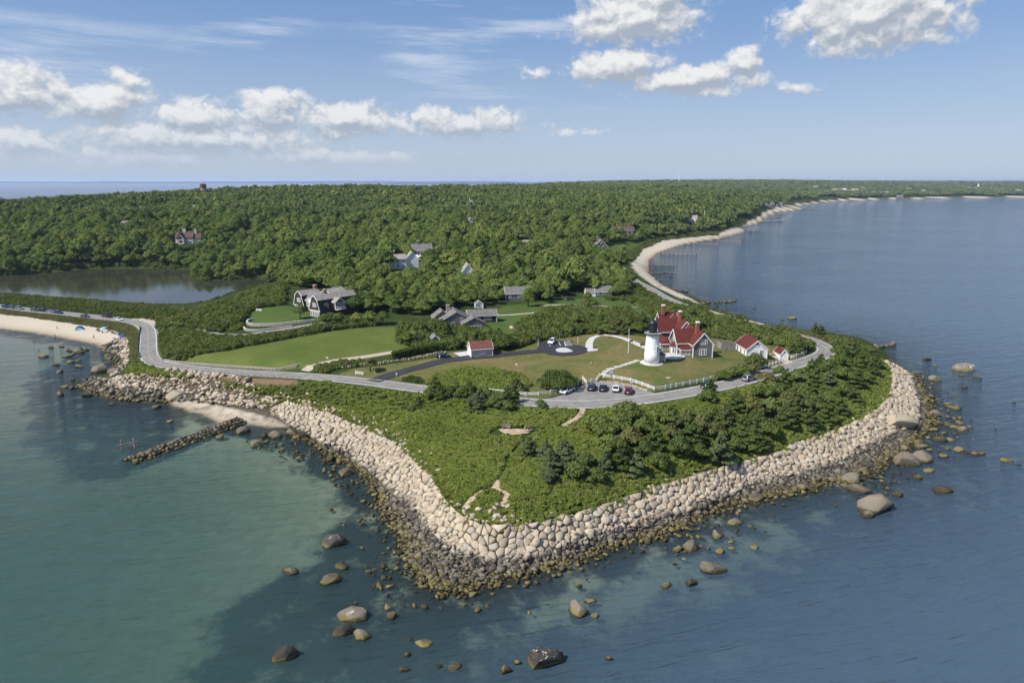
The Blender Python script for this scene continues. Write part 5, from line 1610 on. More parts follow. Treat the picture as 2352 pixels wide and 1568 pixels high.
def area_points(poly_px, spacing, world=False, jitter=0.45, avoid=None, thin=None):
    poly = poly_px if world else gp(poly_px)
    xs = [p[0] for p in poly]; ys = [p[1] for p in poly]
    gx, gy = np.meshgrid(np.arange(min(xs), max(xs), spacing), np.arange(min(ys), max(ys), spacing))
    gx = (gx + rng.uniform(-jitter, jitter, gx.shape) * spacing).ravel(); gy = (gy + rng.uniform(-jitter, jitter, gy.shape) * spacing).ravel()
    ok = in_poly(gx, gy, poly)
    for line, dist in (avoid or []):
        ok &= seg_dist(gx, gy, line, False) > dist
    if thin is not None:
        ok &= thin(gx, gy)
    gx, gy = gx[ok], gy[ok]
    return np.stack([gx, gy, Z(gx, gy)], -1)


ROADAV = [(ROADW, 4.4)]
PATHAV = [(PATHS[0], 1.15), (PATHS[1], 1.0), (PATHS[2], 1.1), (PATHS[3], 2.4), (PATHS[4], 0.75)]
Z_BANK = [(648, 905), (692, 882), (705, 868), (760, 868), (900, 885), (1100, 912), (1250, 930), (1340, 931), (1430, 925), (1520, 914), (1620, 895), (1720, 872), (1800, 848), (1850, 832), (1890, 822), (1910, 806), (1950, 812), (2020, 822), (2035, 832), (2050, 850), (2052, 874), (2043, 908), (2018, 942), (1977, 968), (1912, 995), (1842, 1018), (1782, 1045), (1692, 1068), (1602, 1095), (1517, 1120), (1442, 1145), (1377, 1167), (1292, 1189), (1247, 1204), (1200, 1210), (1165, 1214), (1125, 1212), (1075, 1196), (1030, 1156), (1000, 1100), (960, 1047), (915, 998), (850, 968), (775, 940), (695, 928), (632, 922)]




p = area_points(Z_BANK, 0.92, avoid=ROADAV + PATHAV)
_cr = np.array(catmull([tuple(q) for q in REV_TOP], 0.5)); _ft = np.array(catmull([tuple(q) for q in REV_FOOT], 0.5))
ex = []
for _k in range(1500):
    if _k >= 620:
        i_ = int(rng.integers(1, 7)); f_ = rng.random(); t_f = np.array(REV_FOOT[i_].lerp(REV_FOOT[i_ + 1], f_)); t_t = np.array(REV_TOP[i_].lerp(REV_TOP[i_ + 1], f_))
        q = t_f + (t_t - t_f) * rng.uniform(0.66, 1.02)
        if rng.random() < 0.25 + 0.75 * bumps(q[0], q[1], 2.2): ex.append((q[0], q[1], float(Z(q[0], q[1])) + 0.1))
        continue
    a_ = _cr[rng.integers(0, len(_cr))]; b_ = _ft[np.argmin(((_ft - a_) ** 2).sum(1))]
    q = a_ + (b_ - a_) * abs(rng.normal(0, 0.09)) * (0.4 + 1.6 * bumps(a_[0], a_[1], 4.0))
    ex.append((q[0], q[1], q[2] + 0.05))
sc = rng.uniform(0.75, 1.1, len(p)) * (0.85 + 0.45 * bumps(p[:, 0], p[:, 1], 3.2))
zs = sc * rng.uniform(0.6, 1.1, len(p)) * (0.6 + 0.8 * bumps(p[:, 0], p[:, 1], 5.0))
p = np.concatenate([p, np.array(ex)]); e_ = rng.uniform(0.35, 0.75, len(ex)); sc = np.concatenate([sc, e_]); zs = np.concatenate([zs, e_])
scatter('shrub_thicket', p, np.stack([sc, sc, zs], -1), C_shrub, 4, 'dense bright green shrubs and vines covering the whole bank of the point', 'shrubs')

for (zone, sp_, s0, s1, colr, nm, lab, cat) in [
        ([(287, 861), (306, 832), (330, 838), (360, 849), (425, 855), (437, 868), (385, 867), (301, 861)], 0.9, 0.7, 1.3, C_shrub, 'shrub_patch', 'green brush on the verge under the road bend', 'shrubs'),
        ([(495, 877), (560, 883), (640, 888), (690, 882), (645, 908), (600, 907), (540, 896)], 0.9, 0.6, 1.1, C_shrub, 'shrub_patch', 'green brush above the tumbled rocks below the road', 'shrubs'),
        ([(585, 915), (625, 915), (640, 928), (610, 936), (590, 928)], 0.9, 0.5, 0.9, C_shrub, 'shrub_patch', 'small green patch above the cove beach corner', 'shrubs'),
        ([(-250, 668), (0, 675), (100, 683), (200, 690), (300, 697), (370, 703), (400, 715), (420, 722), (362, 736), (335, 733), (250, 722), (150, 712), (60, 703), (-250, 670)], 1.3, 0.55, 1.25, C_bush, 'dune_scrub', 'green scrub on the spit between beach road and pond', 'scrub'),
        ([(365, 745), (385, 763), (440, 762), (500, 774), (600, 773), (680, 762), (740, 750), (800, 744), (865, 748), (776, 757), (638, 782), (526, 804), (423, 826), (385, 828), (368, 815), (364, 780)], 1.35, 1.0, 1.7, C_bush, 'shrub_thicket', 'rank green thicket between the meadow and the house drive', 'shrubs'),
        ([(420, 722), (480, 712), (540, 690), (600, 668), (655, 662), (652, 700), (578, 712), (562, 738), (552, 758), (500, 764), (440, 752), (372, 750), (365, 738)], 1.7, 1.3, 2.5, C_bush, 'shrub_thicket', 'deep green brush on the knoll beside the pond', 'shrubs'),
        ([(1185, 800), (1172, 785), (1200, 742), (1250, 717), (1330, 707), (1440, 716), (1475, 735), (1478, 762), (1420, 764), (1370, 764), (1300, 774), (1235, 784)], 1.5, 1.2, 2.1, C_bush, 'shrub_thicket', 'dense green thicket behind the turning circle', 'shrubs'),
        ([(1490, 742), (1520, 712), (1600, 716), (1690, 737), (1790, 766), (1850, 786), (1868, 800), (1852, 812), (1800, 797), (1700, 786), (1650, 776), (1560, 740)], 1.5, 1.1, 2.2, C_bush, 'shrub_thicket', 'dense green thicket behind the keepers house', 'shrubs'),
        ([(982, 884), (1000, 862), (1060, 846), (1130, 848), (1195, 862), (1218, 880), (1200, 902), (1130, 903), (1050, 899)], 1.0, 0.9, 1.5, C_shrub, 'shrub_mound', 'low green shrub mound on the lawn beside the road', 'shrubs'),
        ([(918, 876), (930, 868), (950, 868), (972, 878), (970, 886), (935, 884)], 0.9, 0.8, 1.1, C_hedge, 'shrub_mound', 'small dark clipped shrub mound at the drive mouth', 'shrubs'),
        ([(1452, 632), (1480, 652), (1540, 684), (1600, 702), (1700, 731), (1780, 752), (1850, 765), (1900, 772), (1960, 785), (2010, 805), (1985, 812), (1920, 796), (1890, 780), (1800, 760), (1700, 733), (1600, 706), (1520, 676)], 1.5, 0.7, 1.4, C_bush, 'shore_scrub', 'low scrub between the shore road and the eastern beach', 'scrub'),
        ([(1395, 592), (1450, 600), (1475, 572), (1520, 553), (1650, 541), (1640, 535), (1520, 545), (1480, 556), (1430, 580)], 2.2, 0.8, 1.6, C_bush, 'shore_scrub', 'low green scrub behind the curved beach', 'scrub'),
        ([(1420, 650), (1460, 655), (1540, 700), (1600, 716), (1540, 720), (1490, 716), (1440, 690), (1400, 690)], 1.6, 0.8, 1.8, C_bush, 'shrub_thicket', 'green bushes between the yard and the shore road', 'shrubs'),
        ([(960, 742), (1005, 748), (1080, 760), (1120, 764), (1150, 772), (1180, 792), (1130, 806), (1060, 800), (1000, 806), (960, 800), (925, 790), (920, 760)], 1.9, 1.0, 2.3, C_bush, 'garden_shrubs', 'garden shrubs in front of the grey shingled house', 'shrubs'),
        ([(720, 848), (760, 838), (830, 828), (850, 832), (830, 842), (770, 850), (745, 858), (725, 856)], 1.1, 0.8, 1.3, C_bush, 'roadside_shrubs', 'low shrubs where the gravel drive meets the road', 'shrubs')]:
    p = area_points(zone, sp_, avoid=[(ROADW, 4.3), (gp(DRIVE), 3.6)])
    sc = rng.uniform(s0, s1, len(p)) * (0.7 + 0.6 * bumps(p[:, 0], p[:, 1], 4.0))
    scatter(nm, p, np.stack([sc, sc, sc * rng.uniform(0.7, 1.25, len(p))], -1), colr, 4 if colr is not C_hedge else 3, lab, cat)
# bushes crowding the pond bank
pp = []
for k in range(len(POND) - 1):
    a_, b_ = np.array(POND[k]), np.array(POND[k + 1]); L_ = np.linalg.norm(b_ - a_)
    nn_ = np.array([-(b_ - a_)[1], (b_ - a_)[0]]) / (L_ + 1e-6)
    for j in range(int(L_ * 2.6)):
        q = a_ + (b_ - a_) * rng.random() + nn_ * rng.uniform(0.3, 15.0) * (1 if k < 12 else 0.12)
        if not in_poly(np.array([q[0]]), np.array([q[1]]), POND)[0]: pp.append((q[0], q[1]))
        else:
            q = q - 2 * nn_ * np.dot(q - a_, nn_)
            if not in_poly(np.array([q[0]]), np.array([q[1]]), POND)[0]: pp.append((q[0], q[1]))
pp = np.array(pp); pp = pp[(pp[:, 0] > -480)]
sc = rng.uniform(1.2, 2.4, len(pp)); sc[pp[:, 1] < 440] *= 0.4
scatter('pond_bushes', np.stack([pp[:, 0], pp[:, 1], Z(pp[:, 0], pp[:, 1]) - 0.2], -1), np.stack([sc, sc, sc * rng.uniform(0.7, 1.3, len(pp))], -1), C_bush, 4, 'dense bushes crowding the banks of the pond', 'shrubs')
# dune grass between road and sand
p = area_points([(-200, 698), (0, 711), (75, 720), (150, 727), (244, 737), (300, 744), (318, 757), (322, 790), (322, 828), (308, 832), (296, 800), (298, 778), (270, 760), (200, 748), (130, 738), (60, 727), (-200, 706)], 0.85, avoid=[(ROADW, 4.0)])
scatter('beach_grass', p, rng.uniform(0.8, 1.7, len(p)), C_grass, 3, 'tan and green beach grass between the road and the sand', 'grass')
p = area_points([(1440, 598), (1470, 570), (1520, 550), (1650, 538), (1680, 518), (1660, 520), (1500, 552), (1440, 585)], 2.0)
scatter('beach_grass', p, rng.uniform(1.4, 2.6, len(p)), C_grass, 3, 'beach grass fringe behind the curved eastern beach', 'grass')

# ---- the tall hedge along the gravel drive
hp = catmull(gp([(905, 824), (940, 816), (980, 809), (1020, 803), (1050, 799)]), 0.55)
pts_ = []; scl_ = []
for q in hp:
    for lat in (-0.7, 0.1, 0.8):
        for lz in (0.1, 0.9, 1.7):
            pts_.append((q[0] + rng.normal(0, 0.1), q[1] + lat, float(Z(q[0], q[1])) + lz)); scl_.append(rng.uniform(0.7, 1.0))
scatter('hedge', pts_, scl_, C_hedge, 3, 'tall dark green hedge along the gravel drive', 'hedge')
# lavender-like border between the terrace walls is built with the walls

# ---- big round shrub by the car park
q = G(1279, 892)
r_ = np.random.default_rng(9)
L = lobes_round(r_, 20, 6.1, 4.4, 0.2, 0.7)
v, f = leaves(L, 5200, 0.42, 501)
e = empty('round_shrub', q, 0, 'big rounded dark green shrub beside the car park fence', 'shrub')
new_obj('crown', np_mesh('crown', v, f, L_hedge), e); new_obj('trunk', trunk_mesh('trunk', 2.5, 0.2, 7, 5, 2.5), e)

# ---- single trees on the point (photo foot position, kind, scale)
PT = [(1215, 1045, 's', .9), (1250, 1052, 's', 1.0), (1275, 1085, 's', 1.05), (1300, 1060, 's', 1.1), (1260, 1110, 's', .9), (1322, 1100, 'c', .9), (1345, 1072, 'c', .9), (1370, 1110, 'c', .85), (1395, 1085, 's', .9), (1430, 1075, 'c', 1), (1455, 1090, 's', .9), (1400, 1040, 'b', 1.1), (1375, 1000, 'b', 1.2), (1420, 1000, 'b', 1.15), (1440, 975, 'b', 1.3), (1450, 1030, 'b', 1.2), (1480, 1000, 'b', 1.1), (1480, 1050, 'c', 1), (1510, 1080, 'c', 1.0), (1505, 1030, 'c', 1.0), (1530, 975, 'b', 1.1), (1540, 1010, 'c', 1.0), (1560, 1050, 'c', 1.1), (1575, 985, 'c', 1.1), (1590, 1025, 'c', 1), (1610, 1000, 'c', 1.15), (1646, 1062, 's', 1.35), (1605, 1055, 'c', .9), (1640, 1010, 'c', 1.1), (1635, 965, 'c', .9), (1625, 925, 'c', .95), (1630, 905, 'c', .75), (1670, 985, 'c', 1.1), (1690, 1040, 'c', .9), (1705, 1010, 'c', 1.2), (1690, 945, 'c', 1.0), (1725, 1030, 'c', 1.1), (1745, 1040, 'c', .9), (1735, 985, 'c', 1.1), (1725, 950, 'b', 1.1), (1760, 1000, 'c', 1.1), (1770, 960, 'c', 1.2), (1745, 915, 'c', .9), (1775, 915, 'c', 1.0), (1800, 985, 'c', 1.1), (1810, 940, 'c', 1.2), (1800, 895, 'c', 1.0), (1830, 965, 'c', 1.1), (1840, 920, 'c', 1.2), (1830, 880, 'c', 1.1), (1860, 985, 'c', .9), (1865, 945, 'c', 1.2), (1870, 905, 'c', 1.1), (1865, 870, 'c', 1.1), (1895, 970, 'c', .9), (1900, 930, 'c', 1.2), (1905, 890, 's', 1.1), (1900, 858, 'c', 1.1), (1925, 950, 'c', .9), (1935, 915, 'c', 1.1), (1935, 875, 'c', 1.2), (1935, 845, 'c', 1.2), (1960, 925, 'c', .8), (1965, 890, 'c', 1.0), (1965, 858, 'c', 1.2), (1960, 835, 'c', 1.2), (1990, 880, 'c', .9), (1990, 855, 'c', 1.0), (1985, 835, 'c', 1.1), (2010, 865, 'c', .8), (2010, 845, 'c', .9), (1925, 822, 'c', 1.1), (1950, 822, 'c', 1.2), (1880, 842, 'c', 0.8), (1790, 868, 'c', .8), (1760, 882, 'b', .9),
      (1885, 775, 'c', 0.9), (1870, 772, 'c', 0.8), (1690, 741, 'c', .7), (1699, 743, 'c', .6), (1735, 845, 'c', 1.05), (1680, 868, 'b', 0.9), (1705, 863, 'b', 0.8), (1660, 872, 'b', .8), (1725, 857, 'b', .75), (1820, 813, 'c', .75), (1835, 810, 'c', .85), (1848, 805, 'c', .7),
      (985, 915, 'c', .75), (1000, 905, 'c', .8), (1015, 918, 'c', .7), (1035, 912, 'c', .8), (1050, 905, 's', .8), (1065, 915, 'c', .9), (1080, 905, 'c', .8), (1090, 932, 's', .95), (1105, 925, 's', .9), (1120, 915, 'b', .7), (1100, 945, 's', .75), (1135, 935, 'c', .75), (1145, 925, 'c', .8), (1160, 935, 'c', .85), (1168, 945, 'c', .7), (1180, 925, 'c', .75), (1241, 935, 'c', .55), (1250, 940, 'c', .4), (1182, 902, 's', 1.0), (1195, 905, 'b', .55), (960, 935, 'c', .5), (945, 945, 'c', .45), (1030, 965, 'b', .35), (1080, 950, 'b', .5),
      (1415, 765, 'c', 1.1), (1450, 762, 'c', 1.15), (1470, 758, 'c', 1.2), (1390, 765, 'b', .9), (1436, 768, 'c', .9)]
names = {'s': 'spruce', 'c': 'cedar', 'b': 'bush'}
spots = {}
for (x, y, k, s) in PT:
    q = G(x, y)
    side = ('beside the road left of the car park' if x < 1255 and y > 895 and y < 950 else 'at the front of the wooded bank' if y > 1035 else 'on the wooded right shoulder' if x > 1780 and y > 800 else 'behind the keepers house' if y < 800 else 'in the middle of the wooded bank')
    look = {'s': 'grey green layered evergreen', 'c': 'dark wind shaped cedar', 'b': 'leafy rounded bush tree'}[k]
    lab = '%s %s' % (look, side)
    if (x, y) == (1646, 1062): lab = 'pale grey green conical spruce standing just above the sea wall'
    if (x, y) == (1735, 845): lab = 'dark bushy cedar standing in front of the white garage'
    if (x, y) == (1182, 902): lab = 'grey green conical spruce at the shrub mound by the fence'
    if (x, y) == (1241, 935): lab = 'small dark cedar at the lower road edge opposite the car park'
    if (x, y) == (1630, 905): lab = 'small cedar at the road edge in front of the dark car'
    kk = names[k]; mt = None; s2 = s * 1.08
    if k == 'c' and (x * 7 + y * 13) % 10 < 5 and y > 800: kk = 'bush'; mt = L_pine; s2 = s * 1.0
    if k == 's' and (x + y) % 3 == 0: kk = 'bush'; mt = L_spruce; s2 = s * 0.85
    add_tree(kk, q, s2, lab, 'tree' if k != 'b' else 'bush', lab.replace('grey green', 'greyish') if lab.startswith((look + ' ')) else None, name={'c': 'cedar_tree', 's': 'spruce_tree', 'b': 'bush'}[k], mat=mt, sz=1.15 if kk == 'bush' and k != 'b' else 1.0)
# bare dead tree in the wooded bank
q = G(1707, 1005); e = empty('dead_tree', q, 0, 'bleached bare dead tree among the dark cedars', 'tree')
r_ = np.random.default_rng(3); mb = MB()
for i in range(9):
    a = r_.uniform(0, 6.28); h = r_.uniform(2.5, 4.8); d = r_.uniform(0.8, 2.2)
    mb.tube([(0, 0, 0.2), (d * 0.4 * math.cos(a), d * 0.4 * math.sin(a), h * 0.6), (d * math.cos(a), d * math.sin(a), h)], [0.12, 0.07, 0.03], 5)
mb.obj('branches', M_deadwood, e); MB().tube([(0, 0, -0.3), (0.05, 0, 1.2), (0.1, 0.1, 2.6)], [0.2, 0.16, 0.1], 6).obj('trunk', M_deadwood, e)

# ---- garden and yard trees
for (x, y, k, s, lab, szz) in [
        (851, 853, 'pine', 1.0, 'open leaning pine beside the stone wall at the drive mouth', 1.0), (690, 733, 'oak', 0.75, 'slim leafy tree on the lawn before the gambrel house', 1.15), (1213, 703, 'maple', 1.0, 'bright green round maple in front of the grey barn', 1.0),
        (1383, 571, 'oak', .7, 'small tree hiding the side of the dark shingled house', 1), (1256, 695, 'oak', .75, 'dark tree right of the bright round maple', .9), (1345, 702, 'bush', 1.1, 'dark bush by the parked jeep', 1), (1350, 690, 'oak', .55, 'small rounded tree between jeep and cottage', .9), (1392, 688, 'oak', .6, 'rounded tree in front of the small grey cottage', .9), (1366, 705, 'bush', .9, 'rounded bush at the end of the upper track', 1), (1490, 735, 'oak', .42, 'flat topped small tree left of the keepers house roof', .8),
        (935, 790, 'oak', .7, 'wide tree at the right end of the meadow', .75), (950, 778, 'oak', .72, 'second tree at the right end of the meadow', .75), (965, 768, 'bush', 1.3, 'bushy tree behind the small grey shed', 1), (1030, 778, 'cedar', 1.0, 'thin grey tree before the grey shingled house', 1.0), (1062, 795, 'oak', .62, 'rounded tree left of the red roofed garage', .9), (1090, 782, 'oak', .6, 'rounded tree between the grey house and the garage roof', .85), (1118, 776, 'oak', .62, 'rounded tree at the right of the grey house wall', .85), (1155, 800, 'bush', 1.5, 'big dark bush right of the red roofed garage', 1.0), (1085, 803, 'bush', 1.0, 'dark bush against the red roofed garage', 1.2), (1045, 800, 'bush', .9, 'dark bush behind the hedge end', 1.1),
        (820, 745, 'oak', .8, 'dense tree at the right corner of the gambrel house', .9), (780, 742, 'oak', .7, 'dense rounded tree below the gambrel house balcony', .9), (760, 740, 'bush', 1.2, 'rounded bush below the gambrel house corner', 1), (850, 745, 'oak', .75, 'dense tree right of the white lawn chairs', .9), (880, 745, 'oak', .8, 'dense tree at the top right of the meadow', .9), (745, 735, 'bush', .8, 'low bush under the white porch of the gambrel house', .9), (1300, 572, 'beech', .85, 'dark purple copper beech in the middle of the wood', .8)]:
    add_tree(k, G(x, y), s, lab, 'tree' if k != 'bush' else 'bush', None, sz=szz)
# solid thicket trees behind the drive and behind the house
for i in range(46):
    if i < 24: x, y = rng.uniform(1195, 1470), rng.uniform(716, 770)
    else: x, y = rng.uniform(1530, 1840), 0
    if i >= 24: y = 722 + (x - 1530) * 0.21 + rng.uniform(-4, 22)
    if i < 24 and (y > 784 - (x - 1180) * 0.06 or y < 745 - (x - 1180) * 0.18): continue
    q = G(x, y)
    w = 'bushy tree in the thicket behind the turning circle' if i < 24 else 'bushy tree in the thicket behind the keepers house'
    add_tree('bush', q, rng.uniform(0.8, 1.25), w, 'bush', w.replace('bushy tree', 'bushes'))

# ---- the wood
WOOD_EDGE = [(-400, 660), (-200, 645), (0, 655), (67, 655), (195, 650), (336, 650), (430, 650), (470, 660), (524, 660), (605, 650), (640, 648), (640, 656), (700, 664), (755, 668), (805, 690), (815, 735), (900, 744), (955, 752), (1000, 742), (1000, 712), (1060, 706), (1120, 699), (1200, 694), (1290, 686), (1335, 668), (1362, 682), (1420, 684), (1440, 668), (1470, 645), (1450, 625), (1440, 602), (1392, 584), (1362, 578), (1400, 560), (1470, 555), (1520, 545), (1600, 531), (1650, 533), (1680, 514), (1740, 494), (1760, 479), (1800, 471), (1840, 464), (1900, 457), (2000, 453), (2150, 451), (2352, 450), (2800, 448)]
wood_px = WOOD_EDGE + [(2800, 300), (-400, 300)]
HOUSE_GAPS = []      # photo ellipses kept clear in front of houses
for (x, y, rx, ry) in [(426, 556, 32, 18), (322, 488, 12, 10), (300, 519, 26, 5), (453, 486, 12, 4), (15, 482, 18, 4), (930, 612, 46, 24), (972, 592, 30, 16), (1078, 524, 16, 8), (1380, 576, 24, 14), (1430, 538, 40, 8), (1586, 515, 22, 9), (1778, 474, 28, 5), (1190, 690, 26, 10), (1385, 682, 28, 12), (1076, 640, 8, 8), (1212, 574, 9, 4), (730, 728, 85, 16), (1062, 740, 66, 14), (1500, 560, 50, 8), (700, 650, 0, 0)]:
    HOUSE_GAPS.append((x, y, rx, ry))
cand = []
y0 = 285.0
while y0 < 9000:
    spc = max(5.6, y0 * 0.0095)
    hw = min(y0 * 0.80 + 60, 7200)
    n = int(2 * hw / spc)
    xs = -hw + (np.arange(n) + rng.uniform(-0.42, 0.42, n)) * spc
    ys = y0 + rng.uniform(-0.42, 0.42, n) * spc
    cand.append(np.stack([xs, ys, np.full(n, spc)], -1))
    y0 += spc
cand = np.concatenate(cand)
zc = Z(cand[:, 0], cand[:, 1]); ld = shore_d(cand[:, 0], cand[:, 1])
px, py = to_px(cand[:, 0], cand[:, 1], zc)
ok = in_poly(px, py, wood_px) & (ld > np.clip(cand[:, 1] * 0.022, 6, 90)) & (zc > 0.55) & (px > -120) & (px < 2470)
for (x, y, rx, ry) in HOUSE_GAPS:
    if rx: ok &= ((px - x) / rx) ** 2 + ((py - y - ry * 0.4) / ry) ** 2 > 1
ok &= seg_dist(cand[:, 0], cand[:, 1], ROADW, False) > 6
ok &= ~in_poly(cand[:, 0], cand[:, 1], POND) & (seg_dist(cand[:, 0], cand[:, 1], POND) > 2.0)
cand, zc, px, py = cand[ok], zc[ok], px[ok], py[ok]
dist = np.hypot(cand[:, 0], cand[:, 1])
near = cand[:, 1] < 760
# the front ranks are trees of their own
order = np.argsort(dist)
inview = (px > 5) & (px < 2347)
front = [i for i in order if inview[i]][:150]
fs = set(front)
for i in front:
    x, y = px[i], py[i]
    where = ('right behind the gambrel house' if x < 900 and y > 640 else 'on the pond peninsula' if x < 660 and y > 600 else 'behind the grey shingled house' if x < 1190 else 'around the yard behind the turning circle' if x < 1480 and y > 600 else 'above the curved beach')
    look = ['rounded mid green oak', 'broad dark green oak', 'spreading olive green oak'][i % 3]
    s = rng.uniform(0.72, 1.05)
    add_tree('oak', (cand[i, 0], cand[i, 1], zc[i]), s, '%s %s' % (look, where), 'tree', 'oaks ' + where, sz=rng.uniform(0.8, 1.1))
rest = np.array([i for i in range(len(cand)) if i not in fs])
C_oak = proto('wood_oak', [t[0] for t in TREE['oak']]); C_far = proto('wood_far', [t[0] for t in TREE['far']])
m1 = rest[near[rest]]; m2 = rest[~near[rest]]
s = (0.62 + 0.55 * rng.random(len(m1))) * np.where(rng.random(len(m1)) < 0.13, 1.5, 1.0) * (0.8 + 0.45 * bumps(cand[m1, 0], cand[m1, 1], 27.0))
scatter('wood', np.stack([cand[m1, 0], cand[m1, 1], zc[m1]], -1), np.stack([s, s * rng.uniform(0.8, 1.15, len(m1)), s * rng.uniform(0.7, 1.25, len(m1))], -1), C_oak, 6, 'dense oak wood covering the land behind the pond', 'wood', tilt=0.05)
spc = cand[m2, 2]; s = spc * (0.58 + 0.35 * rng.random(len(m2))) * np.where(rng.random(len(m2)) < 0.12, 1.6, 1.0)
hgt = np.minimum(s * 1.1, 9.0) * rng.uniform(0.75, 1.4, len(m2)) * (0.75 + 0.6 * bumps(cand[m2, 0], cand[m2, 1], 60.0)) * 1.15
scatter('wood', np.stack([cand[m2, 0], cand[m2, 1], zc[m2]], -1), np.stack([s, s, hgt], -1), C_far, 3, 'far wooded land running to the horizon', 'wood', tilt=0.04)
# ---------------------------------------------------------------- buildings
def wing(root, x0, x1, y0, y1, z0, eave, ridge, axis, wall, roof, over=0.35, th=0.16, trim=M_white, name='wall', corner=True, hip=0.0):
    """gabled block: wall mesh, roof mesh, white rake and corner boards"""
    def m(a, b, z):          # a across the ridge, b along it
        return (a, b, z) if axis == 'y' else (b, a, z)
    if axis == 'y': a0, a1, b0, b1 = x0, x1, y0, y1
    else: a0, a1, b0, b1 = y0, y1, x0, x1
    am = (a0 + a1) / 2
    sl = (ridge - eave) / (am - a0)
    w = MB()
    poly = [(a0, z0), (a1, z0), (a1, eave - 0.02), (am, ridge - 0.02), (a0, eave - 0.02)]
    n = 5
    vs = [m(p[0], b0, p[1]) for p in poly] + [m(p[0], b1, p[1]) for p in poly]
    fs = [(0, 1, 2, 3, 4), (9, 8, 7, 6, 5)] + [(i, i + 5, (i + 1) % 5 + 5, (i + 1) % 5) for i in range(5)]
    if axis == 'x': fs = [f[::-1] for f in fs]
    fs = [f[::-1] for f in fs]
    w.add(vs, [f[::-1] for f in fs])
    wo = w.obj(name, wall, root)
    r = MB()
    for s in (-1, 1):
        e = a0 - over if s < 0 else a1 + over
        ze = eave - sl * over
        quad = [(e, b0 - over, ze), (am, b0 - over + hip, ridge), (am, b1 + over - hip, ridge), (e, b1 + over, ze)]
        v = [m(q[0], q[1], q[2]) for q in quad] + [m(q[0], q[1], q[2] + th) for q in quad]
        r.add(v, [(0, 1, 2, 3), (7, 6, 5, 4), (0, 4, 5, 1), (1, 5, 6, 2), (2, 6, 7, 3), (3, 7, 4, 0)])
    ro = r.obj('roof', roof, root)
    if trim is not None:
        t = MB()
        for b in (b0 - over - 0.04, b1 + over + 0.04):
            for s in (-1, 1):
                e = a0 - over if s < 0 else a1 + over
                t.bar(m(e, b, eave - sl * over - 0.02), m(am, b, ridge - 0.02), 0.07, 0.30)
        for e in (a0 - over - 0.03, a1 + over + 0.03):
            t.bar(m(e, b0 - over, eave - sl * over + 0.02), m(e, b1 + over, eave - sl * over + 0.02), 0.07, 0.24)
        if corner:
            for a in (a0, a1):
                for b in (b0, b1):
                    t.box(*sorted((m(a, b, 0)[0] - 0.13, m(a, b, 0)[0] + 0.13)), *sorted((m(a, b, 0)[1] - 0.13, m(a, b, 0)[1] + 0.13)), z0, eave - 0.1)
        t.obj('trim', trim, root)
    return wo, ro


def window(root, x, y, z, face, w, h, nx=2, ny=2, fr=0.12, frame=M_white, shutters=None, name='window'):
    """window standing proud of a wall; face = direction the wall faces: angle of its outward normal from local -Y (radians)"""
    f = MB()
    f.box(-w / 2 - fr, w / 2 + fr, -0.09, 0.05, -h / 2 - fr, -h / 2).box(-w / 2 - fr, w / 2 + fr, -0.09, 0.05, h / 2, h / 2 + fr)
    f.box(-w / 2 - fr, -w / 2, -0.085, 0.05, -h / 2, h / 2).box(w / 2, w / 2 + fr, -0.085, 0.05, -h / 2, h / 2)
    for i in range(1, nx): f.box(-w / 2 + w * i / nx - 0.035, -w / 2 + w * i / nx + 0.035, -0.07, 0.03, -h / 2, h / 2)
    for i in range(1, ny): f.box(-w / 2, w / 2, -0.065, 0.03, -h / 2 + h * i / ny - 0.03, -h / 2 + h * i / ny + 0.03)
    o = f.obj(name, frame, root); o.location = (x, y, z); o.rotation_euler = (0, 0, face)
    p = MB().box(-w / 2, w / 2, -0.03, 0.02, -h / 2, h / 2).obj('pane', M_glass, o)
    if shutters:
        for s in (-1, 1):
            MB().box(s * (w / 2 + fr + 0.25) - 0.22, s * (w / 2 + fr + 0.25) + 0.22, -0.06, 0.02, -h / 2, h / 2).obj('shutter', shutters, o)
    return o


def door(root, x, y, z, face, w, h, mat, frame=M_white):
    d = MB().box(-w / 2, w / 2, -0.06, 0.02, 0, h).obj('door', mat, root)
    d.location = (x, y, z); d.rotation_euler = (0, 0, face)
    MB().box(-w / 2 - 0.14, -w / 2, -0.09, 0.03, 0, h + 0.14).box(w / 2, w / 2 + 0.14, -0.09, 0.03, 0, h + 0.14).box(-w / 2, w / 2, -0.085, 0.03, h, h + 0.14).obj('door_frame', frame, d)
    MB().box(w / 2 - 0.16, w / 2 - 0.08, -0.13, -0.06, h * 0.45, h * 0.5).obj('handle', M_steel, d)
    return d


def chimney(root, x, y, z0, z1, w=0.7, mat=M_brick, cap=M_white, capw=0.0):
    c = MB().box(x - w / 2, x + w / 2, y - w / 2, y + w / 2, z0, z1).box(x - w / 2 - 0.07, x + w / 2 + 0.07, y - w / 2 - 0.07, y + w / 2 + 0.07, z1 - 0.35, z1 - 0.15).obj('chimney', mat, root)
    MB().box(x - w / 2 - 0.06, x + w / 2 + 0.06, y - w / 2 - 0.06, y + w / 2 + 0.06, z1 + 0.005, z1 + 0.35).obj('cap', cap, c)
    return c


W_, E_ = -math.pi / 2, math.pi / 2      # faces towards local -X, +X  (0 faces -Y)

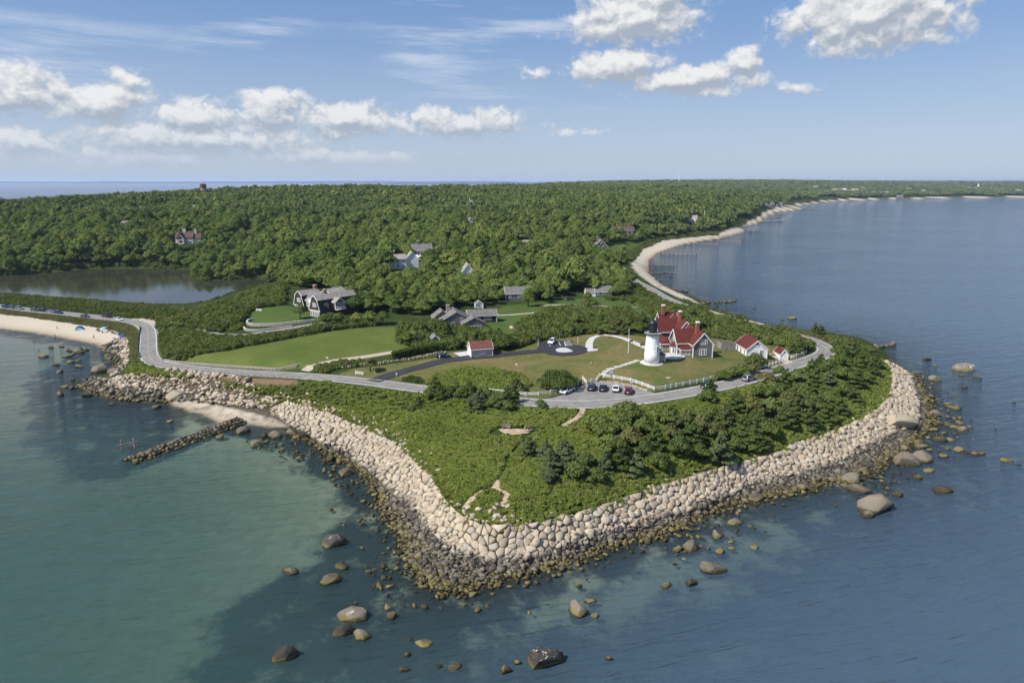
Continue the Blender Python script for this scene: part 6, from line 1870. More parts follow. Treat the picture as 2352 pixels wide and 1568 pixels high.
# ---- the lighthouse tower
T = empty('lighthouse', (LH.x, LH.y, LH.z + 0.1), 0, 'white round lighthouse tower with black lantern on the lawn', 'lighthouse')
MB().lathe([(2.75, -0.5), (2.75, 0.16), (2.68, 0.22)], n=40).obj('base', M_concrete, T, True)
tw = MB()
prof = [(2.60, 0.2), (2.57, 2.6), (2.54, 2.68), (2.50, 2.75), (2.12, 8.75), (2.12, 8.76)]
tw.lathe(prof, n=48)
two = tw.obj('tower', M_tower, T, True)
for k, zz in enumerate((2.7, 4.7, 6.7)):                       # seams of the iron plates
    r = 2.51 - (zz - 2.75) * 0.063
    MB().lathe([(r - 0.02, zz - 0.05), (r + 0.045, zz - 0.05), (r + 0.045, zz + 0.05), (r - 0.02, zz + 0.05)], n=48).obj('seam', M_tower, two)
MB().lathe([(2.1, 8.5), (2.35, 8.72), (2.95, 8.86), (3.05, 8.9), (3.05, 9.02), (0.4, 9.03)], n=40).obj('gallery', M_black, T)
MB().lathe([(0.5, 9.04), (2.92, 9.04), (2.92, 9.07), (0.5, 9.08)], n=40).obj('gallery_deck', M_sign, T)
rail = MB()
for k in range(14):
    a = 2 * math.pi * k / 14; x, y = 2.95 * math.cos(a), 2.95 * math.sin(a)
    rail.bar((x, y, 9.0), (x, y, 10.15), 0.06)
    b = 2 * math.pi * (k + 1) / 14; x2, y2 = 2.95 * math.cos(b), 2.95 * math.sin(b)
    for zz in (9.45, 9.8, 10.15): rail.bar((x, y, zz), (x2, y2, zz), 0.05)
rail.obj('railing', M_black, T)
MB().lathe([(1.42, 9.08), (1.42, 10.55), (1.5, 10.6), (1.5, 10.68), (1.3, 10.7)], n=10).obj('watch_room', M_black, T)
ln = MB().lathe([(1.24, 10.7), (1.24, 11.95)], n=10).obj('lantern', M_glass, T)
g = MB()
for k in range(10):
    a = 2 * math.pi * k / 10; g.bar((1.28 * math.cos(a), 1.28 * math.sin(a), 10.68), (1.28 * math.cos(a), 1.28 * math.sin(a), 12.0), 0.09)
g.lathe([(1.3, 11.2), (1.33, 11.2), (1.33, 11.27), (1.3, 11.27)], n=10).obj('astragal', M_black, ln)
MB().lathe([(0.35, 10.75), (0.45, 11.1), (0.45, 11.6), (0.3, 11.85)], n=12).obj('lens', M_lamp, ln)
MB().lathe([(1.6, 11.95), (1.62, 12.05), (1.15, 12.5), (0.5, 12.95), (0.16, 13.1), (0.14, 13.25), (0.24, 13.38), (0.22, 13.5), (0.05, 13.6), (0.03, 14.1)], n=10).obj('lantern_roof', M_black, T)
for (ang, zz, w, h, rr) in ((-0.98, 4.4, 0.62, 1.35, 2.40), (-1.85, 7.9, 0.34, 0.36, 2.18)):
    x, y = rr * math.cos(ang), rr * math.sin(ang)
    wo = window(T, x, y, zz, ang + math.pi / 2, w, h, 2 if h > 1 else 1, 3 if h > 1 else 1, 0.14)
    if h > 1:
        MB().box(-0.6, 0.6, -0.25, 0.1, h / 2 + 0.14, h / 2 + 0.26).box(-0.5, 0.5, -0.16, 0.1, -h / 2 - 0.26, -h / 2 - 0.14).obj('hood', M_tower, wo)
# brick entry porch behind on the right
T.scale = (0.86, 0.86, 0.985)
en = empty('lighthouse_entry', (LH.x + 2.6, LH.y + 1.6, LH.z), math.radians(6), 'small grey entry porch with red roof against the white tower', 'porch')
wing(en, -1.3, 1.3, -1.2, 2.2, 0, 2.5, 3.7, 'y', M_grayshingle, M_redroof, 0.2)
window(en, 0.2, -1.21, 1.2, 0, 0.9, 1.0, 2, 2)

# ---- the keepers' double house
hp0 = P(1613.4, 821.5, 13.6)
KH = empty('keepers_house', (hp0.x, hp0.y, float(Z(hp0.x, hp0.y)) + 0.0), math.radians(6), 'large grey shingled keepers house with steep red roofs and brick chimneys', 'house')
KZ = 13.6 - KH.location.z


def dwelling(dx, dy, dz, rdg, bl, full):
    e = KH
    z0 = -0.8
    wing(e, dx - 3.05, dx + 3.05, dy, dy + 12.4, z0, 4.2 + dz, rdg, 'y', M_grayshingle, M_redroof, 0.38)
    wing(e, dx - bl, dx - 0.4, dy + 3.3, dy + 9.7, z0, 4.2 + dz, rdg - 0.02, 'x', M_grayshingle, M_redroof, 0.38)
    # front gable: triple window above and below
    for zz, h in ((1.75, 1.75), (5.0, 1.55)):
        for k, w in ((-1, 0.42), (0, 0.8), (1, 0.42)):
            window(e, dx + 0.05 + k * 0.86, dy - 0.02, zz + dz - (0.15 if (k and zz > 3) else 0), 0, w, h - (0.3 if (k and zz > 3) else 0), 1 if k else 2, 2 if k else 3)
    # left gable
    window(e, dx - bl - 0.02, dy + 6.5, 5.1 + dz, W_, 0.75, 1.75, 2, 3)


dwelling(0, 0, KZ, 7.7 + KZ, 7.0, True)
dwelling(0.0, 15.0, KZ + 0.3, 8.2 + KZ, 8.0, False)
# link between the two dwellings and the rear ell
wing(KH, -2.6, 2.2, 11.5, 16.5, -0.8, 4.0, 6.7, 'y', M_grayshingle, M_redroof, 0.3)
wing(KH, -4.5, 1.5, 27.0, 33.0, -0.8, 4.4, 8.4, 'x', M_grayshingle, M_redroof, 0.35)
# sun porch in the front angle
pb = MB(); pb.box(-6.2, -3.1, 1.15, 3.35, -0.6, 2.2).obj('porch_wall', M_grayshingle, KH)
MB().add([(-6.5, 0.85, 2.35), (-3.0, 0.85, 2.35), (-3.0, 3.35, 3.55), (-5.6, 3.35, 3.55), (-6.5, 3.35, 2.35), (-6.5, 0.85, 2.2), (-3.0, 0.85, 2.2), (-3.0, 3.35, 2.2), (-6.5, 3.35, 2.2)],
         [(0, 1, 2, 3), (0, 3, 4), (5, 6, 1, 0), (5, 0, 4, 8), (6, 7, 2, 1), (5, 8, 7, 6)]).obj('porch_roof', M_redroof, KH)
MB().box(-6.6, -3.0, 0.78, 0.9, 2.16, 2.36).box(-6.62, -6.5, 0.78, 3.3, 2.16, 2.36).obj('trim', M_white, KH)
for k in range(3): window(KH, -5.35 + k * 0.98, 1.13, 1.25, 0, 0.72, 1.15, 2, 2, 0.13)
door(KH, -6.22, 2.3, -0.3, W_, 0.85, 2.1, M_reddoor)
# bay window low on the left gable
by = MB().prism([(-7.02, 4.7), (-8.0, 5.2), (-8.0, 6.9), (-7.02, 7.4)], 'z', -0.6, 2.5); by.obj('bay_wall', M_white, KH)
MB().add([(-7.0, 4.45, 2.5), (-8.3, 5.05, 2.5), (-8.3, 7.05, 2.5), (-7.0, 7.65, 2.5), (-7.05, 5.4, 3.6), (-7.05, 6.7, 3.6)], [(0, 1, 4), (1, 2, 5, 4), (2, 3, 5), (3, 2, 1, 0), (0, 4, 5, 3)]).obj('bay_roof', M_redroof, KH)
window(KH, -8.02, 6.05, 1.35, W_, 1.0, 1.5, 3, 4, 0.1); window(KH, -7.52, 4.93, 1.35, math.radians(-27), 0.55, 1.5, 1, 4, 0.1)
# long porch of the rear dwelling, with red door and window strip
MB().box(-9.8, -8.0, 9.5, 18.4, -0.6, 2.3).box(-8.1, -6.9, 9.9, 12.4, -0.6, 2.3).obj('porch_wall', M_grayshingle, KH)
MB().add([(-10.2, 9.2, 2.35), (-10.2, 18.7, 2.35), (-8.0, 18.7, 3.7), (-8.0, 10.3, 3.7), (-6.6, 9.2, 2.35), (-6.6, 10.3, 3.7), (-10.2, 9.2, 2.2), (-6.6, 9.2, 2.2), (-10.2, 18.7, 2.2), (-6.6, 18.7, 2.2)],
         [(1, 0, 3, 2), (0, 4, 5, 3), (0, 6, 7, 4), (0, 1, 8, 6), (6, 8, 9, 7), (2, 3, 5), (7, 9, 5, 4)]).obj('porch_roof', M_redroof, KH)
MB().box(-10.3, -10.18, 9.1, 18.8, 2.15, 2.37).box(-10.2, -6.6, 9.06, 9.18, 2.15, 2.37).obj('trim', M_white, KH)
for k in range(3): window(KH, -9.82, 11.0 + k * 1.05, 1.2, W_, 0.75, 1.4, 2, 3, 0.12)
door(KH, -9.82, 14.4, -0.3, W_, 0.95, 2.1, M_reddoor)
for k in range(2): window(KH, -9.82, 16.2 + k * 1.1, 1.2, W_, 0.8, 1.4, 2, 3, 0.12)
window(KH, -9.1, 9.48, 1.2, 0, 0.9, 1.4, 2, 3, 0.12); window(KH, -7.6, 9.48, 1.2, 0, 0.7, 1.4, 2, 3, 0.12)
chimney(KH, -0.6, 4.0, 6.6, 10.1, 0.95); chimney(KH, -0.9, 18.9, 7.2, 10.7, 0.95); chimney(KH, -3.2, 29.4, 7.6, 10.9, 0.95)

# ---- white garage, oil house, wooden enclosure
g0 = P(1737.6, 819.2, 12.4)
GA = empty('white_garage', (g0.x, g0.y, float(Z(g0.x, g0.y)) - 0.05), math.radians(4), 'white garage with red gable roof beyond the dark cedar', 'garage')
wing(GA, -3.3, 3.3, 0, 9.0, -1.0, 2.6, 5.3, 'y', M_white, M_redroof, 0.25)
window(GA, -3.32, 7.4, 1.3, W_, 0.8, 1.4, 2, 2, 0.08); window(GA, -3.32, 1.5, 1.3, W_, 0.8, 1.4, 2, 2, 0.08); door(GA, -3.32, 4.4, -0.3, W_, 1.2, 2.2, M_graywood)
MB().lathe([(0.02, -0.1), (0.62, -0.1), (0.62, 0.05), (0.02, 0.05)], n=24, axis='y').obj('vent_frame', M_white, GA).location = (0, 0, 4.05)
fan = MB(); fan.prism([(0.5 * math.cos(a), 0.5 * math.sin(a)) for a in np.linspace(0, math.pi, 12)], 'y', -0.16, -0.06); fo = fan.obj('fan_window', M_glass, GA); fo.location = (0, 0, 3.95)
window(GA, 1.4, -0.02, 1.5, 0, 0.9, 1.2, 2, 2, 0.1)
o0 = P(1801, 817.2, 11.8)
OH = empty('oil_house', (o0.x, o0.y, float(Z(o0.x, o0.y)) - 0.02), math.radians(4), 'tiny white oil house with red roof by the upper road', 'shed')
wing(OH, -1.25, 1.25, 0, 4.5, -0.8, 1.9, 3.4, 'y', M_white, M_redroof, 0.18)
door(OH, 0.25, -0.02, 0, 0, 0.8, 1.6, M_white)
MB().prism([(0.16 * math.cos(a), 2.55 + 0.26 * math.sin(a)) for a in np.linspace(0, 2 * math.pi, 12, endpoint=False)], 'y', -0.05, 0.02).obj('vent', M_glass, OH)
q = G(1672, 804)
EN = empty('plank_enclosure', q, math.radians(4), 'grey plank fence enclosure standing left of the white garage', 'fence')
for k in range(15):
    MB().box(-2.1 + k * 0.31, -2.1 + k * 0.31 + 0.29, -0.03, 0.03, -0.4, 2.35 + 0.04 * (k % 2)).obj('plank', M_graywood, EN)
for k in range(13):
    MB().box(-2.17, -2.11, 0.06 + k * 0.31, 0.06 + k * 0.31 + 0.29, -0.4, 2.35 + 0.04 * (k % 2)).obj('plank', M_graywood, EN)
for k in range(14):
    MB().box(-2.1 + k * 0.31, -2.1 + k * 0.31 + 0.29, 4.1, 4.16, -0.4, 2.35).obj('plank', M_graywood, EN)
MB().box(-2.22, -2.06, -0.08, 0.08, -0.4, 2.5).box(2.3, 2.46, -0.08, 0.08, -0.4, 2.5).obj('post', M_graywood, EN)

# ---- red roofed garage on the drive
p0 = P(1083, 822, 11.1)
PH = empty('drive_garage', (p0.x, p0.y, float(Z(p0.x, p0.y)) - 0.05), math.radians(17), 'grey garage with faded red roof and white gable beside the dark drive', 'garage')
wing(PH, 0, 7.0, 0, 4.9, -0.5, 2.75, 4.7, 'x', M_grayshingle, M_redroof2, 0.25)
for o in [c for c in PH.children if c.name.startswith('wall')]:
    o.data.materials[0] = pbr('pale_grey_shingle', (0.40, 0.375, 0.345), 0.9, 0.12, 2.0, spec=0.15, stretch=(1, 1, 3))
MB().add([(-0.02, 0.05, -0.4), (-0.02, 4.85, -0.4), (-0.02, 4.85, 2.72), (-0.02, 2.45, 4.62), (-0.02, 0.05, 2.72)], [(0, 1, 2, 3, 4), (4, 3, 2, 1, 0)]).obj('gable_boards', M_white, PH)
MB().box(-0.09, -0.03, 0.6, 4.3, 0, 2.4).obj('garage_door', M_white, PH)
for k in range(3): window(PH, 2.75 + k * 0.85, -0.02, 1.35, 0, 0.6, 0.5, 2, 1, 0.12)

# ---- grey shingled house
q = G(1061, 752)
GH = empty('shingled_house', (q.x, q.y, q.z), math.radians(12), 'low grey shingled house with broad weathered roofs among garden trees', 'house')
wing(GH, -8.5, 4.5, 0, 12, -0.8, 2.4, 6.0, 'y', M_grayshingle, M_grayroof, 0.35, trim=None)
wing(GH, -0.5, 8.5, -5.5, 0.5, -0.8, 2.3, 4.6, 'y', M_grayshingle, M_grayroof, 0.35, trim=None)
wing(GH, -10.5, -3.0, 7.0, 14.0, -0.8, 2.6, 5.4, 'y', M_grayshingle, M_grayroof, 0.35, trim=None)
wing(GH, 4.0, 15.5, 9.5, 15.0, -0.8, 2.6, 4.5, 'x', M_brownshingle, M_grayroof, 0.35)
chimney(GH, -4.2, 9.5, 5.0, 7.2, 1.3, M_stonewall, M_stonewall)
window(GH, 0.1, -0.02, 3.3, 0, 0.7, 1.0, 1, 1, 0.1); door(GH, -3.4, -0.02, -0.2, 0, 1.2, 2.2, M_timber)
for k in range(4): window(GH, 2.2 + k * 1.35, -5.52, 1.0, 0, 1.05, 1.1, 2, 2, 0.1)
for k in range(2): window(GH, 11.0 + k * 1.7, 9.48, 1.2, 0, 1.2, 1.1, 2, 2, 0.1)
MB().box(6.2, 8.0, 9.2, 9.3, 1.0, 1.12).obj('rail', M_white, GH)
window(GH, -8.52, 3.5, 1.3, W_, 1.0, 1.2, 2, 2)
for (nm, x, y, w, d, e, r, rot, wl, rf, lab) in [
        ('shed', 1000, 789, 2.6, 3.4, 1.8, 3.0, 14, M_grayshingle, M_grayroof, 'small grey shed at the end of the hedge'),
        ('shed', 1101, 708, 3.4, 3.2, 2.0, 3.4, 10, M_white, M_grayroof, 'little white shed behind the grey shingled house'),
        ('cottage', 1386, 682, 8.5, 7.0, 2.7, 5.2, 4, M_grayshingle, M_grayroof, 'small grey cottage with white windows behind yard trees'),
        ('barn', 1192, 690, 13.0, 7.0, 3.4, 6.2, 8, M_grayshingle, M_grayroof, 'grey barn half hidden behind the bright round maple')]:
    q = G(x, y); b = empty(nm, q, math.radians(rot), lab, nm)
    ax = 'x' if nm in ('cottage', 'barn') else 'y'
    wing(b, -w / 2, w / 2, 0, d, -0.8, e, r, ax, wl, rf, 0.25)
    n = 3 if w > 6 else 1
    for k in range(n): window(b, (k - (n - 1) / 2) * w / n, -0.02, e * 0.55, 0, 0.9, 1.0, 2, 2, 0.12)
    if nm == 'cottage': chimney(b, -2.5, 3.5, 4.0, 6.4, 0.8); wing(b, -w / 2 - 4.5, -w / 2, 1, 6, -0.8, 2.3, 4.0, 'x', M_white, M_grayroof, 0.2)

# ---- gambrel mansion on the terrace
q = G(724, 727)
GM = empty('gambrel_house', (q.x, q.y, q.z - 0.2), math.radians(-40), 'large brown shingled gambrel house above the walled lawn', 'house')


def gambrel(root, x0, x1, y0, y1, z1, kz, top, wall, roof):
    """gambrel block: ridge along y, upper walls slope inwards"""
    xm = (x0 + x1) / 2; w = (x1 - x0) / 2
    k = w * 0.62
    poly = [(x0, -0.8), (x1, -0.8), (x1, z1), (xm + k, kz), (xm, top), (xm - k, kz), (x0, z1)]
    MB().prism(poly, 'y', y0, y1).obj('wall', wall, root)
    r = MB()
    for s in (-1, 1):
        a, b, c = (xm + s * (w + 0.35), z1 - 0.35), (xm + s * k, kz + 0.05), (xm, top + 0.05)
        for (p, qq) in ((b, c),):
            v = [(p[0] + s * 0.3, y0 - 0.3, p[1] - 0.12), (qq[0], y0 - 0.3, qq[1]), (qq[0], y1 + 0.3, qq[1]), (p[0] + s * 0.3, y1 + 0.3, p[1] - 0.12)]
            v = v + [(t[0], t[1], t[2] + 0.16) for t in v]
            r.add(v, [(0, 1, 2, 3), (7, 6, 5, 4), (0, 4, 5, 1), (1, 5, 6, 2), (2, 6, 7, 3), (3, 7, 4, 0)])
    r.obj('roof', roof, root)
    t = MB()
    for s in (-1, 1):
        t.bar((xm + s * (w + 0.3), y0 - 0.32, z1 - 0.25), (xm + s * k, y0 - 0.32, kz), 0.08, 0.24)
        t.bar((xm + s * (k + 0.3), y0 - 0.32, kz - 0.05), (xm, y0 - 0.32, top + 0.1), 0.08, 0.24)
    t.box(x0 - 0.25, x1 + 0.25, y0 - 0.2, y0 - 0.04, z1 - 0.35, z1 - 0.05)
    t.obj('trim', M_white, root)


gambrel(GM, -3.6, 3.6, 0, 19, 2.9, 7.0, 8.8, M_brownshingle, M_woodroof)
gambrel(GM, -19.0, -11.8, 2.8, 12, 2.9, 7.0, 8.8, M_brownshingle, M_woodroof)
wing(GM, -13, -3, 4.0, 11, -0.8, 5.4, 8.3, 'x', M_brownshingle, M_grayroof, 0.3)
wing(GM, -16, -2, 12, 20, -0.8, 5.4, 9.2, 'y', M_brownshingle, M_woodroof, 0.3)
for cx_, cy_ in ((0, 0), (-15.4, 2.8)):
    for k in (-1, 0, 1): window(GM, cx_ + k * 0.85, cy_ - 0.02, 5.0, 0, 0.65, 1.45, 2, 3, 0.1)
    for k in range(4): window(GM, cx_ - 2.4 + k * 1.6, cy_ - 0.03, 1.25, 0, 1.05, 1.8, 2, 3, 0.16)
    MB().box(cx_ - 3.5, cx_ + 3.5, cy_ - 0.16, cy_ - 0.02, -0.6, 0.2).obj('skirt', M_white, GM)
for k in range(5): window(GM, -11 + k * 1.6, 3.97, 3.6, 0, 0.9, 1.6, 2, 3, 0.2)
wing(GM, -8.8, -6.2, 2.9, 4.2, 5.0, 5.9, 6.7, 'y', M_white, M_grayroof, 0.15, corner=False)
window(GM, 3.1, 3.5, 4.6, math.radians(78), 1.3, 1.5, 2, 2, 0.14); window(GM, 3.1, 12.8, 4.6, math.radians(78), 0.7, 1.3, 1, 2, 0.12); window(GM, 3.1, 16.0, 4.6, math.radians(78), 0.8, 1.3, 1, 2, 0.12)
wing(GM, 1.0, 5.2, 6.4, 10.6, 2.9, 5.9, 7.4, 'x', M_brownshingle, M_woodroof, 0.25)
window(GM, 5.22, 8.5, 4.5, E_, 2.2, 1.8, 3, 2, 0.14)
bal = MB()
for k in range(15): bal.bar((6.4, 6.4 + k * 0.3, 2.9), (6.4, 6.4 + k * 0.3, 3.85), 0.06)
bal.box(5.2, 6.5, 6.3, 10.7, 2.7, 2.9).box(6.33, 6.47, 6.3, 10.7, 3.85, 3.95).box(5.2, 6.4, 6.33, 6.4, 3.85, 3.95)
bal.obj('balcony', M_white, GM)
chimney(GM, -4.6, 8.5, 6.0, 9.8, 1.1, M_brick, M_stonewall); chimney(GM, -16.0, 11.5, 6.0, 10.2, 1.3, M_brick, M_stonewall)

# ---- houses standing in the wood
def wood_house(x, y, w, d, e, r, rot, wall, roof, lab, axis='x', chim=0, cross=0, timber=False, nwin=3, sink=1.5):
    q = G(x, y); b = empty('house', (q.x, q.y, q.z), math.radians(rot), lab, 'house', 'houses in the wood')
    wing(b, -w / 2, w / 2, 0, d, -sink, e, r, axis, wall, roof, 0.4, 0.22, M_white if not timber else M_timber, corner=False)
    if cross:
        wing(b, cross - w * 0.17, cross + w * 0.17, -2.2, d * 0.6, -sink, e * 1.0, r - 0.15, 'y', wall, roof, 0.4, 0.22, M_white if not timber else M_timber, corner=False)
        for zz in (e * 0.4, e * 0.95): window(b, cross, -2.23, zz, 0, w * 0.16, e * 0.26, 3, 1, 0.14, M_white if not timber else M_timber)
    for k in range(chim):
        chimney(b, (-0.3 + 0.6 * k / max(1, chim - 1)) * w if chim > 1 else -w * 0.2, d * 0.5, e, r + 2.2, 1.0, M_brick if not timber else M_cream, M_white)
    for k in range(nwin):
        xx = (k - (nwin - 1) / 2) * w / nwin
        if cross and abs(xx - cross) < w * 0.2: continue
        for zz in ((e * 0.3, e * 0.75) if e > 4.5 else (e * 0.55,)): window(b, xx, -0.03, zz, 0, w * 0.09, 1.4, 2, 2, 0.16, M_white)
    return b


b = wood_house(424, 560, 14, 9, 5.4, 9.6, 8, M_cream, M_brownroof, 'cream half timbered house with brown roofs above the pond', 'x', 0, -2.2, True, 4, 3)
for xx in (-1.4, 0.1): chimney(b, xx, 4.5, 8, 12.3, 1.0, M_cream, M_cream)
chimney(b, 8.4, 4.5, 5, 11.8, 1.1, M_cream, M_cream)
wing(b, 7, 13, 1, 8, -3, 4.6, 8.2, 'x', M_cream, M_brownroof, 0.4, 0.22, M_timber, corner=False)
MB().box(-13, -6.5, -1.5, 3, -1.2, 1.2).obj('terrace', M_cream, b)
wood_house(322, 491, 11, 9, 4.2, 8.6, 4, M_white, M_woodroof, 'white gable end poking from the left hillside wood', 'y', 0, 0, False, 2)
wood_house(298, 524, 17, 9, 5.0, 6.8, -4, M_grayshingle, M_grayroof, 'low grey roof among the trees left of the half timbered house', 'x', 0, 0, False, 3)
wood_house(454, 489, 7, 7, 6.4, 8.6, 30, M_white, M_woodroof, 'bright white house corner below the brick water tower', 'x', 0, 0, False, 2)
wood_house(12, 486, 13, 8, 6.0, 8.6, 0, M_white, M_woodroof, 'white house at the left edge of the wood', 'x', 0, 0, False, 3)
wood_house(56, 492, 9, 8, 6, 9.0, 10, M_white, M_woodroof, 'small pale roof beside the house at the left edge', 'y', 0, 0, False, 1)
b = wood_house(915, 618, 10, 9, 6.4, 8.8, 14, M_white, M_woodroof, 'big white house with pale roof in the middle wood', 'x', 1, 0, False, 3, 3)
wing(b, 5, 13, 1, 9, -2, 6.0, 10.4, 'y', M_white, M_woodroof, 0.4, 0.2, M_white, corner=False); wing(b, 11, 19, 3, 9, -2, 5.5, 7.8, 'x', M_white, M_white, 0.3, 0.2, M_white, corner=False)
chimney(b, 13.5, 6, 6, 10.6, 0.9)
b = wood_house(970, 594, 13, 9, 5.5, 9.6, 10, M_white, M_grayroof, 'white house with grey roof just behind the big white one', 'x', 1, 0, False, 3, 3)
wood_house(1077, 523, 9, 8, 5.6, 7.2, 14, M_white, M_grayroof, 'white house with a roof cupola deep in the wood', 'x', 0, 0, False, 3); 
q = G(1078, 523); b = empty('roof_cupola', (q.x + 1, q.y + 4, q.z + 6.6), 0.2, 'white lantern cupola on a wooded hill house roof', 'cupola'); MB().box(-2, 2, -2, 2, 0, 2.4).obj('cupola_wall', M_white, b); MB().lathe([(3.2, 2.4), (0.2, 3.8)], n=4).obj('cupola_roof', M_grayroof, b); window(b, 0, -2.02, 1.2, 0, 2.6, 1.3, 3, 1, 0.2)
b = wood_house(1380, 577, 13, 10, 3.2, 10.0, 4, M_brownshingle, M_grayroof, 'dark shingled gabled house on the green above the curved beach', 'y', 1, 0, False, 0, 1)
for (xx, zz, w) in ((-2.2, 4.3, 1.5), (2.0, 4.3, 1.5), (0, 7.2, 1.2), (-2.8, 1.2, 1.5)): window(b, xx, -0.03, zz, 0, w, 1.5, 2, 2, 0.2)
MB().box(0.5, 6, -1.6, -0.05, -0.8, 2.8).obj('porch_wall', M_white, b)
for k in range(4): window(b, 1.2 + k * 1.3, -1.63, 1.4, 0, 0.9, 1.7, 2, 2, 0.12)
b = wood_house(1432, 541, 22, 10, 5.5, 9.0, 4, M_brownshingle, M_brownroof, 'long brown roofed house under tall trees above the beach', 'x', 2, 0, False, 5, 1)
b = wood_house(1586, 512, 15, 11, 4.0, 9.2, -14, M_white, M_woodroof, 'white gabled house on the wooded rise above the far beach', 'x', 1, 3.5, False, 4, 1)
wood_house(1769, 476, 20, 12, 6, 11, 10, M_grayshingle, M_grayroof, 'grey house by the far bend of the beach', 'x', 1, 4, False, 4, 2)
wood_house(1788, 476, 16, 12, 5, 10, -8, M_grayshingle, M_grayroof, 'second grey house by the far bend of the beach', 'x', 0, -3, False, 3, 2)
wood_house(1798, 470, 12, 10, 9, 12, 0, M_white, M_grayroof, 'white house peeping over the two grey ones by the far bend', 'x', 0, 0, False, 2, 2)
wood_house(1076, 645, 6, 7, 5.5, 9.5, 12, M_white, M_woodroof, 'narrow white gable in the wood above the grey house', 'y', 0, 0, False, 1, 2)
wood_house(1213, 577, 7, 7, 6.2, 8.2, 10, M_white, M_woodroof, 'small white roof left of the copper beech', 'x', 0, 0, False, 1, 2)
# the settlement round the far harbour
r_ = np.random.default_rng(77)
for k, (x, y) in enumerate([(1902, 449), (1915, 447), (1929, 446), (1938, 445.5), (1952, 447), (1965, 446), (2004, 451), (2010, 450), (2028, 450), (2038, 449), (2068, 453), (1872, 444), (2226, 440), (2240, 441), (2262, 442), (2276, 441), (2300, 443), (2340, 444), (2120, 446), (2090, 444), (1985, 444), (1640, 429), (1655, 429)]):
    q = P(x, y, 9.0) if y > 435 else P(x, y, 45)
    w = r_.uniform(16, 30)
    b = empty('far_house', (q.x, q.y, max(float(Z(q.x, q.y)), 1) + 2.5), r_.uniform(-0.4, 0.4), 'small pale house in the distant harbour settlement' if y > 435 else 'pale building on the far wooded ridge', 'house', 'houses of the far harbour' if y > 435 else 'far ridge buildings')
    wing(b, -w / 2, w / 2, 0, 14, -3, 7.5, 13, 'x' if k % 3 else 'y', [M_white, M_grayshingle, M_cream][k % 3], [M_grayroof, M_woodroof][k % 2], 0.5, 0.4, None)
    for j in range(3): window(b, (j - 1) * w / 3, -0.1, 4, 0, 3, 2.4, 1, 1, 0.3)
# church spire and masts on the skyline
b = empty('white_spire', ((2195 - 1176) / FPX * 4100, 4000, max(float(Z((2195 - 1176) / FPX * 4100, 4000)), 1)), 0, 'white church spire in the distant settlement', 'spire')
MB().box(-4, 4, -4, 4, 0, 18).obj('spire_base', M_white, b); MB().lathe([(4.5, 18), (0.3, 32)], n=8).obj('spire', M_white, b)
for (x, y, Y, h, lab, mt) in [(1542, 425, 4000, 42, 'white lattice tower on the wooded horizon', M_white), (1871, 417, 5200, 50, 'thin mast on the skyline at the right', M_graywood)]:
    X = (x - 1176) / FPX * Y * 1.02; b = empty('mast', (X, Y, float(Z(X, Y)) + 4), 0, lab, 'mast')
    MB().lathe([(3.4 if h < 45 else 1.6, 0), (2.2 if h < 45 else 0.8, h)], n=8).obj('shaft', mt, b)
    MB().box(-4, 4, -4, 4, h, h + 3).obj('platform', mt, b) if h < 45 else MB().lathe([(0.7, h), (0.2, h + 12)], n=6).obj('antenna', mt, b)
# brick water tower on the left skyline
Yw = 1080.0; Xw = (473.5 - 1176) / FPX * Yw * 0.985
WT = empty('water_tower', (Xw, Yw, 66 - (434 - 416) / FPX * Yw - 7.5), 0, 'round brick and stone water tower on the left skyline', 'tower')
MB().lathe([(4.3, -12), (4.3, 8.6), (4.45, 8.8), (4.45, 9.2)], n=24).obj('stone_base', M_towerstone, WT)
MB().lathe([(4.35, 9.2), (4.35, 15.0), (4.6, 15.2), (4.6, 15.8), (4.0, 16.0)], n=24).obj('brick_drum', M_towerbrick, WT)
for k in range(12):
    a = 2 * math.pi * k / 12
    s = MB().box(-0.35, 0.35, -0.12, 0.12, -1.8, 1.8).obj('slot', M_timber, WT); s.location = (4.4 * math.cos(a), 4.4 * math.sin(a), 12.4); s.rotation_euler = (0, 0, a + math.pi / 2)
# small wind turbine above the wood
Yt = 800.0; Xt = (1080 - 1176) / FPX * Yt * 0.98; zt = float(Z(Xt, Yt))
WTB = empty('wind_turbine', (Xt, Yt, zt), 0, 'small three bladed wind turbine on a lattice mast above the wood', 'wind turbine')
hub = 66 - (459 - 416) / FPX * Yt - zt
m = MB()
for k in range(3):
    a = 2 * math.pi * k / 3; m.bar((0.9 * math.cos(a), 0.9 * math.sin(a), 0), (0.2 * math.cos(a), 0.2 * math.sin(a), hub), 0.14)
for zz in np.arange(1, hub, 1.2):
    f_ = 0.9 - 0.7 * zz / hub
    for k in range(3):
        a, b_ = 2 * math.pi * k / 3, 2 * math.pi * (k + 1) / 3
        m.bar((f_ * math.cos(a), f_ * math.sin(a), zz), (f_ * math.cos(b_), f_ * math.sin(b_), zz + 0.9), 0.07)
m.obj('mast', M_steel, WTB)
MB().box(-0.3, 0.3, -1.0, 1.4, hub - 0.3, hub + 0.4).obj('nacelle', M_white, WTB)
for k in range(3):
    a = math.radians(100 + 120 * k)
    o = MB().add([(0, 0, 0), (0.45, -0.1, 1.0), (0.1, -0.05, 4.4), (-0.1, 0, 4.4), (-0.2, 0.05, 0.8), (0, 0.14, 0.4)], [(0, 1, 2, 3, 4), (4, 3, 2, 1, 0), (0, 5, 1), (0, 4, 5)]).obj('blade', M_white, WTB)
    o.location = (0, -1.1, hub); o.rotation_euler = (0, a, 0)
q = G(1617, 514)
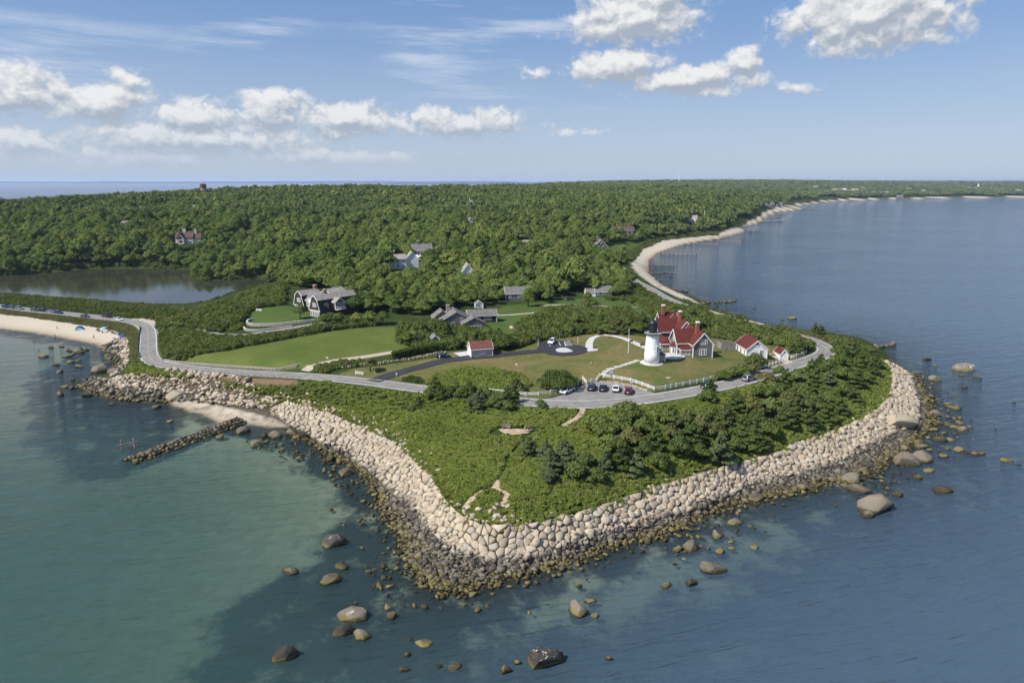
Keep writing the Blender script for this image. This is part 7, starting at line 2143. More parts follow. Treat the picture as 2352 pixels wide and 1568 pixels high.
FP = empty('flagpole', q, 0, 'tall grey pole beside the white house above the far beach', 'pole'); MB().lathe([(0.35, 0), (0.22, 17)], n=8).obj('pole', M_white, FP); MB().lathe([(0.05, 17), (0.4, 17.2), (0.4, 17.6), (0.05, 17.8)], n=8).obj('finial', M_white, FP)
# ---------------------------------------------------------------- fences, walls, vehicles, people and small things
def on_ground(p, off=0.0):
    return Vector((p[0], p[1], float(Z(p[0], p[1])) + off))


def rail_fence(name, pts_px, label, spacing, h, rails, mat, pw=0.14, rw=(0.05, 0.14), cat='fence', caps=False, world=None, group=None):
    """posts and rails along a line; each post and rail a part"""
    pts = world or gp(pts_px)
    root = empty(name, on_ground(pts[len(pts) // 2]), 0, label, cat, group)
    o0 = root.location
    line = []
    for i in range(len(pts) - 1):
        a, b = np.array(pts[i]), np.array(pts[i + 1]); n = max(1, round(np.linalg.norm(b - a) / spacing))
        line += [a + (b - a) * k / n for k in range(n)]
    line.append(np.array(pts[-1]))
    pm = MB().box(-pw / 2, pw / 2, -pw / 2, pw / 2, -0.4, h)
    if caps: pm.box(-pw / 2 - 0.03, pw / 2 + 0.03, -pw / 2 - 0.03, pw / 2 + 0.03, h, h + 0.06)
    pm = pm.mesh('post', mat)
    for i, q in enumerate(line):
        g = on_ground(q)
        o = new_obj('post', pm, root); o.location = g - o0
        if i + 1 < len(line):
            g2 = on_ground(line[i + 1]); o.rotation_euler = (0, 0, math.atan2(g2.y - g.y, g2.x - g.x))
            for z in rails:
                MB().bar(g - o0 + Vector((0, 0, z)), g2 - o0 + Vector((0, 0, z)), rw[0], rw[1]).obj('rail', mat, root)
    return root


WF = dict(spacing=2.4, h=1.12, rails=(0.45, 0.92), mat=M_white, pw=0.17, rw=(0.07, 0.19), caps=True)
rail_fence('white_fence', [(1124, 900), (1144, 903), (1179, 907), (1208, 909.5), (1237, 909), (1265, 905), (1289, 900), (1312, 891.5), (1329, 884.5)], 'white two rail fence curving along the road left of the car park', **WF)
rail_fence('white_fence', [(1338, 872), (1347, 882), (1358, 879), (1369, 877), (1377, 866)], 'short zigzag of white fence at the gate by the bin', **WF)
rail_fence('white_fence', [(1386, 867), (1410, 870), (1448, 877), (1475, 886), (1503, 897), (1528, 893.5), (1553, 889), (1585, 883), (1616, 877), (1648, 869)], 'long white two rail fence above the car park and lawn edge', **WF)
rail_fence('white_fence', [(1690, 862), (1728, 853), (1766, 842), (1798, 831)], 'white two rail fence along the road below the white garage', **WF)
rail_fence('white_fence', [(1817, 824), (1835, 818), (1852, 811.5)], 'short white fence by the upper road bend', **WF)
rail_fence('white_fence', [(817, 860), (834, 862)], 'tiny white fence piece beside the drive mouth', **WF)
rail_fence('guard_rail', [(480, 856.5), (540, 861), (600, 865), (688, 869.5)], 'low wooden guard rail along the road above the rocks', 2.6, 0.7, (0.55,), M_graywood, 0.2, (0.12, 0.2), 'guard rail')
rail_fence('guard_rail', [(322, 752), (319, 770), (317, 790), (316, 808), (321, 822)], 'dark wooden guard rail on the beach side of the road bend', 2.4, 0.75, (0.35, 0.62), M_brownwood, 0.22, (0.12, 0.22), 'guard rail')
rail_fence('guard_rail', [(1785, 757), (1820, 765), (1860, 774), (1890, 783), (1908, 793)], 'brown wooden guard rail on the sea side of the upper bend', 2.6, 0.75, (0.35, 0.62), M_brownwood, 0.22, (0.12, 0.22), 'guard rail')

# granite kerb blocks round the car park
kb = empty('kerb_stones', G(1440, 884), 0, 'row of tan granite kerb blocks at the back of the car park', 'kerb')
kl = catmull(gp([(1376, 877), (1408, 879.5), (1437, 884.5), (1465, 891), (1488, 899)]), 1.35)
for i in range(len(kl) - 1):
    a, b = kl[i], kl[i + 1]; L = float(np.linalg.norm(b - a)) * 0.46
    m = MB().box(-L, L, -0.28, 0.28, -0.3, 0.34 + 0.08 * ((i * 7) % 3)); o = m.obj('block', M_pale, kb, bevel=0.06)
    at_ = o.data.attributes.new('tone', 'FLOAT', 'FACE'); at_.data.foreach_set('value', [0.35 + 0.1 * (i % 4)] * len(o.data.polygons))
    g = on_ground((a + b) / 2); o.location = g - kb.location; o.rotation_euler = (0, 0, math.atan2(b[1] - a[1], b[0] - a[0]))


# ---- masonry walls
def course_wall(name, pts_px, label, h, mat, th=0.5, cap=None, zoff=0.0):
    pts = catmull(gp(pts_px), 1.6)
    root = empty(name, on_ground(pts[len(pts) // 2]), 0, label, 'wall')
    for i in range(len(pts) - 1):
        a, b = on_ground(pts[i], zoff), on_ground(pts[i + 1], zoff)
        a -= root.location; b -= root.location
        rows = 2
        for r in range(rows):
            sh = (b - a) * (0.5 if r % 2 else 0) * 0.0
            z0, z1 = -0.3 + (h + 0.3) * r / rows, -0.3 + (h + 0.3) * (r + 1) / rows - 0.03
            cut = 0.35 + 0.3 * ((i * 13 + r * 7) % 5) / 5
            for (u, v) in ((0.0, cut), (cut, 1.0)):
                p, q = a.lerp(b, u + 0.012), a.lerp(b, v - 0.012)
                w = th * (0.92 + 0.05 * ((i + r) % 3))
                MB().bar(p + Vector((0, 0, (z0 + z1) / 2)), q + Vector((0, 0, (z0 + z1) / 2)), w, z1 - z0).obj('stone', mat, root)
        if cap: MB().bar(a + Vector((0, 0, h + 0.05)), b + Vector((0, 0, h + 0.05)), th + 0.12, 0.1).obj('coping', cap, root)
    return root


course_wall('roadside_wall', [(362, 818), (372, 827), (395, 832), (425, 835.5), (475, 839.5), (525, 843), (580, 846.5), (636, 849.5), (660, 846), (685, 841)], 'low tan stone wall between the road and the meadow', 0.75, M_stonewall, 0.5)
course_wall('terrace_wall', [(581, 736), (570, 739), (567, 744), (581, 749), (615, 749), (651, 747), (690, 742.5), (722, 739)], 'upper curved stone wall holding the green terrace lawn', 1.0, M_stonewall, 0.5, M_concrete)
course_wall('terrace_wall', [(560, 754), (566, 760), (585, 761), (605, 760), (640, 756), (672, 752)], 'lower curved stone wall below the green terrace lawn', 0.7, M_stonewall, 0.5, M_concrete)
q0 = catmull(gp([(585, 755), (620, 753.5), (651, 751), (700, 745)]), 1.6)
for q in q0[::1]:
    p = on_ground(q); e = empty('lavender', p, 0, 'small grey tufted plant in the row between the terrace walls', 'plant', 'plants between the terrace walls')
    r_ = np.random.default_rng(int(abs(q[0] * 31)) + 1)
    v, f = leaves([((0, 0, 0.3), (0.5, 0.5, 0.45))], 60, 0.2, 5); new_obj('foliage', np_mesh('foliage', v, f, L_spruce), e); MB().tube([(0, 0, -0.1), (0, 0, 0.3)], 0.05, 5).obj('stem', M_bark, e)
# dry stone wall of round field stones
dw = empty('field_stone_wall', G(905, 831), 0, 'loose wall of round field stones along the lawn by the hedge', 'wall'); pl = Pile()
for q in catmull(gp([(776, 848), (800, 845), (827, 841), (882, 835), (939, 827), (977, 820), (1002, 813), (1022, 812)]), 0.75):
    for r in range(2):
        pl.rock((q[0] + rng.normal(0, 0.15), q[1] + rng.normal(0, 0.25), float(Z(q[0], q[1])) + 0.2 + 0.42 * r), rng.uniform(0.34, 0.5), int(rng.integers(0, 99)), 0.85)
pl.build(dw, 'stone', M_pale)

# ---- cars
def paint(name, col, metal=0.2):
    return pbr('car_paint_' + name, col, 0.28, 0.03, 0.5, spec=0.6, coat=0.7, metal=metal)


PAINT = {'white': paint('white', (0.75, 0.75, 0.74), 0), 'navy': paint('navy', (0.012, 0.02, 0.055)), 'black': paint('black', (0.008, 0.011, 0.012)), 'maroon': paint('maroon', (0.16, 0.008, 0.018)), 'silver': paint('silver', (0.42, 0.44, 0.47), 0.6), 'grey': paint('grey', (0.10, 0.115, 0.135)), 'blue': paint('blue', (0.035, 0.07, 0.15)), 'plum': paint('plum', (0.06, 0.008, 0.02))}
CARW = {}


def wheel_meshes():
    if not CARW:
        CARW['tyre'] = MB().lathe([(0.22, -0.11), (0.33, -0.11), (0.345, -0.05), (0.345, 0.05), (0.33, 0.11), (0.22, 0.11)], n=18, axis='y').mesh('tyre', M_tyre, True)
        m = MB().lathe([(0.06, -0.10), (0.23, -0.09), (0.23, 0.09), (0.06, 0.10)], n=14, axis='y')
        CARW['rim'] = m.mesh('rim', M_rim)
    return CARW


def car(p, heading, colour, label, kind='suv', group=None, off=0.10, L=None, detail=True):
    """vehicle with its nose along +x of the root; kind: suv, sedan, van, pickup"""
    root = empty({'suv': 'parked_car', 'sedan': 'parked_car', 'van': 'minivan', 'pickup': 'pickup_truck'}[kind], (p[0], p[1], float(Z(p[0], p[1])) + off), heading, label, 'pickup' if kind == 'pickup' else 'minivan' if kind == 'van' else 'car', group)
    L = L or {'suv': 4.6, 'sedan': 4.7, 'van': 5.0, 'pickup': 5.4}[kind]; W = 0.92; H = {'suv': 1.66, 'sedan': 1.45, 'van': 1.74, 'pickup': 1.8}[kind]
    belt = {'suv': 1.0, 'sedan': 0.92, 'van': 1.0, 'pickup': 1.08}[kind]
    f, r = L / 2, -L / 2
    hood = belt - (0.06 if kind != 'van' else 0.04)
    prof = [(r + 0.05, 0.30), (f - 0.10, 0.26), (f, 0.42), (f - 0.03, hood - 0.22), (f - 0.35, hood - 0.06), (f - (1.15 if kind != 'van' else 0.85), belt), (r + 0.25, belt + 0.02), (r + 0.03, belt - 0.10), (r, 0.55)]
    if kind == 'pickup': prof = [(r, 0.42), (f - 0.1, 0.38), (f, 0.55), (f - 0.05, hood - 0.1), (f - 0.3, hood), (f - 1.4, belt), (r + 0.05, belt), (r, belt - 0.1)]
    n = len(prof)
    b = MB()
    rows = []
    for yy, ins in ((-W + 0.07, 0.07), (-W, 0.0), (W, 0.0), (W - 0.07, 0.07)):
        rows.append([(x - math.copysign(ins, x), yy, z + (ins * 0.6 if z < 0.5 else -ins * 0.6)) for x, z in prof])
    allv = [v for rw in rows for v in rw]
    fs = [tuple(range(n)), tuple(3 * n + i for i in range(n - 1, -1, -1))]
    for k in range(3):
        fs += [(k * n + i, (k + 1) * n + i, (k + 1) * n + (i + 1) % n, k * n + (i + 1) % n) for i in range(n)]
    b.add(allv, fs)
    body = b.obj('body', PAINT[colour], root, smooth=False, bevel=0.03)
    # cabin
    if kind == 'sedan': c0, c1, t0, t1 = r + 0.45, f - 1.25, r + 1.35, f - 2.05
    elif kind == 'van': c0, c1, t0, t1 = r + 0.12, f - 0.75, r + 0.40, f - 1.75
    elif kind == 'pickup': c0, c1, t0, t1 = r + 2.0, f - 1.35, r + 2.2, f - 2.05
    else: c0, c1, t0, t1 = r + 0.15, f - 1.2, r + 0.55, f - 2.0
    wb, wt = W - 0.08, W - 0.26
    z0, z1 = belt - 0.03, H - 0.05
    cv = [(c0, -wb, z0), (c1, -wb, z0), (c1, wb, z0), (c0, wb, z0), (t0, -wt, z1), (t1, -wt, z1), (t1, wt, z1), (t0, wt, z1)]
    cab = MB().add(cv, [(0, 3, 2, 1), (4, 5, 6, 7), (0, 1, 5, 4), (1, 2, 6, 5), (2, 3, 7, 6), (3, 0, 4, 7)])
    co = cab.obj('cabin', M_carglass, root, bevel=0.03)
    rf = MB().prism([(t0 - 0.06, -wt - 0.02), (t1 + 0.06, -wt - 0.02), (t1 + 0.06, wt + 0.02), (t0 - 0.06, wt + 0.02)], 'z', z1 - 0.02, H)
    ro = rf.obj('roof', PAINT[colour], root, bevel=0.03)
    pil = MB()
    for s in (-1, 1):
        pil.bar((c0, s * wb, z0), (t0, s * wt, z1), 0.10, 0.12); pil.bar((c1, s * wb, z0), (t1, s * wt, z1), 0.07, 0.09)
        for fx in (0.36, 0.68): pil.bar((c0 + (c1 - c0) * fx, s * (wb + 0.005), z0), (t0 + (t1 - t0) * fx, s * (wt + 0.01), z1), 0.08, 0.05)
    pil.obj('pillars', PAINT[colour], root)
    w = wheel_meshes()
    for sx in (f - 0.92, r + 0.92):
        for sy in (-W + 0.06, W - 0.06):
            t = new_obj('wheel', w['tyre'], root); t.location = (sx, sy, 0.345)
            new_obj('rim', w['rim'], t)
    for s in (-1, 1):
        MB().box(f - 0.14, f - 0.02, s * 0.62 - 0.17, s * 0.62 + 0.17, hood - 0.36, hood - 0.22).obj('headlight', M_lamp, root)
        MB().box(r - 0.02, r + 0.10, s * 0.72 - 0.13, s * 0.72 + 0.13, belt - 0.34, belt - 0.10).obj('taillight', M_taillamp, root)
        MB().box(c1 - 0.25, c1 - 0.10, s * (W + 0.02) - 0.09 + s * 0.05, s * (W + 0.02) + 0.09 + s * 0.05, belt + 0.02, belt + 0.15).obj('mirror', PAINT[colour], root)
    MB().box(r - 0.035, r + 0.05, -0.26, 0.26, 0.60, 0.74).obj('number_plate', M_white, root)
    MB().box(r - 0.03, r + 0.1, -W + 0.12, W - 0.12, 0.32, 0.50).box(f - 0.08, f + 0.02, -W + 0.15, W - 0.15, 0.28, 0.42).obj('bumper', M_tyre, root)
    if kind == 'suv' or kind == 'van':
        MB().bar((t0 + 0.1, -wt + 0.06, H + 0.05), (t1 - 0.1, -wt + 0.06, H + 0.05), 0.05).bar((t0 + 0.1, wt - 0.06, H + 0.05), (t1 - 0.1, wt - 0.06, H + 0.05), 0.05).obj('roof_rails', M_black, root)
    if kind == 'pickup': MB().box(r + 0.1, r + 1.9, -W + 0.12, W - 0.12, belt + 0.002, belt + 0.02).obj('bed', M_black, root)
    return root


hd = math.atan2(0.97, 0.24)
grp = 'cars in the lighthouse car park'
car(G(1303, 901.5), math.atan2(-0.80, -0.60), 'white', 'white minivan parked by the curved white fence', 'van', grp)
car(G(1358.5, 894), hd, 'navy', 'dark blue car, first in the row right of the bin', 'suv', grp)
car(G(1385, 895.5), hd, 'black', 'black car, second in the car park row', 'sedan', grp, L=4.5)
car(G(1415, 897), hd, 'white', 'white car, third in the car park row', 'sedan', grp, L=4.6)
car(G(1443, 902), hd, 'maroon', 'maroon car at the right end of the car park row', 'suv', grp)
rd = lambda x: math.atan2(*(np.array(G(x + 25, np.interp(x + 25, [1570, 1640, 1703, 1750], [903, 890, 876, 863])).xy) - np.array(G(x - 25, np.interp(x - 25, [1570, 1640, 1703, 1750], [903, 890, 876, 863])).xy))[::-1])
car(G(1628, 892), rd(1628), 'black', 'dark car on the road half hidden by a cedar', 'suv', 'cars on the lighthouse road')
car(G(1720, 874), rd(1710), 'silver', 'silver car driving along the road beyond the car park', 'suv', 'cars on the lighthouse road')
car(G(1268, 789), math.radians(-110), 'white', 'white car in the marked bay by the turning circle', 'suv', off=0.18)
car(G(1018, 821.5), math.radians(8), 'navy', 'dark blue car on the grass beside the dark drive', 'sedan')
car(G(1309, 690), math.radians(20), 'grey', 'dark jeep parked in the yard behind the thicket', 'suv')
bc = [(14, 707, 'blue', 'suv', 'leftmost car on the beach road'), (30, 709, 'grey', 'suv', 'second car from the left on the beach road'), (46, 711, 'silver', 'suv', 'third car from the left on the beach road'), (81, 714.5, 'grey', 'suv', 'fourth car from the left on the beach road'), (101, 716, 'black', 'suv', 'dark car in the middle of the beach road row'), (117, 718, 'silver', 'sedan', 'silver car after the dark one on the beach road'), (135, 720.5, 'blue', 'suv', 'blue car at the right end of the beach road row'), (196, 728.5, 'grey', 'sedan', 'single grey car on the beach road beyond the tent'), (246, 729, 'plum', 'pickup', 'dark red pickup truck on the beach road'), (273, 736.5, 'white', 'sedan', 'white sedan nearest the road bend')]
for (x, y, c, k, lab) in bc:
    a, b_ = G(x - 8, np.interp(x - 8, [-20, 0, 75, 150, 244, 300], [701, 703.5, 713, 720.5, 731, 738])), G(x + 8, np.interp(x + 8, [0, 75, 150, 244, 300], [703.5, 713, 720.5, 731, 738]))
    car(G(x, y), math.atan2(b_.y - a.y, b_.x - a.x), c, lab, k, 'cars along the beach road')


# ---- people
def person(p, heading, top, bottom, label, pose='stand', group=None, hair=M_hair, off=0.1, h=1.72):
    """one continuous skin body with clothing parts"""
    root = empty('person', (p[0], p[1], float(Z(p[0], p[1])) + off), heading, label, 'person', group)
    st = 0.26 if pose == 'walk' else 0.0
    ar = 0.22 if pose == 'walk' else 0.03
    V = [(0, 0, 0.93), (0, 0, 1.12), (0, 0, 1.36), (0, 0, 1.46), (0.015, 0, 1.58), (0.02, 0, 1.68)]
    R = [0.15, 0.135, 0.15, 0.055, 0.095, 0.075]
    E = [(0, 1), (1, 2), (2, 3), (3, 4), (4, 5)]
    for s in (-1, 1):
        n = len(V)
        V += [(0, s * 0.09, 0.88), (0.05 * s * st * 4 if st else 0.03, s * 0.10, 0.48), (s * st - 0.02, s * 0.10, 0.06), (s * st + 0.15, s * 0.11, 0.03)]
        R += [0.095, 0.065, 0.045, 0.04]; E += [(0, n), (n, n + 1), (n + 1, n + 2), (n + 2, n + 3)]
        n = len(V)
        V += [(0, s * 0.19, 1.38), (-s * ar * 0.5, s * 0.24, 1.10), (-s * ar + 0.05, s * 0.25, 0.86), (-s * ar + 0.07, s * 0.24, 0.77)]
        R += [0.065, 0.045, 0.035, 0.04]; E += [(2, n), (n, n + 1), (n + 1, n + 2), (n + 2, n + 3)]

    def skin(name, vs, es, rs, mat, parent):
        me = bpy.data.meshes.new(name); bm = bmesh.new(); ly = bm.verts.layers.skin.verify()
        bv = [bm.verts.new(v) for v in vs]
        for v, r_ in zip(bv, rs): v[ly].radius = (r_, r_)
        bv[0][ly].use_root = True
        for a, b in es: bm.edges.new((bv[a], bv[b]))
        bm.to_mesh(me); bm.free(); me.materials.append(mat)
        o = new_obj(name, me, parent)
        o.modifiers.new('skin', 'SKIN'); sb = o.modifiers.new('smooth', 'SUBSURF'); sb.levels = 1; sb.render_levels = 1
        return o
    skin('body', V, E, R, M_skin, root)
    iL = [6, 7, 8, 9]; iLa = [10, 11, 12, 13]; iR = [14, 15, 16, 17]; iRa = [18, 19, 20, 21]
    sv = [V[0], V[1], V[2], V[10], V[11], V[18], V[19]]
    skin('shirt', [(0, 0, 0.97)] + sv[1:], [(0, 1), (1, 2), (2, 3), (3, 4), (2, 5), (5, 6)], [0.165, 0.15, 0.165, 0.082, 0.066, 0.082, 0.066], top, root)
    skin('trousers', [V[0], V[6], V[7], V[14], V[15]], [(0, 1), (1, 2), (0, 3), (3, 4)], [0.165, 0.115, 0.085, 0.115, 0.085], bottom, root)
    hm = MB(); hm.lathe([(0.02, -0.06), (0.105, -0.02), (0.112, 0.05), (0.085, 0.11), (0.02, 0.13)], (-0.02, 0, 1.66), 10).obj('hair', hair, root, True)
    root.scale = (h / 1.75,) * 3
    return root


C_ = {k: pbr('cloth_' + k, v, 0.85, 0.06, 2.0, spec=0.15) for k, v in {'black': (0.02, 0.02, 0.025), 'white': (0.7, 0.69, 0.67), 'navy': (0.02, 0.035, 0.09), 'tan': (0.36, 0.27, 0.18), 'red': (0.4, 0.04, 0.04), 'grey': (0.22, 0.22, 0.23), 'lilac': (0.45, 0.38, 0.5), 'blue': (0.12, 0.25, 0.5)}.items()}
person(G(1206.5, 992), 0.3, C_['tan'], C_['grey'], 'person in tan clothes walking on the sandy bench terrace', 'walk', 'walkers')
person(G(1214.5, 991.5), 0.2, C_['black'], C_['black'], 'person in black clothes walking on the sandy bench terrace', 'walk', 'walkers')
person(G(1449, 886), -1.4, C_['lilac'], C_['white'], 'person in lilac top at the car park fence', 'stand', 'visitors at the fence')
person(G(1452.5, 887), -1.7, C_['white'], C_['grey'], 'person in white top at the car park fence', 'stand', 'visitors at the fence')
person(G(1010, 825), 1.2, C_['blue'], C_['white'], 'person in blue shirt beside the dark blue car')
bp_ = [(127, 776, 'red', 'tan', 'person in red wading at the edge of the beach'), (216, 779, 'navy', 'grey', 'person in dark swimwear near the right end of the beach'), (68, 704, 'navy', 'navy', 'person in dark clothes walking along the beach road'), (132, 757, 'tan', 'grey', 'person standing on the middle of the sand'), (249, 757, 'red', 'navy', 'person in red top near the beach chairs'), (253, 757.5, 'black', 'black', 'person in black near the beach chairs'), (317, 739, 'black', 'grey', 'person walking at the road bend')]
for i, (x, y, a, b, lab) in enumerate(bp_):
    person(G(x, y), i * 1.1, C_[a], C_[b], lab, 'walk' if i % 2 else 'stand', 'people at the beach', h=1.75)
for (x, y, lab) in [(89, 805, 'swimmer with dark hair standing in the shallows off the beach'), (77, 784, 'swimmer farther out in the shallows off the beach')]:
    q = P(x, y, 0); o = person(q, 1.0, C_['navy'], C_['navy'], lab, 'stand', 'people at the beach'); o.location.z = -0.95

# ---- beach gear
q = G(184, 758)
bt = empty('beach_tent', q, 0.2, 'blue and aqua dome shelter on the sand', 'tent')
d = MB(); n = 10
for lv in range(5):
    a = lv / 5 * math.pi / 2
    d.v += [(1.9 * math.cos(a) * math.cos(t), 1.6 * math.cos(a) * math.sin(t), 1.9 * math.sin(a)) for t in np.linspace(-0.3, math.pi + 0.3, n)]
d.v.append((0, 0, 1.92))
for lv in range(4): d.f += [(lv * n + i, lv * n + i + 1, (lv + 1) * n + i + 1, (lv + 1) * n + i) for i in range(n - 1)]
d.f += [(4 * n + i, 4 * n + i + 1, 5 * n) for i in range(n - 1)]
d.obj('canopy', M_blue, bt, True)
MB().add([(-1.85, -0.5, 0), (1.85, -0.5, 0), (1.2, -0.55, 0.9), (0, -0.45, 1.45), (-1.2, -0.55, 0.9)], [(0, 1, 2, 3, 4), (4, 3, 2, 1, 0)]).obj('front_panel', M_aqua, bt)
MB().tube([(-1.95, -0.5, 0), (-1.2, -0.3, 1.3), (0, -0.2, 1.95), (1.2, -0.3, 1.3), (1.95, -0.5, 0)], 0.04, 5).obj('tent_pole', M_black, bt)


def umbrella(x, y, mat, lab):
    q = G(x, y); e = empty('beach_umbrella', q, 0, lab, 'umbrella', 'beach umbrellas')
    MB().lathe([(1.35, 1.75), (1.0, 2.1), (0.5, 2.3), (0.04, 2.38)], n=8).obj('canopy', mat, e)
    MB().tube([(0, 0, -0.3), (0, 0, 2.5)], 0.03, 5).obj('pole', M_steel, e)


umbrella(281, 782, M_blue, 'blue beach umbrella at the rocky end of the sand')
umbrella(240, 763, M_aqua, 'pale aqua beach umbrella among the beach chairs')


def chair(name, p, rz, mat, lab, group, low=False):
    e = empty(name, p, rz, lab, 'chair', group)
    MB().box(-0.3, 0.3, -0.3, 0.3, 0.32, 0.38).obj('seat', mat, e)
    o = MB().box(-0.3, 0.3, -0.04, 0.04, 0, 0.75).obj('backrest', mat, e); o.location = (0, 0.28, 0.34); o.rotation_euler = (-0.35, 0, 0)
    for sx in (-0.28, 0.28):
        MB().box(sx - 0.03, sx + 0.03, -0.3, -0.24, 0, 0.55).obj('leg', mat, e); MB().box(sx - 0.03, sx + 0.03, 0.24, 0.3, 0, 0.5).obj('leg', mat, e)
        MB().box(sx - 0.06, sx + 0.06, -0.36, 0.3, 0.55, 0.59).obj('armrest', mat, e)


for i, (x, y) in enumerate([(223, 760), (228, 762), (236, 765), (262, 767), (266, 768), (271, 770), (276, 772), (258, 766)]):
    p = G(x, y); p.z += 0.05
    chair('beach_chair', p, 0.5 * i, [C_['navy'], C_['black'], C_['blue']][i % 3], 'dark low beach chair in the row on the sand', 'chairs on the sand')
for (x, y, g_, lab) in [(580, 714, 'chairs on the terrace lawn', 'white lawn chair at the far edge of the terrace lawn'), (590, 714.5, 'chairs on the terrace lawn', 'white lawn chair at the far edge of the terrace lawn'), (595, 715, 'chairs on the terrace lawn', 'white lawn chair at the far edge of the terrace lawn'), (599, 715.5, 'chairs on the terrace lawn', 'white lawn chair at the far edge of the terrace lawn'),
                    (796, 748, 'chairs above the meadow', 'white lawn chair in the row above the meadow'), (800, 748, 'chairs above the meadow', 'white lawn chair in the row above the meadow'), (804, 748, 'chairs above the meadow', 'white lawn chair in the row above the meadow'), (808, 748.5, 'chairs above the meadow', 'white lawn chair in the row above the meadow')]:
    p = G(x, y); chair('lawn_chair', p, 0.3, M_white, lab, g_); 
# bench on the sandy terrace
q = G(1163, 984.5); e = empty('bench', (q.x, q.y, q.z + 0.12), math.radians(-22), 'weathered wooden bench on the sandy terrace', 'bench')
for k in range(4): MB().box(-0.95, 0.95, -0.25 + k * 0.13, -0.25 + k * 0.13 + 0.11, 0.43, 0.47).obj('seat_slat', M_graywood, e)
for k in range(9): MB().box(-0.9 + k * 0.21, -0.9 + k * 0.21 + 0.09, 0.27, 0.31, 0.5, 0.92).obj('back_slat', M_graywood, e)
MB().box(-0.97, 0.97, 0.25, 0.33, 0.92, 1.0).obj('top_rail', M_graywood, e)
for sx in (-0.9, 0.9):
    MB().box(sx - 0.05, sx + 0.05, -0.27, -0.18, 0, 0.66).obj('leg', M_graywood, e); MB().box(sx - 0.05, sx + 0.05, 0.24, 0.33, 0, 0.98).obj('leg', M_graywood, e); MB().box(sx - 0.06, sx + 0.06, -0.3, 0.3, 0.66, 0.72).obj('armrest', M_graywood, e)

# ---- signs, poles, bins
def sign(x, y, h, w, ph, lab, mat=M_sign, rz=0.0, postmat=M_graywood, double=False):
    q = G(x, y); e = empty('sign', q, rz, lab, 'sign')
    for sx in ((-w * 0.35, w * 0.35) if double else (0,)): MB().box(sx - 0.06, sx + 0.06, -0.05, 0.05, -0.3, h).obj('post', postmat, e)
    o = MB().box(-w / 2, w / 2, -0.1, -0.055, h - ph, h).obj('panel', mat, e)
    return e


sign(1403, 870, 2.6, 1.15, 1.05, 'square grey sign panel on a post at the lawn gate')
sign(861, 856.5, 1.0, 0.22, 0.3, 'small white marker post on the left of the drive mouth', M_white, 0, M_white)
sign(911, 865, 1.15, 0.5, 0.5, 'white notice board on a post at the right of the drive mouth', M_white, 0.2, M_white)
sign(1368, 802, 1.0, 0.7, 0.35, 'dark interpretive panel by the walk landing', M_black, 0.4, M_black)
sign(1449, 789, 1.2, 1.6, 0.6, 'dark two legged display panel on the upper walk', M_black, 0.6, M_black, True)
sign(1474, 797, 1.2, 1.6, 0.6, 'dark two legged display panel beside the tower', M_black, 0.6, M_black, True)
sign(1236, 797, 2.2, 0.14, 2.2, 'slim white post at the corner of the parking bay', M_white, 0, M_white)
sign(1327, 789, 2.4, 0.16, 2.4, 'slim white post right of the parking bay', M_white, 0, M_white)
sign(1285, 778, 2.2, 0.5, 0.7, 'blue parking sign behind the parking bay', M_blue, 0, M_steel)
sign(1669, 871, 2.2, 0.6, 0.6, 'grey road sign in the bushes by the fence', M_sign, 0, M_steel)
sign(1817, 828, 1.8, 0.5, 0.6, 'small white sign near the tiny oil house', M_white, 0, M_steel)
sign(678, 845, 1.5, 0.4, 1.4, 'tan stone gate pillar at the gravel drive', M_stonewall, 0, M_stonewall)
sign(395, 748, 1.6, 0.5, 0.7, 'pale small sign in the scrub right of the road bend', M_white, 0, M_steel)
q = G(1333, 884); e = empty('litter_bin', (q.x, q.y, q.z + 0.05), 0, 'dark litter bin at the corner of the car park', 'bin')
MB().lathe([(0.38, 0), (0.44, 1.1)], n=14).obj('bin_body', M_darkbin, e); MB().lathe([(0.5, 1.1), (0.5, 1.2), (0.2, 1.36)], n=14).obj('lid', M_darkbin, e); MB().box(-0.2, 0.2, -0.47, -0.40, 0.85, 1.02).obj('slot', M_black, e)
q = G(1443, 811); e = empty('flagpole', q, 0, 'white flagpole on the lawn left of the tower', 'flagpole')
MB().lathe([(0.10, 0), (0.09, 4), (0.05, 7.4)], n=10).obj('pole', M_white, e); MB().lathe([(0.02, 7.4), (0.13, 7.48), (0.13, 7.6), (0.02, 7.68)], n=10).obj('finial', M_white, e)
q = G(1398, 776); e = empty('picnic_table', q, 0.4, 'wooden picnic table beside the upper walk', 'table')
tan_ = pbr('tan_wood', (0.38, 0.25, 0.13), 0.8, 0.15, 1.0)
MB().box(-0.9, 0.9, -0.38, 0.38, 0.70, 0.76).obj('table_top', tan_, e)
for sy in (-0.75, 0.75): MB().box(-0.9, 0.9, sy - 0.14, sy + 0.14, 0.42, 0.46).obj('seat', tan_, e)
for sx in (-0.6, 0.6): MB().bar((sx, -0.85, 0), (sx, -0.25, 0.7), 0.08).bar((sx, 0.85, 0), (sx, 0.25, 0.7), 0.08).obj('leg', tan_, e)
q = G(1380, 771.5); e = empty('park_bench', q, 0.2, 'dark bench beside the curve of the upper walk', 'bench')
MB().box(-0.8, 0.8, -0.25, 0.25, 0.42, 0.47).obj('seat', M_black, e); MB().box(-0.8, 0.8, 0.22, 0.28, 0.5, 0.9).obj('backrest', M_black, e)
for sx in (-0.7, 0.7): MB().box(sx - 0.04, sx + 0.04, -0.22, 0.26, 0, 0.42).obj('leg', M_black, e)

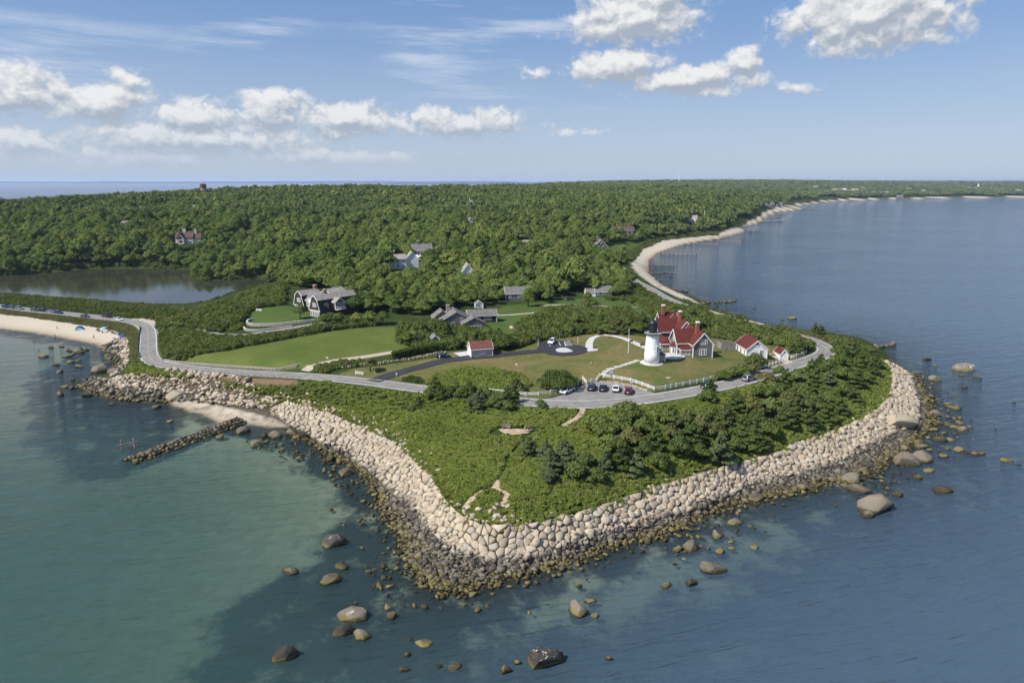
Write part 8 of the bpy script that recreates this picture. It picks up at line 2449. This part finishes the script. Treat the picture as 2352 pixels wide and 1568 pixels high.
# ---- wooden frame in the bay by the jetty
p = P(295, 1029, 0); e = empty('mooring_frame', p, math.radians(35), 'two wooden posts joined by a beam standing in the bay by the jetty', 'mooring')
for sx in (-1.4, 1.4): MB().lathe([(0.18, -2.5), (0.18, 2.5), (0.12, 2.55)], (sx, 0, 0), 8).obj('post', M_graywood, e)
MB().box(-2.6, 2.6, -0.36, -0.16, 1.05, 1.32).box(-2.6, 2.6, 0.16, 0.36, 1.05, 1.32).obj('beam', M_graywood, e)
# ---- steps / rails on the sea wall
for (x, y, lab) in [(1909, 1031, 'pair of slanting iron handrails on the sea wall stones')]:
    p = G(x, y); e = empty('iron_handrail', (p.x, p.y, p.z), math.radians(-30), lab, 'handrail')
    for sx in (-0.6, 0.6):
        MB().tube([(sx, -2.6, -0.2), (sx, -2.6, 1.3), (sx, 2.2, 3.2), (sx, 2.2, 1.8)], 0.05, 6).obj('rail', M_brownwood, e)

# ---- pile piers of the eastern bay
def pier(a, b, n, lab):
    p, q = P(*a, 0), P(*b, 0); e = empty('pile_groyne', p.lerp(q, 0.5), 0, lab, 'groyne', 'timber groynes of the eastern bay')
    for k in range(n):
        c = p.lerp(q, k / (n - 1)) - e.location
        MB().lathe([(0.4, -2), (0.36, 1.25)], (c.x, c.y, 0), 6).obj('pile', M_brownwood, e)
        if k + 1 < n:
            c2 = p.lerp(q, (k + 1) / (n - 1)) - e.location
            MB().bar(c + Vector((0, 0, 0.35)), c2 + Vector((0, 0, 0.35)), 0.25, 0.6).obj('wale', M_graywood, e)


pier((1517, 582), (1600, 585), 9, 'pale timber groyne nearest on the curved eastern beach')
pier((1590, 559.5), (1650, 562), 9, 'second dark timber groyne on the eastern beach')
pier((1652, 554), (1703, 556), 9, 'third dark timber groyne on the eastern beach')


# ---- single out look-alikes by their place
LM = [('above the split boulder', 2082, 1030), ('above the giant slab', 2010, 945), ('above the iron handrails', 1880, 990), ('near the bleached dead tree', 1707, 1005), ('near the conical spruce', 1640, 1040), ('near the sandy footpath', 1290, 1040), ('below the car park', 1440, 980), ('below the maroon car', 1500, 1000), ('below the silver car', 1720, 930), ('below the white garage', 1760, 960), ('near the upper road bend', 1890, 845), ('beyond the sea wall end', 1985, 850), ('below the dark car', 1600, 950), ('above the middle wall', 1560, 1050), ('behind the oil house', 1840, 805), ('near the shrub mound', 1080, 920), ('near the fence start', 1160, 930), ('beside the low verge', 980, 930)]
LMW = [('behind the half timbered house', 425, 540), ('by the pond peninsula', 500, 630), ('left of the gambrel house', 620, 660), ('behind the gambrel house', 730, 670), ('right of the gambrel house', 830, 720), ('below the big white house', 915, 640), ('left of the grey shingled house', 960, 735), ('behind the grey shingled house', 1060, 695), ('left of the grey barn', 1140, 685), ('behind the grey barn', 1200, 660), ('right of the round maple', 1270, 680), ('behind the small cottage', 1385, 640), ('near the beach corner', 1440, 615), ('near the dark gabled house', 1370, 590), ('near the copper beech', 1290, 610), ('near the narrow white gable', 1080, 650)]
ORD = ['leftmost', 'second from left', 'third from left', 'fourth from left', 'fifth from left', 'sixth from left', 'seventh from left', 'eighth from left', 'ninth from left', 'tenth from left', 'eleventh from left', 'twelfth from left']
import collections
bpy.context.view_layer.update()
tops = [o for o in COL.objects if o.parent is None and o.get('label') and o.get('kind') not in ('stuff', 'structure')]


def px_of(o):
    return to_px(o.location.x, o.location.y, o.location.z)


by = collections.defaultdict(list)
for o in tops: by[o['label']].append(o)
for lab, obs in list(by.items()):
    if len(obs) < 3: continue
    if obs[0].name.startswith(('cedar', 'spruce', 'bush', 'oak')):
        for o in obs:
            x, y = px_of(o)
            tab = LMW if obs[0].name.startswith('oak') else LM
            w = min(tab, key=lambda t: (t[1] - x) ** 2 + (2.2 * (t[2] - y)) ** 2)[0]
            head = lab
            for cut in (' on the wooded', ' in the middle of', ' at the front of', ' in the thicket', ' behind the', ' around the', ' on the pond', ' beside the road', ' right behind', ' above the curved'):
                if cut in head: head = head[:head.index(cut)]; break
            if 'thicket' in lab: continue
            o['label'] = head + ' ' + w
            o['group'] = ('oaks of the near wood' if tab is LMW else 'evergreens and bushes of the bank')
by = collections.defaultdict(list)
for o in tops: by[o['label']].append(o)
for lab, obs in by.items():
    n = len(obs)
    if 2 <= n <= 12:
        obs.sort(key=lambda o: px_of(o)[0])
        for i, o in enumerate(obs):
            o['label'] = lab + ', ' + (ORD[i] if i < n - 1 else 'rightmost')
    elif n > 12:
        obs.sort(key=lambda o: px_of(o)[0])
        m = (n + 2) // 3
        for k in range(0, n, m):
            part = obs[k:k + m]; side = ['left part', 'middle part', 'right part'][k // m]
            for i, o in enumerate(part):
                o['label'] = lab + ', ' + (ORD[i] if i < min(len(part) - 1, 11) else 'rightmost') + ', ' + side
